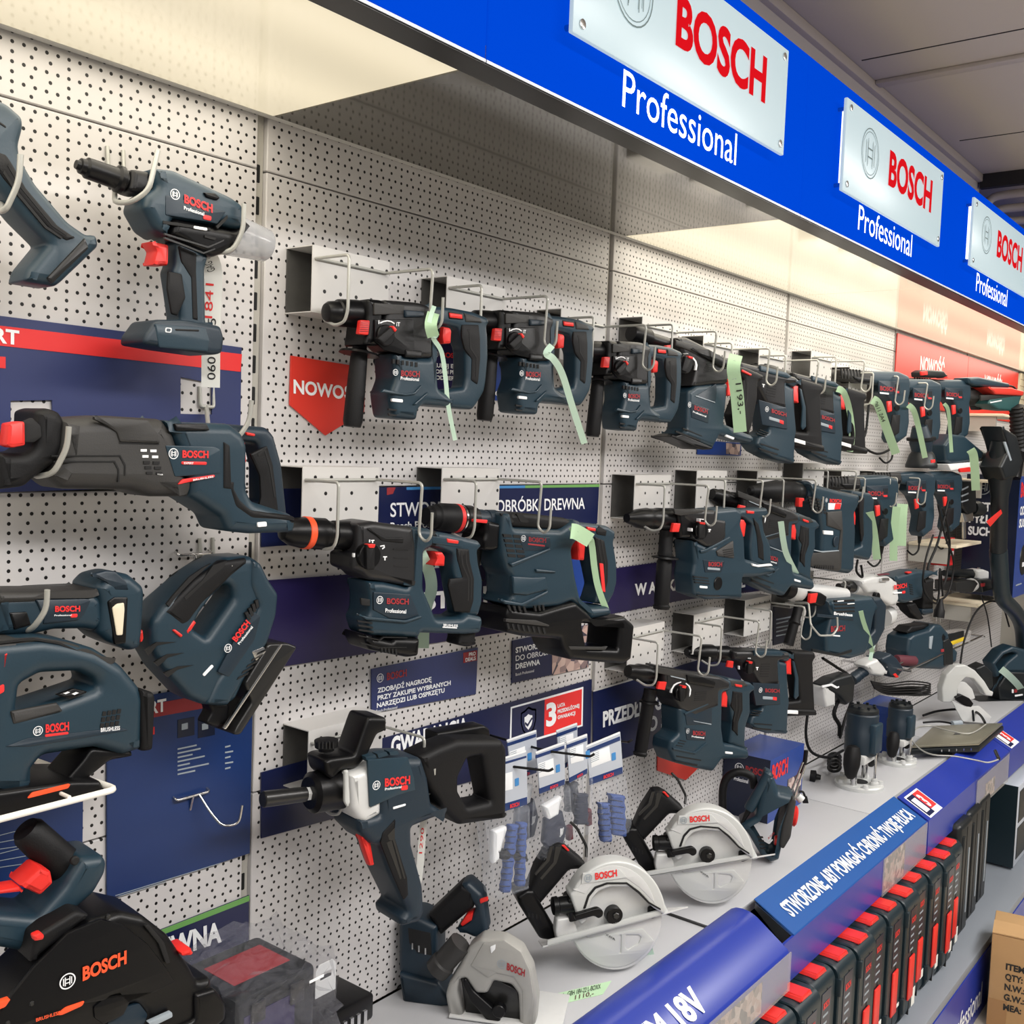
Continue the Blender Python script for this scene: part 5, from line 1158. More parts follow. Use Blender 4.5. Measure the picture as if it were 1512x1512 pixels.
t.B('handle', 'black_rubber', '690,930 820,806 880,830 872,900 800,960 740,1012 730,990', half=.024, off=-.05, bev=.01)
t.B('handle_rear', 'deep_blue_plastic', '820,806 850,798 905,850 925,1000 880,1020 800,985 850,960 880,900', half=.024, off=-.05, bev=.008)
t.F('trigger', 'red_plastic', '808,985 832,950 858,940 856,970 816,996', h=.0, base=-.026, bev=.003, deep=.03); t.F('lock_button', 'red_plastic', '885,886 918,876 920,892 888,904', h=.002, base=-.026, bev=.002)
t.B('motor', 'deep_blue_plastic', '585,950 600,920 660,925 735,960 735,1180 700,1260 620,1220 585,1130', half=.04, off=-.06, bev=.01)
t.F('battery_bay', 'dark_hole', '600,1000 690,1020 695,1110 640,1100 605,1060', h=.001, base=-.02, bev=.001); t.rib('contacts', 'chrome', bars(615, 1060, 26, 10, 3, 6, 26), base=-.018, h=.002)
t.B('lower_body', 'deep_blue_plastic', '585,1140 740,1180 790,1260 760,1330 600,1270', half=.04, off=-.05, bev=.008)
t.B('lever', 'black_rubber', '560,1220 588,1225 545,1360 522,1352 530,1300', half=.01, off=-.06, bev=.004)
hexa('base_plate', 'cast_metal', [t.w(u_, .738-t.O.z, h_) for u_, h_ in ((-.10, .03), (.11, .03), (.11, -.10), (-.10, -.10))]+[t.w(u_, .742-t.O.z, h_) for u_, h_ in ((-.10, .03), (.11, .03), (.11, -.10), (-.10, -.10))], t.t, .001)
def settle(t, z):
    """nothing of a thing reaches below the surface it stands on"""
    for c in t.children:
        if c.type != 'MESH': continue
        zl = z-root_of(c).z
        for v in c.data.vertices:
            if v.co.z < zl: v.co.z = zl
settle(S1.t, .7365); settle(S.t, .7365)
# ================================================================== planer and its carton
x0, zt = 2.815, .735
c = thing('tool_carton', 'blue printed tool carton behind the planer', 'carton', (2.93, -.08, .735))
bm = bmesh.new(); box_bm(bm, (x0, -.15, zt), (x0+.245, -.004, zt+.187)); link('box', bm_mesh(bm), 'box_blue', c)
box('end_panel', 'box_navy', x0-.0008, x0, .004, .15, zt, zt+.187, c)
text('BOSCH', 'red_print', (x0+.012, -.1505, zt+.125), (x0+.125, -.1505, zt+.125), (x0+.012, -.1505, zt+.168), c, bold=.04)
emblem('white_print', (x0-.001, -.055, zt+.145), (x0-.001, -.069, zt+.145), (x0-.001, -.055, zt+.159), c)
text('BOSCH', 'dull_red_print', (x0-.001, -.075, zt+.137), (x0-.001, -.14, zt+.137), (x0-.001, -.075, zt+.155), c, bold=.04)
text('Professional', 'white_print', (x0-.001, -.04, zt+.105), (x0-.001, -.085, zt+.105), (x0-.001, -.04, zt+.116), c)
box('print', 'photo_print', x0+.13, x0+.235, .1502, .1506, zt+.02, zt+.10, c); box('top_print', 'white_print', x0+.02, x0+.06, .02, .05, zt+.1871, zt+.1876, c)
k = crop(900, 960, 4.725)
t = Tool('planer', 'blue electric planer with two red knobs in front of the blue carton', 'planer', k, (1120, 1150), .262, .045, 60)
t.B('body', 'blue_plastic', '1090,835 1132,856 1172,962 1268,982 1286,1012 1264,1082 1205,1232 1192,1332 1172,1425 1120,1442 1050,1402 962,1252 902,1182 1010,1122 1040,960', bev=.016)
t.B('belt_cover', 'brown_rubber', '1262,978 1288,1012 1268,1140 1250,1262 1202,1342 1176,1332 1172,1300 1190,1180 1236,1020', half=.05, bev=.008)
t.L('depth_knob', 'red_plastic', (1255, 1150), (1305, 1160), [(0, 56), (.2, 60), (.8, 72), (1, 62)], off=.01)
t.L('chute_knob', 'red_plastic', (1150, 1325), (1184, 1330), [(0, 30), (.5, 36), (1, 28)], off=.02)
t.L('handle_tube', 'blue_plastic', (1118, 848), (972, 1112), [(0, 20), (.05, 34), (.5, 36), (.95, 38), (1, 34)], off=.03)
t.L('cord_sleeve', 'black_rubber', (985, 1090), (918, 1218), [(0, 22), (.5, 16), (1, 7)], off=.03)
t.rod('fence_rod', 'chrome', [(1262, 1000, -.02), (1350, 780, -.03)], .003); t.rod('fence_rod', 'chrome', [(1284, 1030, -.02), (1366, 800, -.03)], .003)
t.rod('fence', 'black_plastic', [(1340, 860, -.04), (1362, 780, -.04), (1372, 700, -.04)], .006, sm=4)
t.rib('vents', 'dark_hole', bars(1030, 1300, 6, 26, 4, 40, 10, 4, 2), h=.001)
t.T('BOSCH', 'dull_red_print', (1108, 1320), (1150, 1280), (1104, 1306)); t.F('type_label', 'white_print', '1118,1340 1136,1322 1140,1326 1122,1344', h=.001, bev=.0002)
PL = t
t.rod('cable', 'black_rubber', [(792, 1140, -.02), (790, 980, -.02), (820, 890, -.02), (900, 850, -.02), (990, 880, -.02), (1010, 960, -.02)], .011, sm=6)
t.L('plug', 'cast_metal', (1312, 1015), (1345, 1048), [(0, 26), (.9, 30), (1, 20)]); t.L('plug_cap', 'black_rubber', (1345, 1048), (1382, 1042), [(0, 20), (1, 26)]); t.rod('lead', 'black_rubber', [(1322, 988), (1350, 990), (1366, 1030)], .003, sm=4)
settle(PL.t, .7365)
# ================================================================== glove packs on black hooks
k = crop(700, 1080, 3.287)
def pack(label, d, card, band0, band1, bag, lab, glove, ang=10):
    t = Tool('glove_pack', label, 'glove pack', k, card[0], d, .002, ang, 'carded work gloves')
    t.B('header_card', 'card_grey', card, half=.0012, bev=.0004, rnd=0)
    t.F('top_band', 'poster_bright', band0, h=.0006, base=.0012, bev=.0001, rnd=0, deep=.001); t.F('brand_band', 'poster_bright', band1, h=.0006, base=.0012, bev=.0001, rnd=0, deep=.001)
    (x0, y0), (x1, y1), (x2, y2), (x3, y3) = band1
    t.T('BOSCH', 'red_print', (x0+(x1-x0)*.42, y0+(y1-y0)*.42+(y3-y0)*.78), (x0+(x1-x0)*.72, y0+(y1-y0)*.72+(y3-y0)*.78), (x0+(x1-x0)*.42, y0+(y1-y0)*.42+(y3-y0)*.3), base=.002, bold=.03)
    t.F('info_label', 'card_white', lab, h=.0007, base=.0012, bev=.0001, rnd=0, deep=.001)
    (x0, y0), (x1, y1), (x2, y2), (x3, y3) = lab
    t.rib('info_lines', 'grey_print', [[(x0+3, y0+5+i*9), (x0+(x1-x0)*.45, y0+5+i*9+(y1-y0)*.45), (x0+(x1-x0)*.45, y0+8+i*9+(y1-y0)*.45), (x0+3, y0+8+i*9)] for i in range(5)], base=.0019, h=.0005, deep=.0004)
    t.F('shield_icon', 'cyan_stripe', [(x1+12, y1+35), (x1+32, y1+28), (x1+33, y1+65), (x1+13, y1+72)], h=.0007, base=.0012, bev=.0001, deep=.001)
    t.F('white_edge', 'card_white', [(card[0][0], card[0][1]), (card[1][0], card[1][1]), (card[1][0], card[1][1]+9), (card[0][0], card[0][1]+9)], h=.001, base=.0012, bev=.0001, rnd=0, deep=.001)
    t.B('bag', 'clear_bag', bag, half=.014, off=-.004, bev=.01, rnd=.004)
    for nm, m_, q in glove:
        t.B(nm, m_, q, half=.0085, off=-.001, bev=.006, rnd=.003)
        if nm == 'glove' and not isinstance(q, str):
            n = len(q)//2
            t.rib('quilting', 'glove_dark', [[q[i], q[2*n-1-i], (q[2*n-1-i][0], q[2*n-1-i][1]+4), (q[i][0], q[i][1]+4)] for i in range(1, n-1)], base=.0075, h=.0006)
    return t
def cuff(x0, y0, w, h, rows, dx=0, dy=0):
    """stack of quilted finger lobes as a scalloped outline"""
    L = [(x0+dx*i/rows+(6 if i % 2 else 0), y0+h*i/rows) for i in range(rows+1)]; R = [(x0+w+dx*i/rows-(6 if i % 2 else 0), y0+dy+h*i/rows) for i in range(rows+1)]
    return L+R[::-1]
pk = [
 pack('glove pack nearest the mixer, blue quilted gloves with a black strap', .17, [(106, 140), (252, 92), (258, 330), (112, 392)], [(108, 160), (254, 118), (254, 128), (108, 172)], [(112, 362), (258, 318), (258, 355), (112, 398)],
      [(20, 420), (256, 352), (262, 640), (250, 760), (100, 815), (60, 780)], [(112, 215), (186, 196), (188, 280), (114, 298)],
      [('glove', 'glove_blue', cuff(165, 450, 46, 330, 11, -40)), ('glove', 'glove_blue', cuff(208, 440, 44, 310, 11, -10)), ('strap', 'black_rubber', '100,560 250,590 252,630 130,620 95,600'), ('insert_card', 'card_white', '85,480 150,455 110,620 80,640')]),
 pack('second glove pack, dark gloves under a grey header card', .16, [(300, 100), (438, 50), (440, 255), (318, 302)], [(300, 116), (438, 68), (438, 84), (300, 132)], [(316, 278), (440, 232), (440, 258), (318, 304)],
      [(300, 320), (452, 256), (470, 480), (440, 560), (320, 625), (285, 560)], [(312, 158), (385, 130), (390, 205), (316, 225)],
      [('glove', 'glove_dark', '340,420 420,380 440,470 420,560 370,590 330,540'), ('insert_card', 'card_white', '330,360 415,310 400,400 350,430'), ('care_label', 'card_white', '398,455 430,445 425,500 392,520')]),
 pack('third glove pack, half hidden, with a maroon lining showing', .15, [(448, 50), (548, 12), (550, 200), (462, 250)], [(450, 66), (548, 30), (548, 46), (450, 84)], [(462, 226), (550, 180), (550, 204), (462, 250)],
      [(462, 255), (560, 205), (568, 440), (540, 500), (470, 520), (445, 400)], [(465, 85), (530, 62), (532, 140), (470, 158)],
      [('glove', 'glove_dark', cuff(488, 300, 60, 150, 6)), ('lining', 'maroon', '450,460 470,450 474,520 452,530'), ('lining', 'maroon', '540,380 562,370 566,450 544,460')]),
 pack('rightmost glove pack, blue quilted gloves, by the warranty band', .16, [(544, 70), (708, 2), (722, 200), (562, 262)], [(548, 88), (708, 24), (710, 44), (550, 108)], [(560, 228), (720, 172), (722, 204), (562, 260)],
      [(575, 265), (722, 206), (752, 440), (735, 490), (610, 545), (588, 440)], [(566, 108), (656, 72), (664, 140), (570, 176)],
      [('glove', 'glove_blue', cuff(602, 345, 52, 190, 7, 10)), ('glove', 'glove_blue', cuff(652, 300, 74, 200, 7, 8, 10))])]
clone(pk[1].t, -.03, -.05, .02, 'glove pack behind the second one, mostly hidden', 'carded work gloves')
clone(pk[2].t, .02, -.04, .012, 'glove pack behind the third one with a folded top corner', 'carded work gloves')
for i, (q0, q1, q2, lb) in enumerate((((140, 165), (365, 192), (384, 180), 'black hook of the glove pack nearest the mixer'), ((352, 95), (565, 122), (584, 108), 'black hook of the second glove pack'), ((620, 40), (750, 52), (768, 40), 'black hook of the rightmost glove pack'))):
    A = W(*k(q0)[0], .16 if i < 2 else .004); B = W(*k(q1)[0], .24 if i < 2 else .165); C = W(*k(q2)[0], .245 if i < 2 else .17)
    h = thing('pack_hook', lb, 'hook', (A.x, -.004, A.z), 'black pack hooks')
    tube('rod', 'black_plastic', [(A.x-.004, -.003, A.z+.004), A, B, C], .0026, h, bend=.006)
# ================================================================== front strips of the counter
t = thing('price_strip_board', 'rounded blue front strip with STEM 18V writing, nearest the camera', 'shelf strip', (1.9, -.42, .6))
prof = [(.335, .737), (.338, .748), (.350, .7545), (.366, .7565), (.384, .755), (.40, .749), (.478, .698), (.483, .690), (.483, .606), (.479, .606), (.479, .688), (.475, .694), (.398, .745), (.384, .751), (.366, .7525), (.352, .7505), (.342, .745), (.339, .737)]
prism_x('cover', 'strip_blue', prof, 1.0, 2.2, t, ang=.6)
prism_x('end_cap', 'strip_blue', [(.338, .737), (.384, .753), (.478, .696), (.478, .610), (.45, .610), (.45, .715)], 2.196, 2.199, t)
def on_slope(x, s, d0=.384, z0=.7555, d1=.479, z1=.698): return Vector((x, -(d0+(d1-d0)*s), z0+(z1-z0)*s))
A, B, C = on_slope(1.485, .86), on_slope(1.845, .86), on_slope(1.485, .42)
text('SYSTEM 18V', 'white_print', A, B, C, t, bold=.04, lift=.0022)
h = thing('label_holder', 'clear price label holder with crumpled cards under the rounded strip', 'label holder', (1.9, -.487, .6), 'clear label holders')
box('pocket', 'clear_holder', 1.35, 2.205, .4835, .4865, .604, .692, h); box('insert', 'photo_print', 1.40, 2.06, .4832, .4834, .610, .680, h)
t = thing('price_strip_board', 'flat blue front strip with long white slogan', 'shelf strip', (2.75, -.42, .6), 'blue front strips')
prism_x('cover', 'strip_cyan_blue', [(.365, .757), (.3655, .759), (.466, .706), (.468, .702), (.464, .702)], 2.262, 3.262, t)
prism_x('apron', 'strip_blue', [(.462, .703), (.468, .703), (.468, .600), (.462, .600)], 2.205, 3.3, t)
prism_x('end_cap', 'chrome', [(.37, .738), (.37, .752), (.462, .703), (.462, .66)], 2.258, 2.261, t)
def on_flat(x, s): return on_slope(x, s, .3655, .759, .466, .706)
text('STWORZONE, ABY POMAGAĆ CHRONIĆ TWOJE PŁUCA', 'white_print', on_flat(2.315, .74), on_flat(3.235, .74), on_flat(2.315, .40), t, bold=.03, lift=.0015)
h = thing('label_holder', 'clear label holder with a grey photo card, right end of the slogan strip', 'label holder', (3.1, -.47, .6), 'clear label holders')
box('pocket', 'clear_holder', 2.87, 3.265, .4685, .4705, .597, .702, h); box('insert', 'photo_print', 2.885, 3.06, .4681, .4684, .602, .698, h)
t = thing('price_strip_board', 'deep blue front strip with two square warranty stickers', 'shelf strip', (4.1, -.42, .6), 'blue front strips')
prism_x('cover', 'strip_blue', [(.372, .752), (.3725, .755), (.470, .704), (.472, .60), (.466, .60), (.466, .700)], 3.275, 4.30, t)
prism_x('cover', 'strip_blue', [(.372, .752), (.3725, .755), (.470, .704), (.472, .60), (.466, .60), (.466, .700)], 4.305, 6.4, t)
def on_s3(x, s): return on_slope(x, s, .3725, .755, .470, .704)
for x, lb in ((3.30, 'square red and white warranty sticker at the left end of the deep blue strip'), (4.34, 'square red and white warranty sticker farther along the deep blue strip')):
    s = thing('sticker', lb, 'sticker', on_s3(x+.06, .5), 'warranty stickers')
    n = Vector((0, -.46, .89)).normalized()
    def sq(nm, m_, xa, xb, sa, sb, l): quad_sheet(nm, m_, [on_s3(xa, sb)+n*l, on_s3(xb, sb)+n*l, on_s3(xb, sa)+n*l, on_s3(xa, sa)+n*l], .0004, s)
    sq('base', 'card_white', x, x+.125, .12, .98, .0012); sq('blue_field', 'poster_navy', x+.006, x+.062, .18, .92, .0018); sq('red_field', 'red_print', x+.062, x+.119, .18, .80, .0018)
    sq('shield', 'card_white', x+.014, x+.05, .3, .8, .0024); text('3', 'white_print', on_s3(x+.068, .72)+n*.0018, on_s3(x+.09, .72)+n*.0018, on_s3(x+.068, .3)+n*.0018, s, bold=.04)
h = thing('label_holder', 'clear label holder hanging from the deep blue strip below the laptop', 'label holder', (4.0, -.475, .6), 'clear label holders')
A, B = WX(1456, 1175, 3.93), None
box('pocket', 'clear_holder', 3.82, 4.28, .4735, .4755, .592, .70, h); box('insert', 'photo_print', 3.95, 4.08, .4728, .4733, .60, .66, h)
# ================================================================== upright tool cases on the base shelf
cc = crop(1120, 1180, 4.447)
def tool_case(label, x, d=.525, w=.116):
    z0, z1 = .2305, .587
    t = thing('tool_case', label, 'tool case', (x+w/2, -d+.2, z0), 'upright tool cases with red latches')
    bm = bmesh.new(); box_bm(bm, (x, -d, z0), (x+w, -d+.42, z1)); bmesh.ops.bevel(bm, geom=[e for e in bm.edges if abs((e.verts[0].co-e.verts[1].co).normalized().x) > .9], offset=.03, segments=4, affect='EDGES', profile=.5)
    bmesh.ops.bevel(bm, geom=list(bm.edges), offset=.003, segments=1, affect='EDGES')
    link('shell', bm_mesh(bm, ang=.5), 'case_green', t)
    for zz in (z0+.035, z1-.075): box('corner_rib', 'case_green', x-.002, x+.014, d-.02, d+.005, zz, zz+.045, t, bev=.004)
    box('seam', 'dark_hole', x+w*.52, x+w*.52+.003, d-.3, d+.0008, z0+.01, z1-.03, t)
    hz = z1-.001
    bm = bmesh.new()
    pr = [(x+.022, hz), (x+.030, hz+.011), (x+.078, hz+.011), (x+.092, hz-.004)]
    A = [bm.verts.new((a, -d+.012, b)) for a, b in pr]; B = [bm.verts.new((a, -d+.14, b)) for a, b in pr]
    for i in range(4): bm.faces.new((A[i], A[(i+1) % 4], B[(i+1) % 4], B[i]))
    bm.faces.new(A); bm.faces.new(B); bmesh.ops.bevel(bm, geom=list(bm.edges), offset=.003, segments=2, affect='EDGES')
    link('handle', bm_mesh(bm), 'red_plastic', t)
    box('latch', 'red_plastic', x+w*.30, x+w*.68, d, d+.006, z0+.06, z0+.185, t, bev=.004)
    box('label', 'box_navy', x+w*.26, x+w*.74, d+.0004, d+.0012, z0+.20, z1-.035, t)
    text('BOSCH', 'red_print', (x+w*.35, -d-.0013, z1-.075), (x+w*.66, -d-.0013, z1-.075), (x+w*.35, -d-.0013, z1-.060), t, bold=.03)
    for i in range(4): box('label_line', 'grey_print', x+w*.35, x+w*(.62-.05*(i % 2)), d+.0012, d+.0016, z1-.095-i*.02, z1-.090-i*.02, t)
    box('price_label', 'white_label', x+w*.72, x+w*.96, d+.0004, d+.0014, z0+.02+random.uniform(0, .05), z0+.075, t)
    return t
cl = ['tool case with red handle, nearest the camera at the bottom edge', 'second upright tool case from the bottom edge', 'third upright tool case from the bottom edge', 'fourth upright tool case, with a torn label', 'fifth upright tool case in the row', 'sixth upright tool case, below the slogan strip', 'seventh upright tool case, big white label low on it', 'eighth upright tool case, below the grey photo card', 'ninth upright tool case, with a red price sticker', 'tenth upright tool case, third from the black cases', 'eleventh upright tool case, second from the black cases', 'last upright tool case, touching the black cases']
for i in range(12): tool_case(cl[i], 2.055+i*.1225-.0, .522+.008*math.sin(i*2.1))
TC_END = 2.055+12*.1225
for i in range(3):
    x = TC_END+.02+i*.16; w = .15; d = .50-.01*i
    t = thing('black_case', ('nearest', 'middle', 'farthest')[i]+' of three tall black cases standing past the red-latched ones', 'tool case', (x+w/2, -.3, .2305), 'tall black cases')
    box('shell', 'case_black', x, x+w, .1, d, .2305, .62, t, bev=.016, seg=3); box('pale_strip', 'grey_print', x+.105, x+.115, d, d+.002, .30, .52, t); box('seam', 'dark_hole', x+w*.5, x+w*.5+.004, d-.2, d+.001, .25, .60, t)
    box('rib', 'case_black', x+.02, x+.04, d-.01, d+.006, .25, .58, t, bev=.004)
# brown carton on the floor
P0 = WZ(1454, 1483, 0)+Vector((-.15, -.04, 0)); a_ = math.radians(80); u = Vector((math.cos(a_), -math.sin(a_), 0)); v = Vector((math.sin(a_), math.cos(a_), 0)); hz = .31
t = thing('shipping_carton', 'brown cardboard shipping carton on the floor at the lower right', 'carton', P0+u*.2+v*.15)
hexa('box', 'carton', [P0, P0+u*.42, P0+u*.42+v*.2, P0+v*.2]+[q+Vector((0, 0, hz)) for q in (P0, P0+u*.42, P0+u*.42+v*.2, P0+v*.2)], t, .003)
n = -v; e = n*.0012
hexa('flap', 'carton', [P0+Vector((0, 0, hz+.001)), P0+u*.42+Vector((0, 0, hz+.006)), P0+u*.42+v*.1+Vector((0, 0, hz+.003)), P0+v*.1+Vector((0, 0, hz+.003))]+[q+Vector((0, 0, .003)) for q in (P0+Vector((0, 0, hz+.001)), P0+u*.42+Vector((0, 0, hz+.010)), P0+u*.42+v*.1+Vector((0, 0, hz+.003)), P0+v*.1+Vector((0, 0, hz+.003)))], t, 0)
hexa('tape', 'carton_tape', [P0+e, P0+u*.055+e, P0+u*.055+e*.2, P0+e*.2]+[q+Vector((0, 0, .10)) for q in (P0+e, P0+u*.055+e, P0+u*.055+e*.2, P0+e*.2)], t, 0)
for i, s in enumerate(('ITEM NO', 'QTY:', 'N.W.:', 'G.W.:', 'MEA:')):
    z = .205-i*.033; wd = (.105, .05, .058, .058, .052)[i]
    text(s, 'black_print', P0+u*.045+Vector((0, 0, z)), P0+u*(.045+wd)+Vector((0, 0, z)), P0+u*.045+Vector((0, 0, z+.019)), t, bold=.04, lift=.0015)
# ================================================================== the rest of the hanging tools, going away from the camera
def off(qa, qb, d=.15):
    return W(*qb, d)-W(*qa, d)
# tilted hammer of the top row
k = crop(920, 460, 4.725)
t = Tool('rotary_hammer', 'hammer tilted nose up in the top row, wide bright green price strip in front', 'rotary hammer', k, (480, 450), .118, .034, 9)
t.B('body', 'blue_plastic', '380,560 440,515 655,498 652,600 632,780 830,862 846,892 822,916 602,862 556,952 330,862 372,815', bev=.011)
t.B('base_ribs', 'black_plastic', '262,872 335,850 556,945 540,960 480,962', half=.034, bev=.004)
t.rib('base_slots', 'dark_hole', ['370,830 540,895 540,905 368,842', '420,810 550,865 552,872 418,820', '345,860 500,925 498,934 340,870'], h=.001)
t.B('gear_housing', 'housing_black', '300,190 362,182 480,240 560,290 655,372 652,502 440,522 400,520 430,400 340,330', half=.037, bev=.01)
t.F('top_cover', 'brown_rubber', '366,194 520,236 740,346 746,384 720,402 560,312 370,236', h=.004, base=.036, bev=.003); t.F('clip', 'black_plastic', '480,258 600,262 742,345 742,385 700,390 560,312', h=.008, base=.036, bev=.003)
t.L('chuck', 'black_plastic', (55, 150), (290, 235), [(0, 50), (.05, 62), (.45, 68), (.5, 50), (1, 56)])
t.F('lock_switch', 'red_plastic', '306,236 350,232 322,312 274,294', h=.006, base=.033, bev=.002)
t.D('mode_dial', 'black_plastic', (445, 362), 66, h=.009, base=.037); t.F('dial_pointer', 'black_rubber', '440,310 482,325 446,425 412,410', h=.006, base=.046, bev=.002); t.F('pointer_tip', 'red_plastic', '460,308 492,318 486,332 458,324', h=.008, base=.046)
t.F('scale_arc', 'white_print', '370,352 378,328 400,304 428,292 455,292 455,300 430,300 405,312 386,332 380,354', h=.0006, base=.0375, bev=.0001, rnd=0); t.F('scale_arc', 'white_print', '490,318 512,345 520,375 514,410 504,408 508,375 502,348 484,326', h=.0006, base=.0375, bev=.0001, rnd=0)
t.rib('cooling_ribs', 'dark_hole', bars(560, 420, 6, -14, 5, 70, 5, 0, -10), base=.037, h=.0008); t.rib('vents', 'dark_hole', bars(646, 388, -1, 18, 6, 26, 10, 0, 8), h=.001)
t.F('panel', 'deep_blue_plastic', '505,590 650,505 655,560 645,640', h=.0015); t.F('ridge', 'grey_print', '510,585 645,632 644,638 508,592', h=.002)
t.F('label_panel', 'deep_blue_plastic', '470,635 605,680 595,780 480,740', h=.0012)
t.E('white_print', (462, 650), 19); t.T('BOSCH', 'dull_red_print', (492, 684), (584, 712), (494, 656), bold=.04, lift=.002); t.T('Professional', 'white_print', (482, 704), (575, 738), (484, 692), lift=.002); t.F('type_label', 'white_print', '722,858 778,880 772,894 718,872', h=.001, bev=.0002)
t.B('handle', 'black_rubber', '742,372 830,398 935,445 945,470 892,492 892,600 852,800 832,862 770,832 742,720 790,600 800,470 740,420', half=.023, bev=.009)
t.rib('grip_grooves', 'dark_hole', ['840,480 848,480 846,600 810,740 804,738 838,600', '866,490 874,490 872,605 834,760 828,758 864,600'], base=.023, h=.0006)
t.F('direction_slide', 'red_plastic', '838,404 900,436 896,450 834,420', h=.004, base=.023, bev=.002); t.F('trigger', 'red_plastic', '735,470 760,470 752,590 728,585', h=0, base=.02, bev=.003, deep=.03)
# flat hammers of the top row and the second angled one of the middle row: copies of those below
e0 = crop(900, 960, 4.725)((1052, 278))[0]
for q, lb in (((1132, 606), 'flat hammer of the top row with a short green strip, right of the tilted one'), ((1206.8, 615), 'flat hammer of the top row with a long green strip, beside the corded drills')):
    v = off(e0, q); clone(HL.t, v.x, 0, v.z, lb)
v = off(crop(900, 960, 4.725)((578, 590))[0], (1131.9, 825.3)); clone(HK.t, v.x, 0, v.z, 'angled hammer of the middle row, pale strip over its trigger, below the flat ones')
# heavy combi hammer
k = crop(1060, 680, 5.815)
t = Tool('combi_hammer', 'bulky combi hammer with a brown lower cover in the middle row', 'rotary hammer', k, (900, 560), .13, .045, 9)
t.B('body', 'blue_plastic', '690,192 760,204 930,250 1112,290 1102,380 1070,450 1080,600 1066,925 1032,960 900,935 792,902 782,760 790,590 762,420 716,300', bev=.014)
t.F('brown_cover', 'brown_rubber', '938,442 1068,430 1078,600 1064,925 1040,955 802,905 786,792 860,790 1040,772 1060,602 942,560', h=.004, bev=.006)
t.B('top_cover', 'brown_rubber', '930,248 1112,288 1104,372 1070,420 1060,340 940,300', half=.04, bev=.006)
t.L('chuck', 'black_rubber', (268, 258), (640, 268), [(0, 22), (.03, 40), (.14, 44), (.2, 62), (.5, 84), (.6, 92), (.62, 88), (.8, 90), (.82, 84), (1, 84)])
t.L('chuck_ring', 'steel_dark', (625, 268), (700, 270), [(0, 78), (.5, 82), (1, 76)]); t.L('neck', 'deep_blue_plastic', (690, 270), (740, 272), [(0, 92), (1, 98)])
t.F('lever', 'red_plastic', '700,320 742,322 746,345 730,350 728,400 696,398', h=.01, base=.036, bev=.002)
t.rib('vents', 'dark_hole', [q for i in range(4) for q in bars(778+i*36, 305+i*10, 6, 26, 5, 26, 18, 0, 6)], h=.001)
t.F('label_patch', 'white_print', '950,366 1062,368 1050,418 948,424', h=.001, bev=.0002); t.F('label_patch', 'red_print', '1010,368 1060,370 1050,418 1000,420', h=.0016, bev=.0002)
t.E('white_print', (930, 340), 17); t.T('BOSCH', 'red_print', (958, 360), (1056, 364), (958, 330), bold=.04)
t.D('badge', 'deep_blue_plastic', (1020, 695), 44, h=.006); t.F('type_label', 'card_white', '910,600 990,605 992,640 912,634', h=.001); t.F('ridge', 'grey_print', '782,755 900,780 1040,770 1042,778 900,790 782,765', h=.005)
t.rib('base_vents', 'dark_hole', bars(835, 895, 19, 1, 9, 10, 32), base=.049, h=.001)
t.B('handle', 'blue_plastic', '1098,252 1252,276 1286,332 1270,480 1276,650 1266,800 1242,850 1090,812 1060,770 1180,722 1190,560 1180,400 1126,372 1080,360', half=.026, bev=.01)
t.F('grip', 'black_rubber', '1215,300 1262,320 1250,480 1258,640 1235,700 1222,560 1216,420', h=.002, base=.026, bev=.003)
t.F('trigger', 'red_plastic', '1128,376 1170,382 1186,480 1182,556 1164,550 1150,430', h=.0, base=.022, bev=.003, deep=.03)
t.rod('cord', 'black_rubber', [(1200, 850, 0), (1190, 950, .0), (1240, 1000, .0), (1230, 900, 0)], .004, sm=5)
# corded drills: built once, six seen
k = crop(1160, 480, 4.295)
t = Tool('corded_drill', 'corded drill of the middle row nearest the combi hammer', 'corded drill', k, (560, 1080), .13, .034, 22, 'corded drills in two tiers')
DR = t
t.B('body', 'blue_plastic', '400,960 600,950 664,974 674,1010 672,1080 662,1112 668,1262 652,1352 590,1402 572,1370 590,1262 566,1172 540,1122 500,1085 512,1040 420,1034', bev=.011)
t.L('chuck', 'brown_rubber', (170, 990), (300, 996), [(0, 14), (.2, 22), (.25, 28), (1, 36)])
t.B('barrel', 'brown_rubber', '215,966 262,956 425,960 432,1030 300,1032 220,1002', half=.036, bev=.01); t.rib('barrel_ribs', 'dark_hole', bars(270, 960, 20, 0, 7, 7, 64, 8), base=.036, h=.001)
t.B('clamp', 'black_plastic', '290,1000 420,1004 410,1036 330,1040', half=.04, bev=.004)
t.F('panel', 'deep_blue_plastic', '512,1020 650,1016 660,1100 520,1110', h=.0012); t.T('BOSCH', 'dull_red_print', (520, 1080), (616, 1082), (520, 1054), bold=.04, lift=.0025); t.F('type_label', 'white_print', '522,1092 580,1094 580,1104 522,1102', h=.002, bev=.0002); t.F('type_label', 'red_print', '622,1078 646,1078 646,1090 622,1090', h=.002, bev=.0002)
t.rib('vents', 'dark_hole', bars(622, 1036, 10, 0, 3, 5, 34), h=.0018)
t.F('trigger', 'red_plastic', '570,1145 600,1140 603,1206 578,1216', h=.003, base=.028, bev=.003); t.D('lock_button', 'black_plastic', (637, 1182), 22, h=.003, base=.032)
t.F('grip_panel', 'black_rubber', '605,1230 655,1225 648,1340 600,1375 585,1360', h=.001, bev=.002)
t.L('cord_sleeve', 'black_rubber', (610, 1398), (606, 1450), [(0, 16), (1, 9)]); t.rod('cord', 'black_rubber', [(606, 1445, 0), (598, 1500, 0), (560, 1530, .01), (520, 1500, .01)], .0035, sm=5)
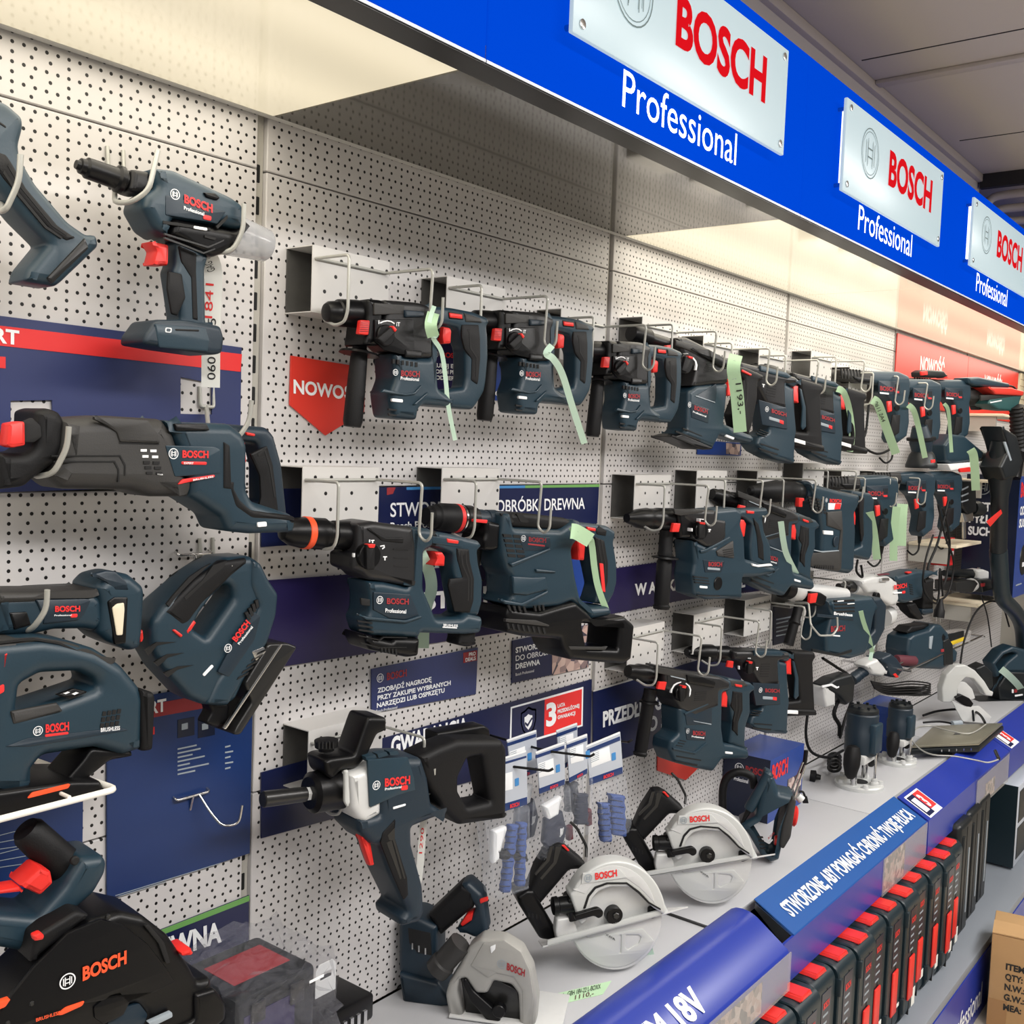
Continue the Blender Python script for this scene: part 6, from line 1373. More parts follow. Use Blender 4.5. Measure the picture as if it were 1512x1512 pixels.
b0 = k((520, 1080))[0]; DRC = []
for (x, y), lb in (((778, 1044), 'corded drill of the middle row between two others, behind green strips'), ((966, 1034), 'last corded drill of the middle row, cords bundled in front'), ((597, 405), 'first corded drill of the top row, green strip slanting across its handle'), ((818, 447), 'second corded drill of the top row, above a dark sander base'), ((1022, 442), 'third corded drill of the top row, beside the grey polishing roll')):
    v = off(b0, k((x, y))[0]); DRC.append(clone(DR.t, v.x, 0, v.z, lb))
# demolition hammer
k = crop(1060, 680, 5.815); r3 = crop(1160, 780, 3.781)
DEM = t = Tool('demolition_hammer', 'upright blue demolition hammer with silver neck and a wire loop in front', 'demolition hammer', r3, (270, 560), .16, .05, 12)
t.B('body', 'blue_plastic', '160,395 212,386 410,370 446,420 420,480 392,640 372,692 290,716 150,690 152,600 182,480', bev=.014)
t.F('bottom', 'case_black', '150,672 290,700 372,676 370,692 290,716 150,690', h=.002)
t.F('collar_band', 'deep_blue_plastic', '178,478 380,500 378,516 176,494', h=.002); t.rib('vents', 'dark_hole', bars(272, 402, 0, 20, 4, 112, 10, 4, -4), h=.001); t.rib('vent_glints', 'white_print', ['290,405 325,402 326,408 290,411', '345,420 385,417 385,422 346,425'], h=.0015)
t.T('Brushless', 'white_print', (268, 482), (372, 492), (268, 466), bold=.03); t.T('BOSCH', 'dull_red_print', (252, 578), (330, 572), (252, 548), bold=.03); t.F('type_label', 'white_print', '240,594 305,598 305,606 240,600', h=.001, bev=.0002)
t.L('chuck', 'black_rubber', (-90, 322), (25, 340), [(0, 26), (.25, 38), (.3, 30), (.55, 36), (.6, 52), (.9, 56), (1, 50)]); t.L('collar', 'cast_metal', (22, 342), (90, 352), [(0, 52), (.2, 58), (.75, 56), (.8, 46), (1, 46)])
t.L('neck', 'cast_metal', (85, 352), (330, 370), [(0, 44), (.4, 46), (.8, 40), (1, 36)]); t.B('clamp', 'black_plastic', '72,342 138,350 172,372 160,420 128,428 76,402', half=.04, bev=.006); t.F('clamp_switch', 'red_plastic', '140,366 182,362 170,416 134,420', h=.006, base=.038, bev=.002)
t.L('side_handle', 'black_rubber', (80, 415), (15, 650), [(0, 26), (.4, 27), (.48, 34), (.52, 26), (1, 28)], off=.01)
t.B('handle', 'deep_blue_plastic', '430,388 492,380 522,422 512,560 470,640 440,662 372,625 420,600 458,560 462,440', half=.03, bev=.01); t.F('trigger', 'red_plastic', '430,430 461,424 456,530 430,520', h=.0, base=.026, bev=.003, deep=.03); t.B('lower_neck', 'blue_plastic', '330,580 440,600 450,650 380,690', half=.034, bev=.008)
h = thing('wall_hook', 'grey wire loop hook in front of the demolition hammer', 'hook', t.O+Vector((0, 0, 0)))
tube('wire', 'wire_grey', [W(*q, d) for q, d in ((r3((0, 415))[0], .1), (r3((128, 418))[0], .2), (r3((140, 540))[0], .24), (r3((190, 600))[0], .245), (r3((262, 598))[0], .25), (r3((290, 560))[0], .25), (r3((288, 498))[0], .25))], .003, h, bend=.012)
# white headed core drill
k = crop(1230, 800, 7.559)
CDR = t = Tool('core_drill', 'corded drill with a big white gear head and looped handle', 'core drill', k, (600, 520), .14, .04, 12)
t.B('gear_head', 'cast_metal', '200,420 250,395 330,372 440,362 522,372 612,430 632,622 602,690 540,700 440,642 372,562 280,562 212,482', bev=.014)
t.L('chuck', 'steel_dark', (60, 500), (240, 500), [(0, 36), (.4, 40), (.45, 60), (1, 66)]); t.L('head_ring', 'cast_metal', (215, 495), (345, 480), [(0, 84), (.3, 92), (.7, 96), (1, 90)])
t.B('body', 'blue_plastic', '560,384 600,372 830,310 1000,312 1062,330 890,422 902,452 882,620 700,668 632,650 618,470', half=.042, bev=.012); t.F('top', 'maroon', '500,362 620,350 640,366 520,380', h=.002)
t.T('BOSCH', 'red_print', (680, 532), (822, 506), (678, 486), base=.043, bold=.04); t.F('type_label', 'white_print', '680,568 770,560 770,574 680,582', h=.004, bev=.0002); t.F('type_label', 'red_print', '775,552 808,546 808,574 775,580', h=.004, bev=.0002); t.rib('vents', 'dark_hole', bars(852, 470, 3, 26, 5, 32, 12, 4, 8), base=.043, h=.001)
t.D('gear_knob', 'black_plastic', (505, 612), 44, h=.012, base=.04); t.L('spirit_level', 'chrome', (530, 425), (612, 420), [(0, 20), (1, 20)], off=.045)
t.B('handle', 'black_rubber', '900,430 1062,398 1058,470 1052,740 940,745 950,640 930,540', half=.026, bev=.01); t.B('lower_bow', 'deep_blue_plastic', '935,742 1055,732 1052,790 960,812 930,790', half=.026, bev=.008); t.B('front_grip', 'black_rubber', '762,690 860,668 952,832 945,855 900,862 805,780', half=.024, bev=.009)
t.F('trigger', 'red_plastic', '890,426 936,410 960,522 922,532', h=.0, base=.026, bev=.003, deep=.03); t.F('direction_slide', 'red_plastic', '835,342 878,332 880,346 840,356', h=.01, base=.034)
t.L('side_mount', 'cast_metal', (560, 840), (640, 800), [(0, 110), (.5, 118), (1, 90)], off=-.03)
ADR = t = Tool('angle_drill', 'silver headed angle drill lying against the pegboard under the core drill', 'angle drill', k, (500, 1400), .15, .03, 20)
t.L('boot', 'deep_blue_plastic', (215, 1540), (370, 1420), [(0, 62), (.3, 66), (.34, 58), (.5, 64), (.54, 58), (.8, 66), (1, 60)]); t.B('gear_head', 'cast_metal', '290,1372 330,1330 430,1290 500,1370 545,1440 480,1492 362,1470', bev=.012)
t.B('body', 'deep_blue_plastic', '436,1292 570,1228 640,1282 720,1402 642,1502 560,1492 520,1400', half=.032, bev=.01); t.T('BOSCH', 'red_print', (572, 1352), (635, 1318), (566, 1330)); t.F('slide', 'red_plastic', '670,1480 700,1465 740,1512 705,1520', h=.003); t.F('type_label', 'white_print', '600,1395 660,1368 664,1376 604,1404', h=.001, bev=.0002)
# belt sander on the wire shelf
t = Tool('belt_sander', 'dark blue belt sander with a maroon drum on the wire shelf', 'belt sander', k, (950, 1200), .17, .05, 14)
t.B('body', 'blue_plastic', '700,1200 722,1052 780,1010 950,960 1002,902 1082,902 1160,990 1190,1122 1268,1200 1250,1322 1090,1402 900,1392 720,1382', bev=.014)
t.L('drum', 'maroon', (705, 1320), (905, 1330), [(0, 50), (.05, 58), (.95, 58), (1, 50)], off=.045); t.B('side_cover', 'case_black', '1090,1080 1150,1050 1195,1120 1200,1340 1100,1360', half=.055, bev=.006); t.F('guard_edge', 'grey_print', '1080,1060 1120,1050 1100,1200 1075,1190', h=.003)
t.B('top_handle', 'black_rubber', '735,1000 800,930 960,910 1000,900 950,962 780,1012', half=.03, bev=.008); t.D('knob', 'black_rubber', (1236, 1065), 46, h=.03, base=.02); t.F('label', 'dull_red_print', '1210,1200 1260,1195 1260,1225 1210,1232', h=.003)
# wire shelf with cross bars under sander and blade pack
A = W(1330, 985, .02); zf = W(1430, 948, .24).z
t = thing('wire_shelf', 'silver wire shelf under the belt sander at the far end', 'wire shelf', (4.4, -.1, zf))
for dd in (.06, .12, .18, .24): tube('rod', 'chrome', [(3.75, -dd, zf), (4.75, -dd, zf)], .0035, t)
for xx in (3.75, 4.25, 4.75): tube('cross_rod', 'chrome', [(xx, -.004, zf-.004), (xx, -.25, zf-.004)], .004, t)
t = Tool('blade_pack', 'clear blade pack with a yellow label strip on the wire shelf', 'blade pack', crop(1360, 800, 5.04), (260, 700), .2, .03, 20)
t.B('pack', 'clear_holder', '195,670 330,650 320,745 205,775', bev=.004); t.F('label', 'brass_yellow', '212,750 320,708 320,735 214,776', h=.001, bev=.0002); t.F('card', 'case_black', '200,690 320,662 320,706 206,745', h=.0006, bev=.0002)
# ------------------------------------------------------------------ routers on the counter
k = crop(1160, 780, 3.781)
def router(label, base, q, s=1.0):
    t = thing('plunge_router', label, 'router', base, 'plunge routers')
    x, y, z = base
    def C(part, m, dx, dd, z0, z1, prof): return lathe(part, m, (x+dx, y-dd, z+z0), (x+dx, y-dd, z+z1), prof, t)
    R = .062*s
    bp = C('base_plate', 'guard_silver', 0, 0, .0, .014, [(0, R*1.25), (.7, R*1.25), (1, R*1.18)]); C('base_hole', 'dark_hole', 0, 0, .0142, .0148, [(0, R*.45), (1, R*.45)])
    for a in range(5): lathe('screw_boss', 'cast_metal', (x+R*1.08*math.cos(a*1.26), y+R*1.08*math.sin(a*1.26), z+.012), (x+R*1.08*math.cos(a*1.26), y+R*1.08*math.sin(a*1.26), z+.024), [(0, .010), (1, .008)], t, 14)
    for sx in (-1, 1): C('column', 'chrome', sx*R*.78, .0, .01, .10*s, [(0, .010*s), (1, .010*s)])
    C('depth_rod', 'chrome', .0, R*.8, .01, .13*s, [(0, .0035), (1, .0035)]); C('turret', 'cast_metal', .0, R*.8, .012, .034, [(0, .014), (.5, .014), (.55, .01), (1, .01)])
    box('carriage', 'cast_metal', x-R*.95, x+R*.95, -y-.02, -y+.035, z+.085*s, z+.115*s, t, bev=.006)
    C('motor', 'deep_blue_plastic', 0, 0, .105*s, .25*s, [(0, R*.7), (.05, R*.85), (.55, R*.86), (.6, R*.8), (.92, R*.82), (1, R*.7)])
    box('front_panel', 'blue_plastic', x-R*.6, x+R*.5, -y+R*.55, -y+R*.95, z+.12*s, z+.215*s, t, bev=.007); C('motor_cap', 'case_black', 0, 0, .245*s, .262*s, [(0, R*.8), (.6, R*.78), (1, R*.6)])
    for i in range(8): a = i*.785; box('cap_rib', 'case_black', x+R*.6*math.cos(a)-.004, x+R*.6*math.cos(a)+.004, -y+R*.6*math.sin(a)-.004, -y+R*.6*math.sin(a)+.004, z+.255*s, z+.268*s, t)
    for sx in (-1, 1):
        p = Vector((x+sx*R*1.35, y-.0, z+.10*s)); lathe('knob_handle', 'black_rubber', p+Vector((sx*-.01, .0, .05*s)), p+Vector((sx*.012, -.004, -.055*s)), [(0, .008), (.06, .02*s), (.3, .027*s), (.6, .026*s), (.9, .018*s), (1, .008)], t, 20)
        tube('handle_arm', 'black_plastic', [p+Vector((0, 0, .0)), (x+sx*R*.8, y, z+.1*s)], .011*s, t)
    box('switch', 'white_print', x+R*.55, x+R*.62, -y+R*.70, -y+R*.72, z+.15*s, z+.165*s, t)
    return t
b1 = WZ(1268, 1160, .735); RT1 = router('large plunge router with oval knobs, nearest on the counter behind the planer', b1, None, 1.0)
b2 = WZ(1325, 1126, .735); router('smaller plunge router behind the large one', b2, None, .82)
# small carton beside
c = WZ(1334, 1126, .735)
t = thing('accessory_carton', 'small blue tool carton behind the two routers', 'carton', (3.86, -.14, .735))
box('box', 'box_blue', 3.80, 3.98, .07, .17, .735, .905, t); text('BOSCH', 'red_print', (3.825, -.1705, .865), (3.92, -.1705, .865), (3.825, -.1705, .888), t, bold=.04)
box('picture', 'cyan_stripe', 3.86, 3.95, .17, .1706, .745, .84, t); box('picture_tool', 'card_white', 3.885, 3.925, .1706, .171, .76, .85, t)
# laptop and cables
t = thing('laptop', 'old closed silver laptop lying across the front strip, cable on top', 'laptop', (4.1, -.35, .76))
zt = .790
L = [WZ(x, y, zt) for x, y in crop(1300, 980, 7.132)((330, 862), (1040, 832), (1290, 620), (560, 652))]
def slab(nm, m_, q, z0, z1, b=.003): return hexa(nm, m_, [Vector((p.x, p.y, z0)) for p in q]+[Vector((p.x, p.y, z1)) for p in q], t, b)
slab('lid', 'laptop_silver', L, zt-.010, zt); cx_ = sum((p for p in L), Vector())/4
slab('base', 'case_black', [cx_+(p-cx_)*1.03 for p in L], zt-.034, zt-.012, .005); slab('battery', 'case_black', [cx_+(p-cx_)*.8 for p in L], .762, zt-.034, .004)
for i in range(5):
    p = L[0]+(L[1]-L[0])*(.42+i*.11); box('port', 'chrome', p.x, p.x+.018, -p.y+.004, -p.y+.0075, zt-.026, zt-.018, t)
slab('logo', 'steel_dark', [cx_+(p-cx_)*.1 for p in L], zt, zt+.0006, 0)
kl = crop(1300, 980, 7.132)
tube('usb_cable', 'wire_grey', [WZ(*kl((x, y))[0], z) for x, y, z in ((1110, 640, .80), (940, 735, .798), (700, 700, .797), (520, 655, .797), (380, 680, .80), (330, 790, .80), (420, 900, .79), (560, 960, .79), (780, 975, .79), (1000, 1015, .785), (1130, 1040, .783), (1240, 1010, .784))], .0025, t, smoothed=5)
lathe('usb_plug', 'steel_dark', WZ(*kl((1245, 1000))[0], .784), WZ(*kl((1210, 920))[0], .786), [(0, .006), (1, .006)], t, 12)
tube('power_lead', 'black_rubber', [WZ(*kl((x, y))[0], z) for x, y, z in ((450, 545, .76), (600, 500, .765), (800, 480, .77), (960, 490, .78), (1050, 540, .795), (1100, 620, .803))], .005, t, smoothed=5); tube('cable_end', 'black_rubber', [WZ(*kl((x, y))[0], z) for x, y, z in ((450, 620, .76), (620, 610, .765), (760, 630, .768))], .004, t, smoothed=5)
lathe('ferrite', 'grey_print', WZ(*kl((755, 632))[0], .768), WZ(*kl((850, 622))[0], .769), [(0, .011), (1, .011)], t, 14)
# far circular saw with silver guard
k = crop(1360, 800, 5.04)
FSW = t = Tool('circular_saw', 'silver-guarded circular saw at the far end behind the laptop', 'circular saw', k, (310, 1120), .24, .02, 45)
t.B('upper_guard', 'guard_silver', '140,1185 135,1080 168,982 238,912 310,908 382,950 452,1030 492,1098 520,1110 510,1142 460,1136 428,1080 370,1012 312,1000 272,1040 250,1085 248,1160 200,1188', half=.022, bev=.006)
t.B('blade_cover', 'cast_metal', '255,1080 280,1035 320,1040 370,1090 392,1160 330,1180 260,1160', half=.012, bev=.002); t.F('slot', 'dark_hole', '192,1030 206,1030 212,1100 196,1105', h=.001)
t.B('motor', 'case_black', '372,930 440,900 500,960 505,1060 480,1100 430,1040', half=.035, off=-.05, bev=.008); t.B('knob', 'black_plastic', '240,1150 290,1130 350,1160 380,1200 360,1230 310,1215 260,1180', half=.014, off=.02, bev=.005)
t.B('base_panel', 'cast_metal', '226,1180 330,1228 430,1220 522,1302 502,1348 310,1336 268,1262', half=.003, off=.03, bev=.001); t.F('base_slot', 'case_black', '378,1255 392,1250 402,1335 386,1338', h=.002, base=.033); t.E('grey_print', (245, 985), 14); t.T('BOSCH', 'dull_red_print', (276, 992), (354, 990), (272, 970), bold=.04)
t = Tool('plunge_saw', 'blue plunge saw on its guide at the far right edge, pale green label', 'circular saw', k, (640, 1000), .27, .04, 40)
t.B('handle', 'blue_plastic', '486,890 560,802 640,764 770,800 790,960 560,962 520,1000', bev=.014, holes=['520,900 580,830 640,812 672,822 600,880 545,950']); t.B('guard', 'case_black', '528,1062 600,952 790,956 800,1190 540,1168', half=.044, bev=.01); t.rib('guard_slots', 'blue_plastic', bars(545, 1075, 36, -55, 3, 14, 70, -30, -20), base=.044, h=.002)
t.B('rail', 'case_black', '372,1238 800,1150 800,1190 540,1262 520,1240', half=.05, bev=.003); t.F('type_label', 'white_print', '698,1140 758,1132 758,1144 700,1154', h=.001, base=.044); t.F('type_dot', 'white_print', '676,1098 690,1098 690,1126 676,1126', h=.001, base=.044); t.F('brand_mark', 'dull_red_print', '694,1098 716,1096 716,1120 694,1124', h=.001, base=.044)
settle(t.t, .7365); settle(FSW.t, .7365)
# vacuum cleaner wand, hose and boxes at the far end
kz = crop(1160, 480, 4.295)
t = thing('vacuum_wand', 'tall dark vacuum wand with ribbed hose and red clip at the far right', 'vacuum wand', W(1478, 960, .3))
P = lambda q, d=.30: W(*q, d)
lathe('upper_tube', 'case_black', P((1478, 650)), P((1474, 815)), [(0, .040), (.3, .05), (.5, .034), (1, .034)], t); lathe('lower_tube', 'case_green', P((1474, 812)), P((1478, 870)), [(0, .036), (1, .034)], t)
tube('bent_tube', 'case_green', [P((1478, 868)), P((1482, 885)), P((1500, 905)), P((1510, 930)), P((1512, 980))], .034, t, smoothed=5, n=14)
lathe('hose', 'black_rubber', P((1501, 600)), P((1503, 668)), [(i/24, .026 if i % 2 else .031) for i in range(25)], t); lathe('hose_cuff', 'black_plastic', P((1503, 665)), P((1497, 706)), [(0, .034), (.1, .036), (.2, .03), (1, .028)], t)
hexa('red_clip', 'red_plastic', [P((1456, 770)), P((1478, 752)), P((1480, 758)), P((1462, 778)), P((1456, 770), .32), P((1478, 752), .32), P((1480, 758), .32), P((1462, 778), .32)], t, .002)
VW = t; pl_t = Tool('vacuum_wand', '', '', kz, (1370, 800), .30, .05, 20); bpy.data.objects.remove(pl_t.t); pl_t.t = VW
pl_t.B('hood', 'case_black', '1300,640 1400,700 1440,860 1400,960 1320,980 1290,900 1340,800', bev=.012); pl_t.F('edge', 'grey_print', '1385,740 1398,740 1436,858 1426,862', h=.002)
x0 = 5.25
t = thing('vacuum_carton', 'tall blue carton with vacuum cleaner picture at the far right', 'carton', (5.6, -.2, 1.25))
A, Bq = W(1435, 700, .10), W(1480, 704, .30)
xa = A.x; zt = A.z; zb = W(1435, 872, .10).z
box('box', 'box_navy', xa, xa+.8, .08, .30, zb, zt, t); box('front', 'box_blue', xa+.001, xa+.8, .30, .3012, zb, zt, t)
text('BOSCH', 'red_print', (xa+.02, -.3015, zt-.09), (xa+.26, -.3015, zt-.09), (xa+.02, -.3015, zt-.03), t, bold=.04)
for i, s in enumerate(('ODSYSANIA', 'SUCHEJ')): text(s, 'white_print', (xa+.03, -.3015, zt-.17-i*.055), (xa+.03+(.30, .2)[i], -.3015, zt-.17-i*.055), (xa+.03, -.3015, zt-.135-i*.055), t, bold=.04)
for i, s in enumerate(('SYSTEM', 'PYŁU', 'SUCHEJ')): text(s, 'white_print', (xa-.001, -.10, zt-.16-i*.055), (xa-.001, -.10-(.14, .1, .13)[i], zt-.16-i*.055), (xa-.001, -.10, zt-.125-i*.055), t, bold=.04)
emblem('grey_print', (xa-.001, -.15, zt-.055), (xa-.001, -.185, zt-.055), (xa-.001, -.15, zt-.02), t)
lathe('picture_vacuum', 'case_black', (xa+.16, -.300, zb+.16), (xa+.16, -.304, zb+.16), [(0, .07), (1, .068)], t); box('picture_band', 'card_white', xa+.13, xa+.19, .3042, .3046, zb+.13, zb+.15, t)
box('text_line', 'grey_print', xa+.05, xa+.16, .3012, .3016, zb+.05, zb+.056, t)
# polishing roll and corded polisher on a cream shelf, top right
t = thing('cream_shelf', 'small cream shelf on a grey bracket beside the top row drills', 'shelf', W(1440, 612, .15), 'small cream shelves')
A = W(1418, 610, .02); box('board', 'cream_shelf', A.x, A.x+.38, .01, .20, A.z-.012, A.z, t, bev=.001); box('bracket', 'upright_grey', A.x+.01, A.x+.03, .01, .17, A.z-.08, A.z-.012, t)
CS = t
for q, lb in (((1395, 706), 'small cream shelf under the dark sander, second tier'), ((1345, 800), 'cream shelf under the tool cables, third tier'), ((1380, 886), 'cream shelf under the angle grinders, lowest tier')):
    v = W(*q, .02)-A; clone(CS.t if hasattr(CS, 't') else CS, v.x, 0, v.z, lb)
t = Tool('polishing_roller', 'grey-brown sanding roller tool beside the third corded drill', 'sander', kz, (1180, 450), .16, .04, 12)
t.L('roller', 'brown_rubber', (1108, 452), (1245, 450), [(0, 52), (.1, 60), (.75, 62), (.95, 48), (1, 30)]); t.B('mount', 'steel_dark', '1190,505 1240,500 1250,530 1200,540', half=.02, bev=.004)
t = Tool('corded_polisher', 'corded polisher with long blue handle and orange pad at the top right', 'polisher', kz, (1300, 400), .22, .035, 15)
t.B('handle', 'blue_plastic', '1110,335 1180,330 1372,370 1368,405 1290,400 1150,385 1115,370', bev=.01); t.B('pad', 'sign_red', '1212,395 1360,400 1440,420 1436,450 1260,440', half=.05, bev=.006); t.B('head', 'teal_plastic', '1240,470 1440,440 1420,520 1390,545 1290,535 1230,500', half=.04, bev=.008); t.F('top_face', 'brown_rubber', '1240,445 1440,440 1436,458 1240,480', h=.003); t.F('white_line', 'white_print', '1298,488 1372,474 1372,482 1300,496', h=.001, base=.04)
t.rod('cord', 'black_rubber', [(1370, 388, 0), (1440, 390, 0), (1475, 440, 0), (1470, 520, 0), (1430, 600, 0)], .004, sm=5)
t = Tool('battery_pack', 'black battery with a red face on top of the second corded drill', 'battery', kz, (900, 310), .10, .03, 12)
t.B('case', 'case_black', '836,300 860,285 960,292 985,325 960,335 840,330', bev=.006); t.F('face', 'red_plastic', '858,294 900,290 902,316 862,320', h=.002)
t = Tool('red_clip', 'small red clip on the barrel of the third corded drill', 'clip', kz, (990, 330), .12, .015, 12); t.B('clip', 'red_plastic', '972,322 1005,322 1008,338 975,338', bev=.003)
# sanders and grinders on the lower cream shelves
t = Tool('random_orbit_sander', 'dark sander with round base under the second corded drill', 'sander', kz, (860, 800), .15, .04, 12)
t.L('base', 'case_black', (860, 905), (865, 800), [(0, 95), (.15, 98), (.3, 92), (.8, 76), (1, 60)]); t.L('neck', 'deep_blue_plastic', (865, 805), (850, 640), [(0, 60), (.4, 72), (.6, 64), (1, 45)]); t.L('rim', 'black_rubber', (860, 730), (860, 712), [(0, 88), (1, 88)]); t.F('label', 'red_print', '925,855 950,852 950,872 925,875', h=.0, base=.09)
t = Tool('orbital_sander', 'blue orbital sander with red label patch on the second cream shelf', 'sander', kz, (1080, 800), .16, .04, 12)
t.B('body', 'blue_plastic', '950,760 1000,690 1080,700 1150,760 1200,800 1190,850 1000,880 960,860', bev=.012); t.B('plate', 'card_white', '960,880 1200,862 1210,890 980,920', half=.045, bev=.003); t.F('patch', 'red_plastic', '1100,910 1170,900 1180,930 1110,934', h=.004, base=.044); t.L('dust_bag', 'case_black', (1190, 830), (1285, 850), [(0, 30), (.5, 48), (1, 30)])
t = Tool('jigsaw', 'clear-shoed jigsaw hanging below the second cream shelf', 'jigsaw', kz, (1120, 1100), .16, .03, 12)
t.B('body', 'case_black', '1075,985 1165,985 1170,1180 1120,1200 1080,1150', bev=.008); t.rib('bands', 'grey_print', ['1120,1040 1160,1020 1160,1030 1120,1050', '1118,1080 1160,1062 1160,1072 1118,1090', '1116,1118 1160,1104 1160,1112 1116,1126'], h=.001); t.B('foot', 'chrome', '1090,1190 1160,1180 1165,1240 1105,1250', half=.02, bev=.003); t.B('blade', 'chrome', '1122,1236 1138,1236 1140,1352 1124,1356', half=.004, bev=.001); t.L('knob', 'case_black', (1180, 1160), (1240, 1170), [(0, 44), (.5, 52), (1, 40)])
k = crop(1360, 800, 5.04)
AGR = t = Tool('angle_grinder', 'slim angle grinder with silver head on the lowest cream shelf', 'angle grinder', k, (350, 235), .17, .03, 15)
t.L('body', 'case_black', (170, 232), (372, 238), [(0, 22), (.3, 30), (.8, 34), (1, 36)]); t.B('head', 'cast_metal', '368,208 420,200 460,215 458,270 400,280 370,268', bev=.008); t.L('spindle', 'chrome', (430, 210), (430, 190), [(0, 14), (1, 10)])
t = Tool('angle_grinder', 'angle grinder with black collar and silver head, in front on the lowest shelf', 'angle grinder', k, (400, 320), .20, .035, 15)
t.L('collar', 'cast_metal', (340, 322), (395, 322), [(0, 44), (.6, 52), (1, 40)]); t.B('head', 'case_black', '390,280 490,270 506,310 490,345 400,372', bev=.008); t.F('label', 'dull_red_print', '450,310 478,305 476,330 452,336', h=.001); t.B('stand', 'steel_dark', '180,290 320,275 342,300 300,370 180,360', half=.05, bev=.004)
t = thing('safety_box', 'small red and white box behind the drill cords, third tier', 'box', W(1400, 830, .05)); A = W(1388, 835, .05); box('box', 'red_print', A.x, A.x+.09, .01, .08, A.z, A.z+.12, t); box('stripe', 'card_white', A.x+.005, A.x+.085, .08, .0808, A.z+.045, A.z+.062, t)
# loose cords, plugs and a thin antenna cable
def cord(label, q, r, d, m='black_rubber'):
    p = [W(x, y, d) for x, y in q]; t = label.t if hasattr(label, 't') else label; tube('power_cord', m, p, r, t, smoothed=6); return t
cord(DRC[2], [(1283, 595), (1278, 640), (1270, 655), (1295, 670), (1318, 660), (1325, 640)], .0042, .13)
c_ = cord(CDR, [(1378, 790), (1366, 830), (1364, 870), (1384, 890), (1388, 840), (1392, 880)], .004, .23)
lathe('plug', 'black_rubber', W(1389, 885, .23), W(1386, 912, .23), [(0, .008), (.5, .016), (.6, .02), (1, .02)], c_, 14)
for s in (-1, 1): lathe('pin', 'chrome', W(1385.5+s*3, 911, .23), W(1385+s*3, 920, .23), [(0, .002), (1, .002)], c_, 8)
cord(DRC[1], [(1400, 740), (1385, 800), (1370, 840), (1375, 870), (1395, 860), (1402, 800), (1392, 750)], .005, .2)
cord(DRC[0], [(1385, 745), (1395, 790), (1408, 830), (1400, 875), (1380, 885), (1362, 850)], .004, .21)
cord(FSW, [(1418, 980), (1424, 945), (1440, 905), (1462, 888), (1480, 895), (1490, 925)], .004, .25)
cord(AGR, [(1448, 878), (1458, 910), (1464, 955)], .003, .24)
cord(RT1, [(1193, 1050), (1190, 1085), (1198, 1110), (1222, 1118), (1245, 1108)], .005, .07)
cord(DEM, [(1215, 972), (1235, 985), (1255, 1000), (1258, 1030), (1248, 1060), (1240, 1090)], .005, .12)
t = ADR.t
for i in range(6): tube('tied_cord', 'black_rubber', [W(1286+i, 1006+i*2, .2), W(1310, 1010+i*3, .21), W(1345, 1006+i*4, .22), W(1374, 1010+i*3, .22), W(1350, 1016+i*2.2, .215), W(1300, 1014+i*1.5, .2)], .0028, t, smoothed=4)
t = RT1
for i in range(4): tube('coiled_cord', 'black_rubber', [WZ(1232+9*math.cos(a), 1118+i*5+6*math.sin(a), .745+.008*i) for a in [j*.628 for j in range(11)]], .005, t, smoothed=3)
lathe('plug', 'black_rubber', WZ(1196, 1145, .752), WZ(1212, 1148, .750), [(0, .018), (.5, .02), (.6, .010), (1, .008)], t, 14)
t = Tool('impact_wrench', 'black and silver compact wrench hanging beside the flat hammer', 'impact wrench', crop(1160, 780, 3.781), (230, 900), .11, .03, 15)
t.B('body', 'case_black', '180,870 240,830 330,805 350,850 340,950 300,980 250,930 200,900', bev=.01); t.B('head', 'cast_metal', '174,880 235,862 262,880 240,900 240,985 190,992 178,940', half=.028, bev=.008); t.F('light_line', 'white_print', '205,880 260,868 290,885 300,880 300,890 285,896 255,880 206,892', h=.001); t.rod('cord', 'black_rubber', [(290, 970, 0), (270, 1040, 0), (300, 1100, 0), (300, 1160, 0)], .007, sm=5)
# right edge, lower: red drawers and a grey framed display
t = thing('display_frame', 'pale framed display box standing on the base shelf at the right edge', 'display', (4.6, -.4, .23))
A = WX(1492, 1215, 4.55); box('frame', 'card_grey', 4.35, 4.75, .40, .50, .24, .56, t, bev=.004); 
for z0, z1 in ((.265, .39), (.41, .535)): box('window', 'case_black', 4.38, 4.72, .50, .502, z0, z1, t)
box('frame_side', 'case_green', 4.345, 4.35, .40, .5, .24, .56, t)
for i, z in enumerate((.47, .525)):
    t = thing('red_case', ('lower', 'upper')[i]+' red case lying under the deep blue strip at the right edge', 'case', (4.95, -.3, z), 'red cases'); box('case', 'dull_red_print', 4.80, 5.3, .1, .46, z, z+.045, t, bev=.006)
# pipes and dark board above the canopy's far end
t = thing('pipe_frame', 'grey tubular frame under the ceiling beyond the canopy', 'pipe', (4.4, -.5, 2.7))
for i in range(3): tube('pipe', 'trim_paint', [(4.22+i*.08, -.28, 2.58), (4.22+i*.08, -.28, 2.79-i*.03), (4.24+i*.1, -.36, 2.80-i*.03), (4.3+i*.12, -1.2, 2.80-i*.03)], .016, t, bend=.05, n=12)
box('board', 'teal_plastic', 4.6, 6.5, .5, 1.4, 2.70, 2.83, t)
t = thing('slat_wall', 'pale yellow slatted panel beyond the red banners', 'panel', (6.6, -.1, 1.8)); box('panel', 'cream_shelf', 6.16, 7.4, .0, .012, 1.85, 2.29, t)
for i in range(12): box('groove', 'carton_tape', 6.16, 7.4, .012, .0126, 1.87+i*.035, 1.873+i*.035, t)
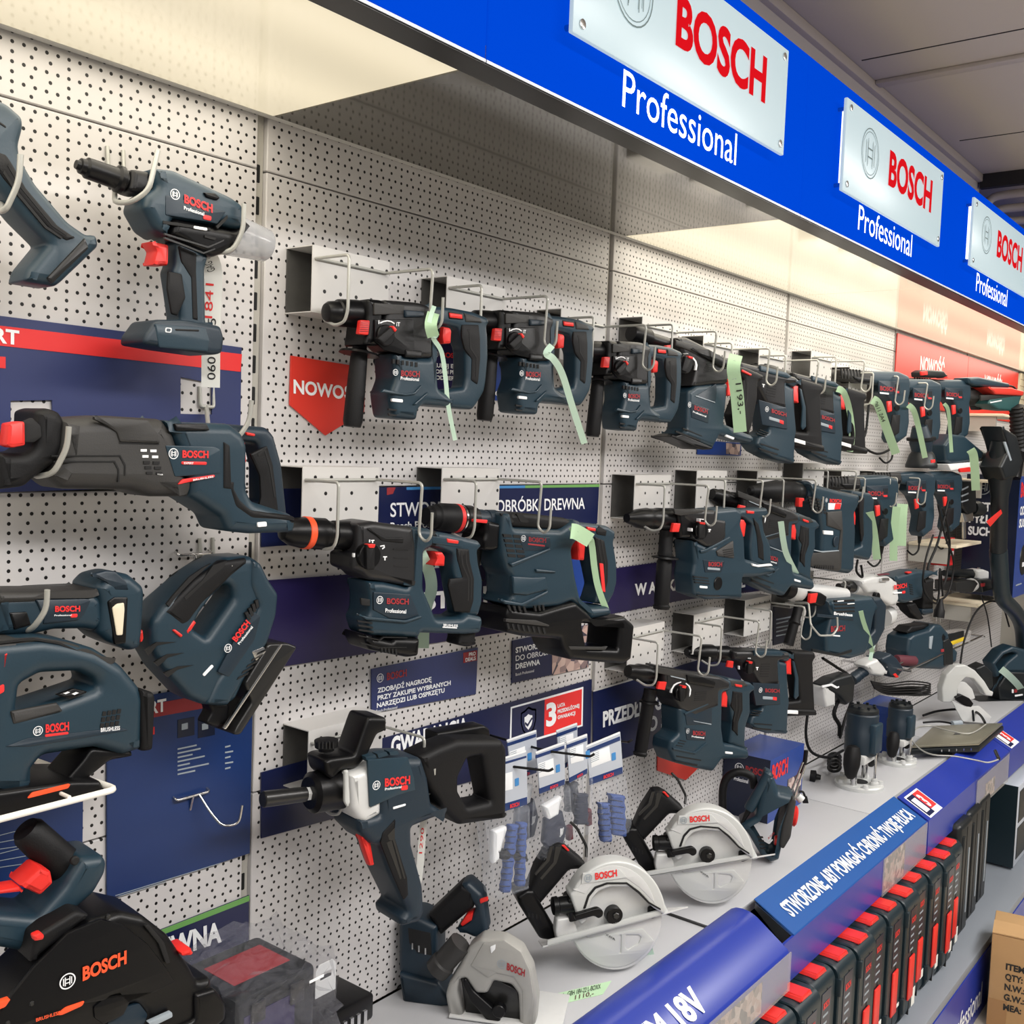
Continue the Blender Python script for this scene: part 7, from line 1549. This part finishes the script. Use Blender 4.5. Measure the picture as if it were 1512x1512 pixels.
# ================================================================== green and white price strips
G = 'handwritten price strips'
def strip(label, q, w, m='green_label', wr=None, ds=None):
    return tape('price_strip', label, m, [W(x, y, (ds[i] if ds else d)) for i, (x, y, d) in enumerate(q)], w, G, wr)
strip('thin curled pale strip on the leftmost top row hammer', [(641, 452, .178), (634, 478, .186), (644, 494, .176), (640, 500, .17), (652, 520, .168), (658, 560, .166), (662, 600, .165), (672, 650, .164)], .0075, 'pale_green_label')
strip('knotted green strip end on the hook of the leftmost top row hammer', [(640, 462, .182), (636, 480, .188), (640, 497, .182)], .020, 'green_label')
strip('long pale strip hooked on the second top row hammer', [(815, 510, .19), (807, 522, .195), (817, 530, .192), (830, 552, .188), (845, 600, .184), (863, 655, .18)], .013, 'pale_green_label')
strip('wide bright green strip with a large price on the tilted hammer', [(1087, 524, .2), (1083, 545, .2), (1088, 580, .195), (1093, 638, .19)], .032, 'green_label', [('1193,-', .58, .85, 'black_print', -.3), ('GBH 18V-26', .2, .5, 'grey_print', .3)])
strip('short green strip hanging behind the trigger of a flat top row hammer', [(1156, 562, .1), (1162, 590, .1), (1168, 630, .1)], .024, 'green_label')
strip('green strip curling on the flat hammer beside the corded drills', [(1236, 574, .2), (1246, 580, .2), (1254, 605, .19), (1258, 640, .19), (1255, 667, .19)], .018, 'green_label')
strip('green strip slanting across the first corded drill', [(1288, 590, .2), (1297, 598, .2), (1310, 635, .19), (1323, 670, .185)], .028, 'green_label', [('0611 2A4', .25, .6, 'black_print', .2)])
strip('narrow green strip on the second corded drill', [(1341, 598, .2), (1349, 606, .2), (1356, 630, .19), (1366, 676, .19)], .019, 'green_label')
strip('narrow green strip on the third corded drill', [(1394, 596, .2), (1400, 606, .2), (1403, 640, .19), (1405, 668, .19)], .013, 'green_label')
strip('pale green strip by the blue orbital sander, far right', [(1433, 664, .25), (1438, 676, .25), (1441, 724, .24)], .032, 'green_label')
strip('broad curled strip on the orange-ringed hammer', [(618, 812, .13), (624, 824, .135), (634, 845, .12), (637, 870, .10), (630, 895, .08), (626, 925, .075), (625, 957, .075)], .021, 'pale_green_label')
strip('folded green strip on the biggest hammer, hanging past its handle', [(844, 778, .2), (852, 790, .205), (870, 796, .2), (874, 805, .195), (878, 840, .19), (884, 870, .188), (897, 905, .186)], .013, 'green_label')
strip('wide loop of the green strip at the hook of the biggest hammer', [(843, 784, .205), (852, 786, .207), (872, 798, .205)], .030, 'green_label')
strip('pale strip over the trigger of the angled middle row hammer', [(1153, 770, .19), (1157, 800, .185), (1162, 820, .18), (1176, 848, .175)], .016, 'pale_green_label')
strip('green strip on the nearest middle row corded drill', [(1284, 756, .2), (1290, 785, .19), (1295, 826, .185)], .025, 'green_label')
strip('green strip hanging on the second middle row corded drill', [(1324, 748, .2), (1320, 790, .19), (1319, 828, .185)], .026, 'green_label')
strip('broad green strip behind the second middle row corded drill', [(1333, 744, .16), (1331, 770, .16), (1330, 806, .16)], .036, 'green_label')
strip('twisted green strip on the demolition hammer handle', [(1271, 902, .24), (1275, 918, .235), (1284, 945, .23), (1288, 965, .22)], .014, 'green_label'); strip('second end of the twisted strip below the demolition hammer', [(1294, 938, .22), (1288, 958, .22), (1285, 975, .22)], .012, 'pale_green_label')
strip('green label wrapped on the nearest saw base plate', [(955, 1350, .30), (964, 1358, .305), (962, 1378, .305), (958, 1400, .30), (965, 1422, .295)], .016, 'pale_green_label', [('GKS 18V', .5, .95, 'black_print', .3)])
strip('white price strip hanging from the paddle mixer', [(628, 1192, .16), (624, 1230, .155), (619, 1290, .15), (610, 1332, .148)], .0125, 'white_label', [('1290', .55, .3, 'red_print', 0), ('GRW 18V', .95, .68, 'black_print', 0)])
strip('pale label dangling from the far plunge saw', [(1478, 988, .33), (1488, 996, .33), (1502, 1010, .33), (1512, 1024, .33)], .03, 'pale_green_label')
t = thing('price_strip', 'long green handwritten strip lying flat on the counter', 'price label', WZ(850, 1470, .7362), G)
q = [WZ(x, y, .7362) for x, y in ((795, 1484), (884, 1462), (893, 1468), (800, 1494))]; q = [WZ(x, y, .7358) for x, y in ((797, 1490), (890, 1468), (903, 1448), (800, 1472))]
quad_sheet('strip', 'green_label', q, .0004, t)
def on(u_, v_): return q[0]+(q[1]-q[0])*u_+(q[3]-q[0])*v_+Vector((0, 0, .0006))
text('119246004', 'black_print', on(.02, .45), on(.36, .45), on(.02, .85), t, bold=0); text('GBH 18V-22 L-BOXX', 'black_print', on(.42, .5), on(.96, .5), on(.42, .9), t, bold=0); text('1110,-', 'maroon', on(.55, .06), on(.85, .06), on(.55, .42), t, bold=0)
# ================================================================== pieces of a part sit under that part
UNDER = {'dial_pointer': 'mode_dial', 'pointer_tip': 'mode_dial', 'grip_grooves': ('grip', 'handle_grip', 'handle'), 'lock_switch_ribs': 'lock_switch', 'handle_flange': 'side_handle', 'hub_bolt': 'hub', 'base_vents': ('base_frame', 'base_plate', 'battery_base'), 'upper_vents': 'base_frame', 'frame_bevel': 'base_frame',
         'window': 'window_frame', 'display_leds': 'display', 'contacts': 'battery_bay', 'chuck_ring': 'chuck', 'bellow_grooves': 'bellows', 'barrel_ribs': 'barrel', 'vent_glints': 'vents', 'knob_grooves': 'clamp_knob', 'cover_grooves': ('top_cover', 'motor_cover'), 'mount_slots': 'battery_mount', 'shoe_edge': 'base_shoe', 'shoe_steps': 'base_shoe',
         'clamp_strip': 'handle_clamp', 'trigger_base': 'trigger', 'base_stripe': 'base_plate', 'plate_lip': 'base_plate', 'screw_boss': 'base_plate', 'cap_rib': 'motor_cap', 'label_line': 'label', 'usb_plug': 'usb_cable', 'ferrite': 'power_lead', 'plug_cap': 'plug', 'pin': 'plug', 'info_lines': 'info_label', 'quilting': 'glove', 'emblem_ring': 'emblem',
         'corner_grooves': 'corner_rubber', 'collar_band': 'chuck_collar', 'gear_rib': 'gear_head', 'bracket_screw': 'rear_bracket', 'base_grooves': 'battery_base', 'slot': ('battery_base', 'upper_guard'), 'battery_symbol': 'battery_base', 'base_face': 'battery_base', 'picture_tool': 'picture', 'picture_band': 'picture_vacuum', 'pictogram_cube': 'pictogram', 'guard_shadow_line': 'upper_guard', 'logo_panel': 'upper_guard', 'red_field': 'base', 'blue_field': 'base', 'shield': 'base'}
stem = lambda n: n.split('.')[0]
for root in [o for o in SC.objects if o.parent is None and o.get('category')]:
    kids = list(root.children)
    for c in kids:
        want = UNDER.get(stem(c.name))
        if not want: continue
        for w in ((want,) if isinstance(want, str) else want):
            m_ = [k for k in kids if stem(k.name) == w and k is not c and k.parent is root]
            if m_:
                ce = lambda o: sum((Vector(b) for b in o.bound_box), Vector())/8
                c.parent = min(m_, key=lambda k: (ce(k)-ce(c)).length); break
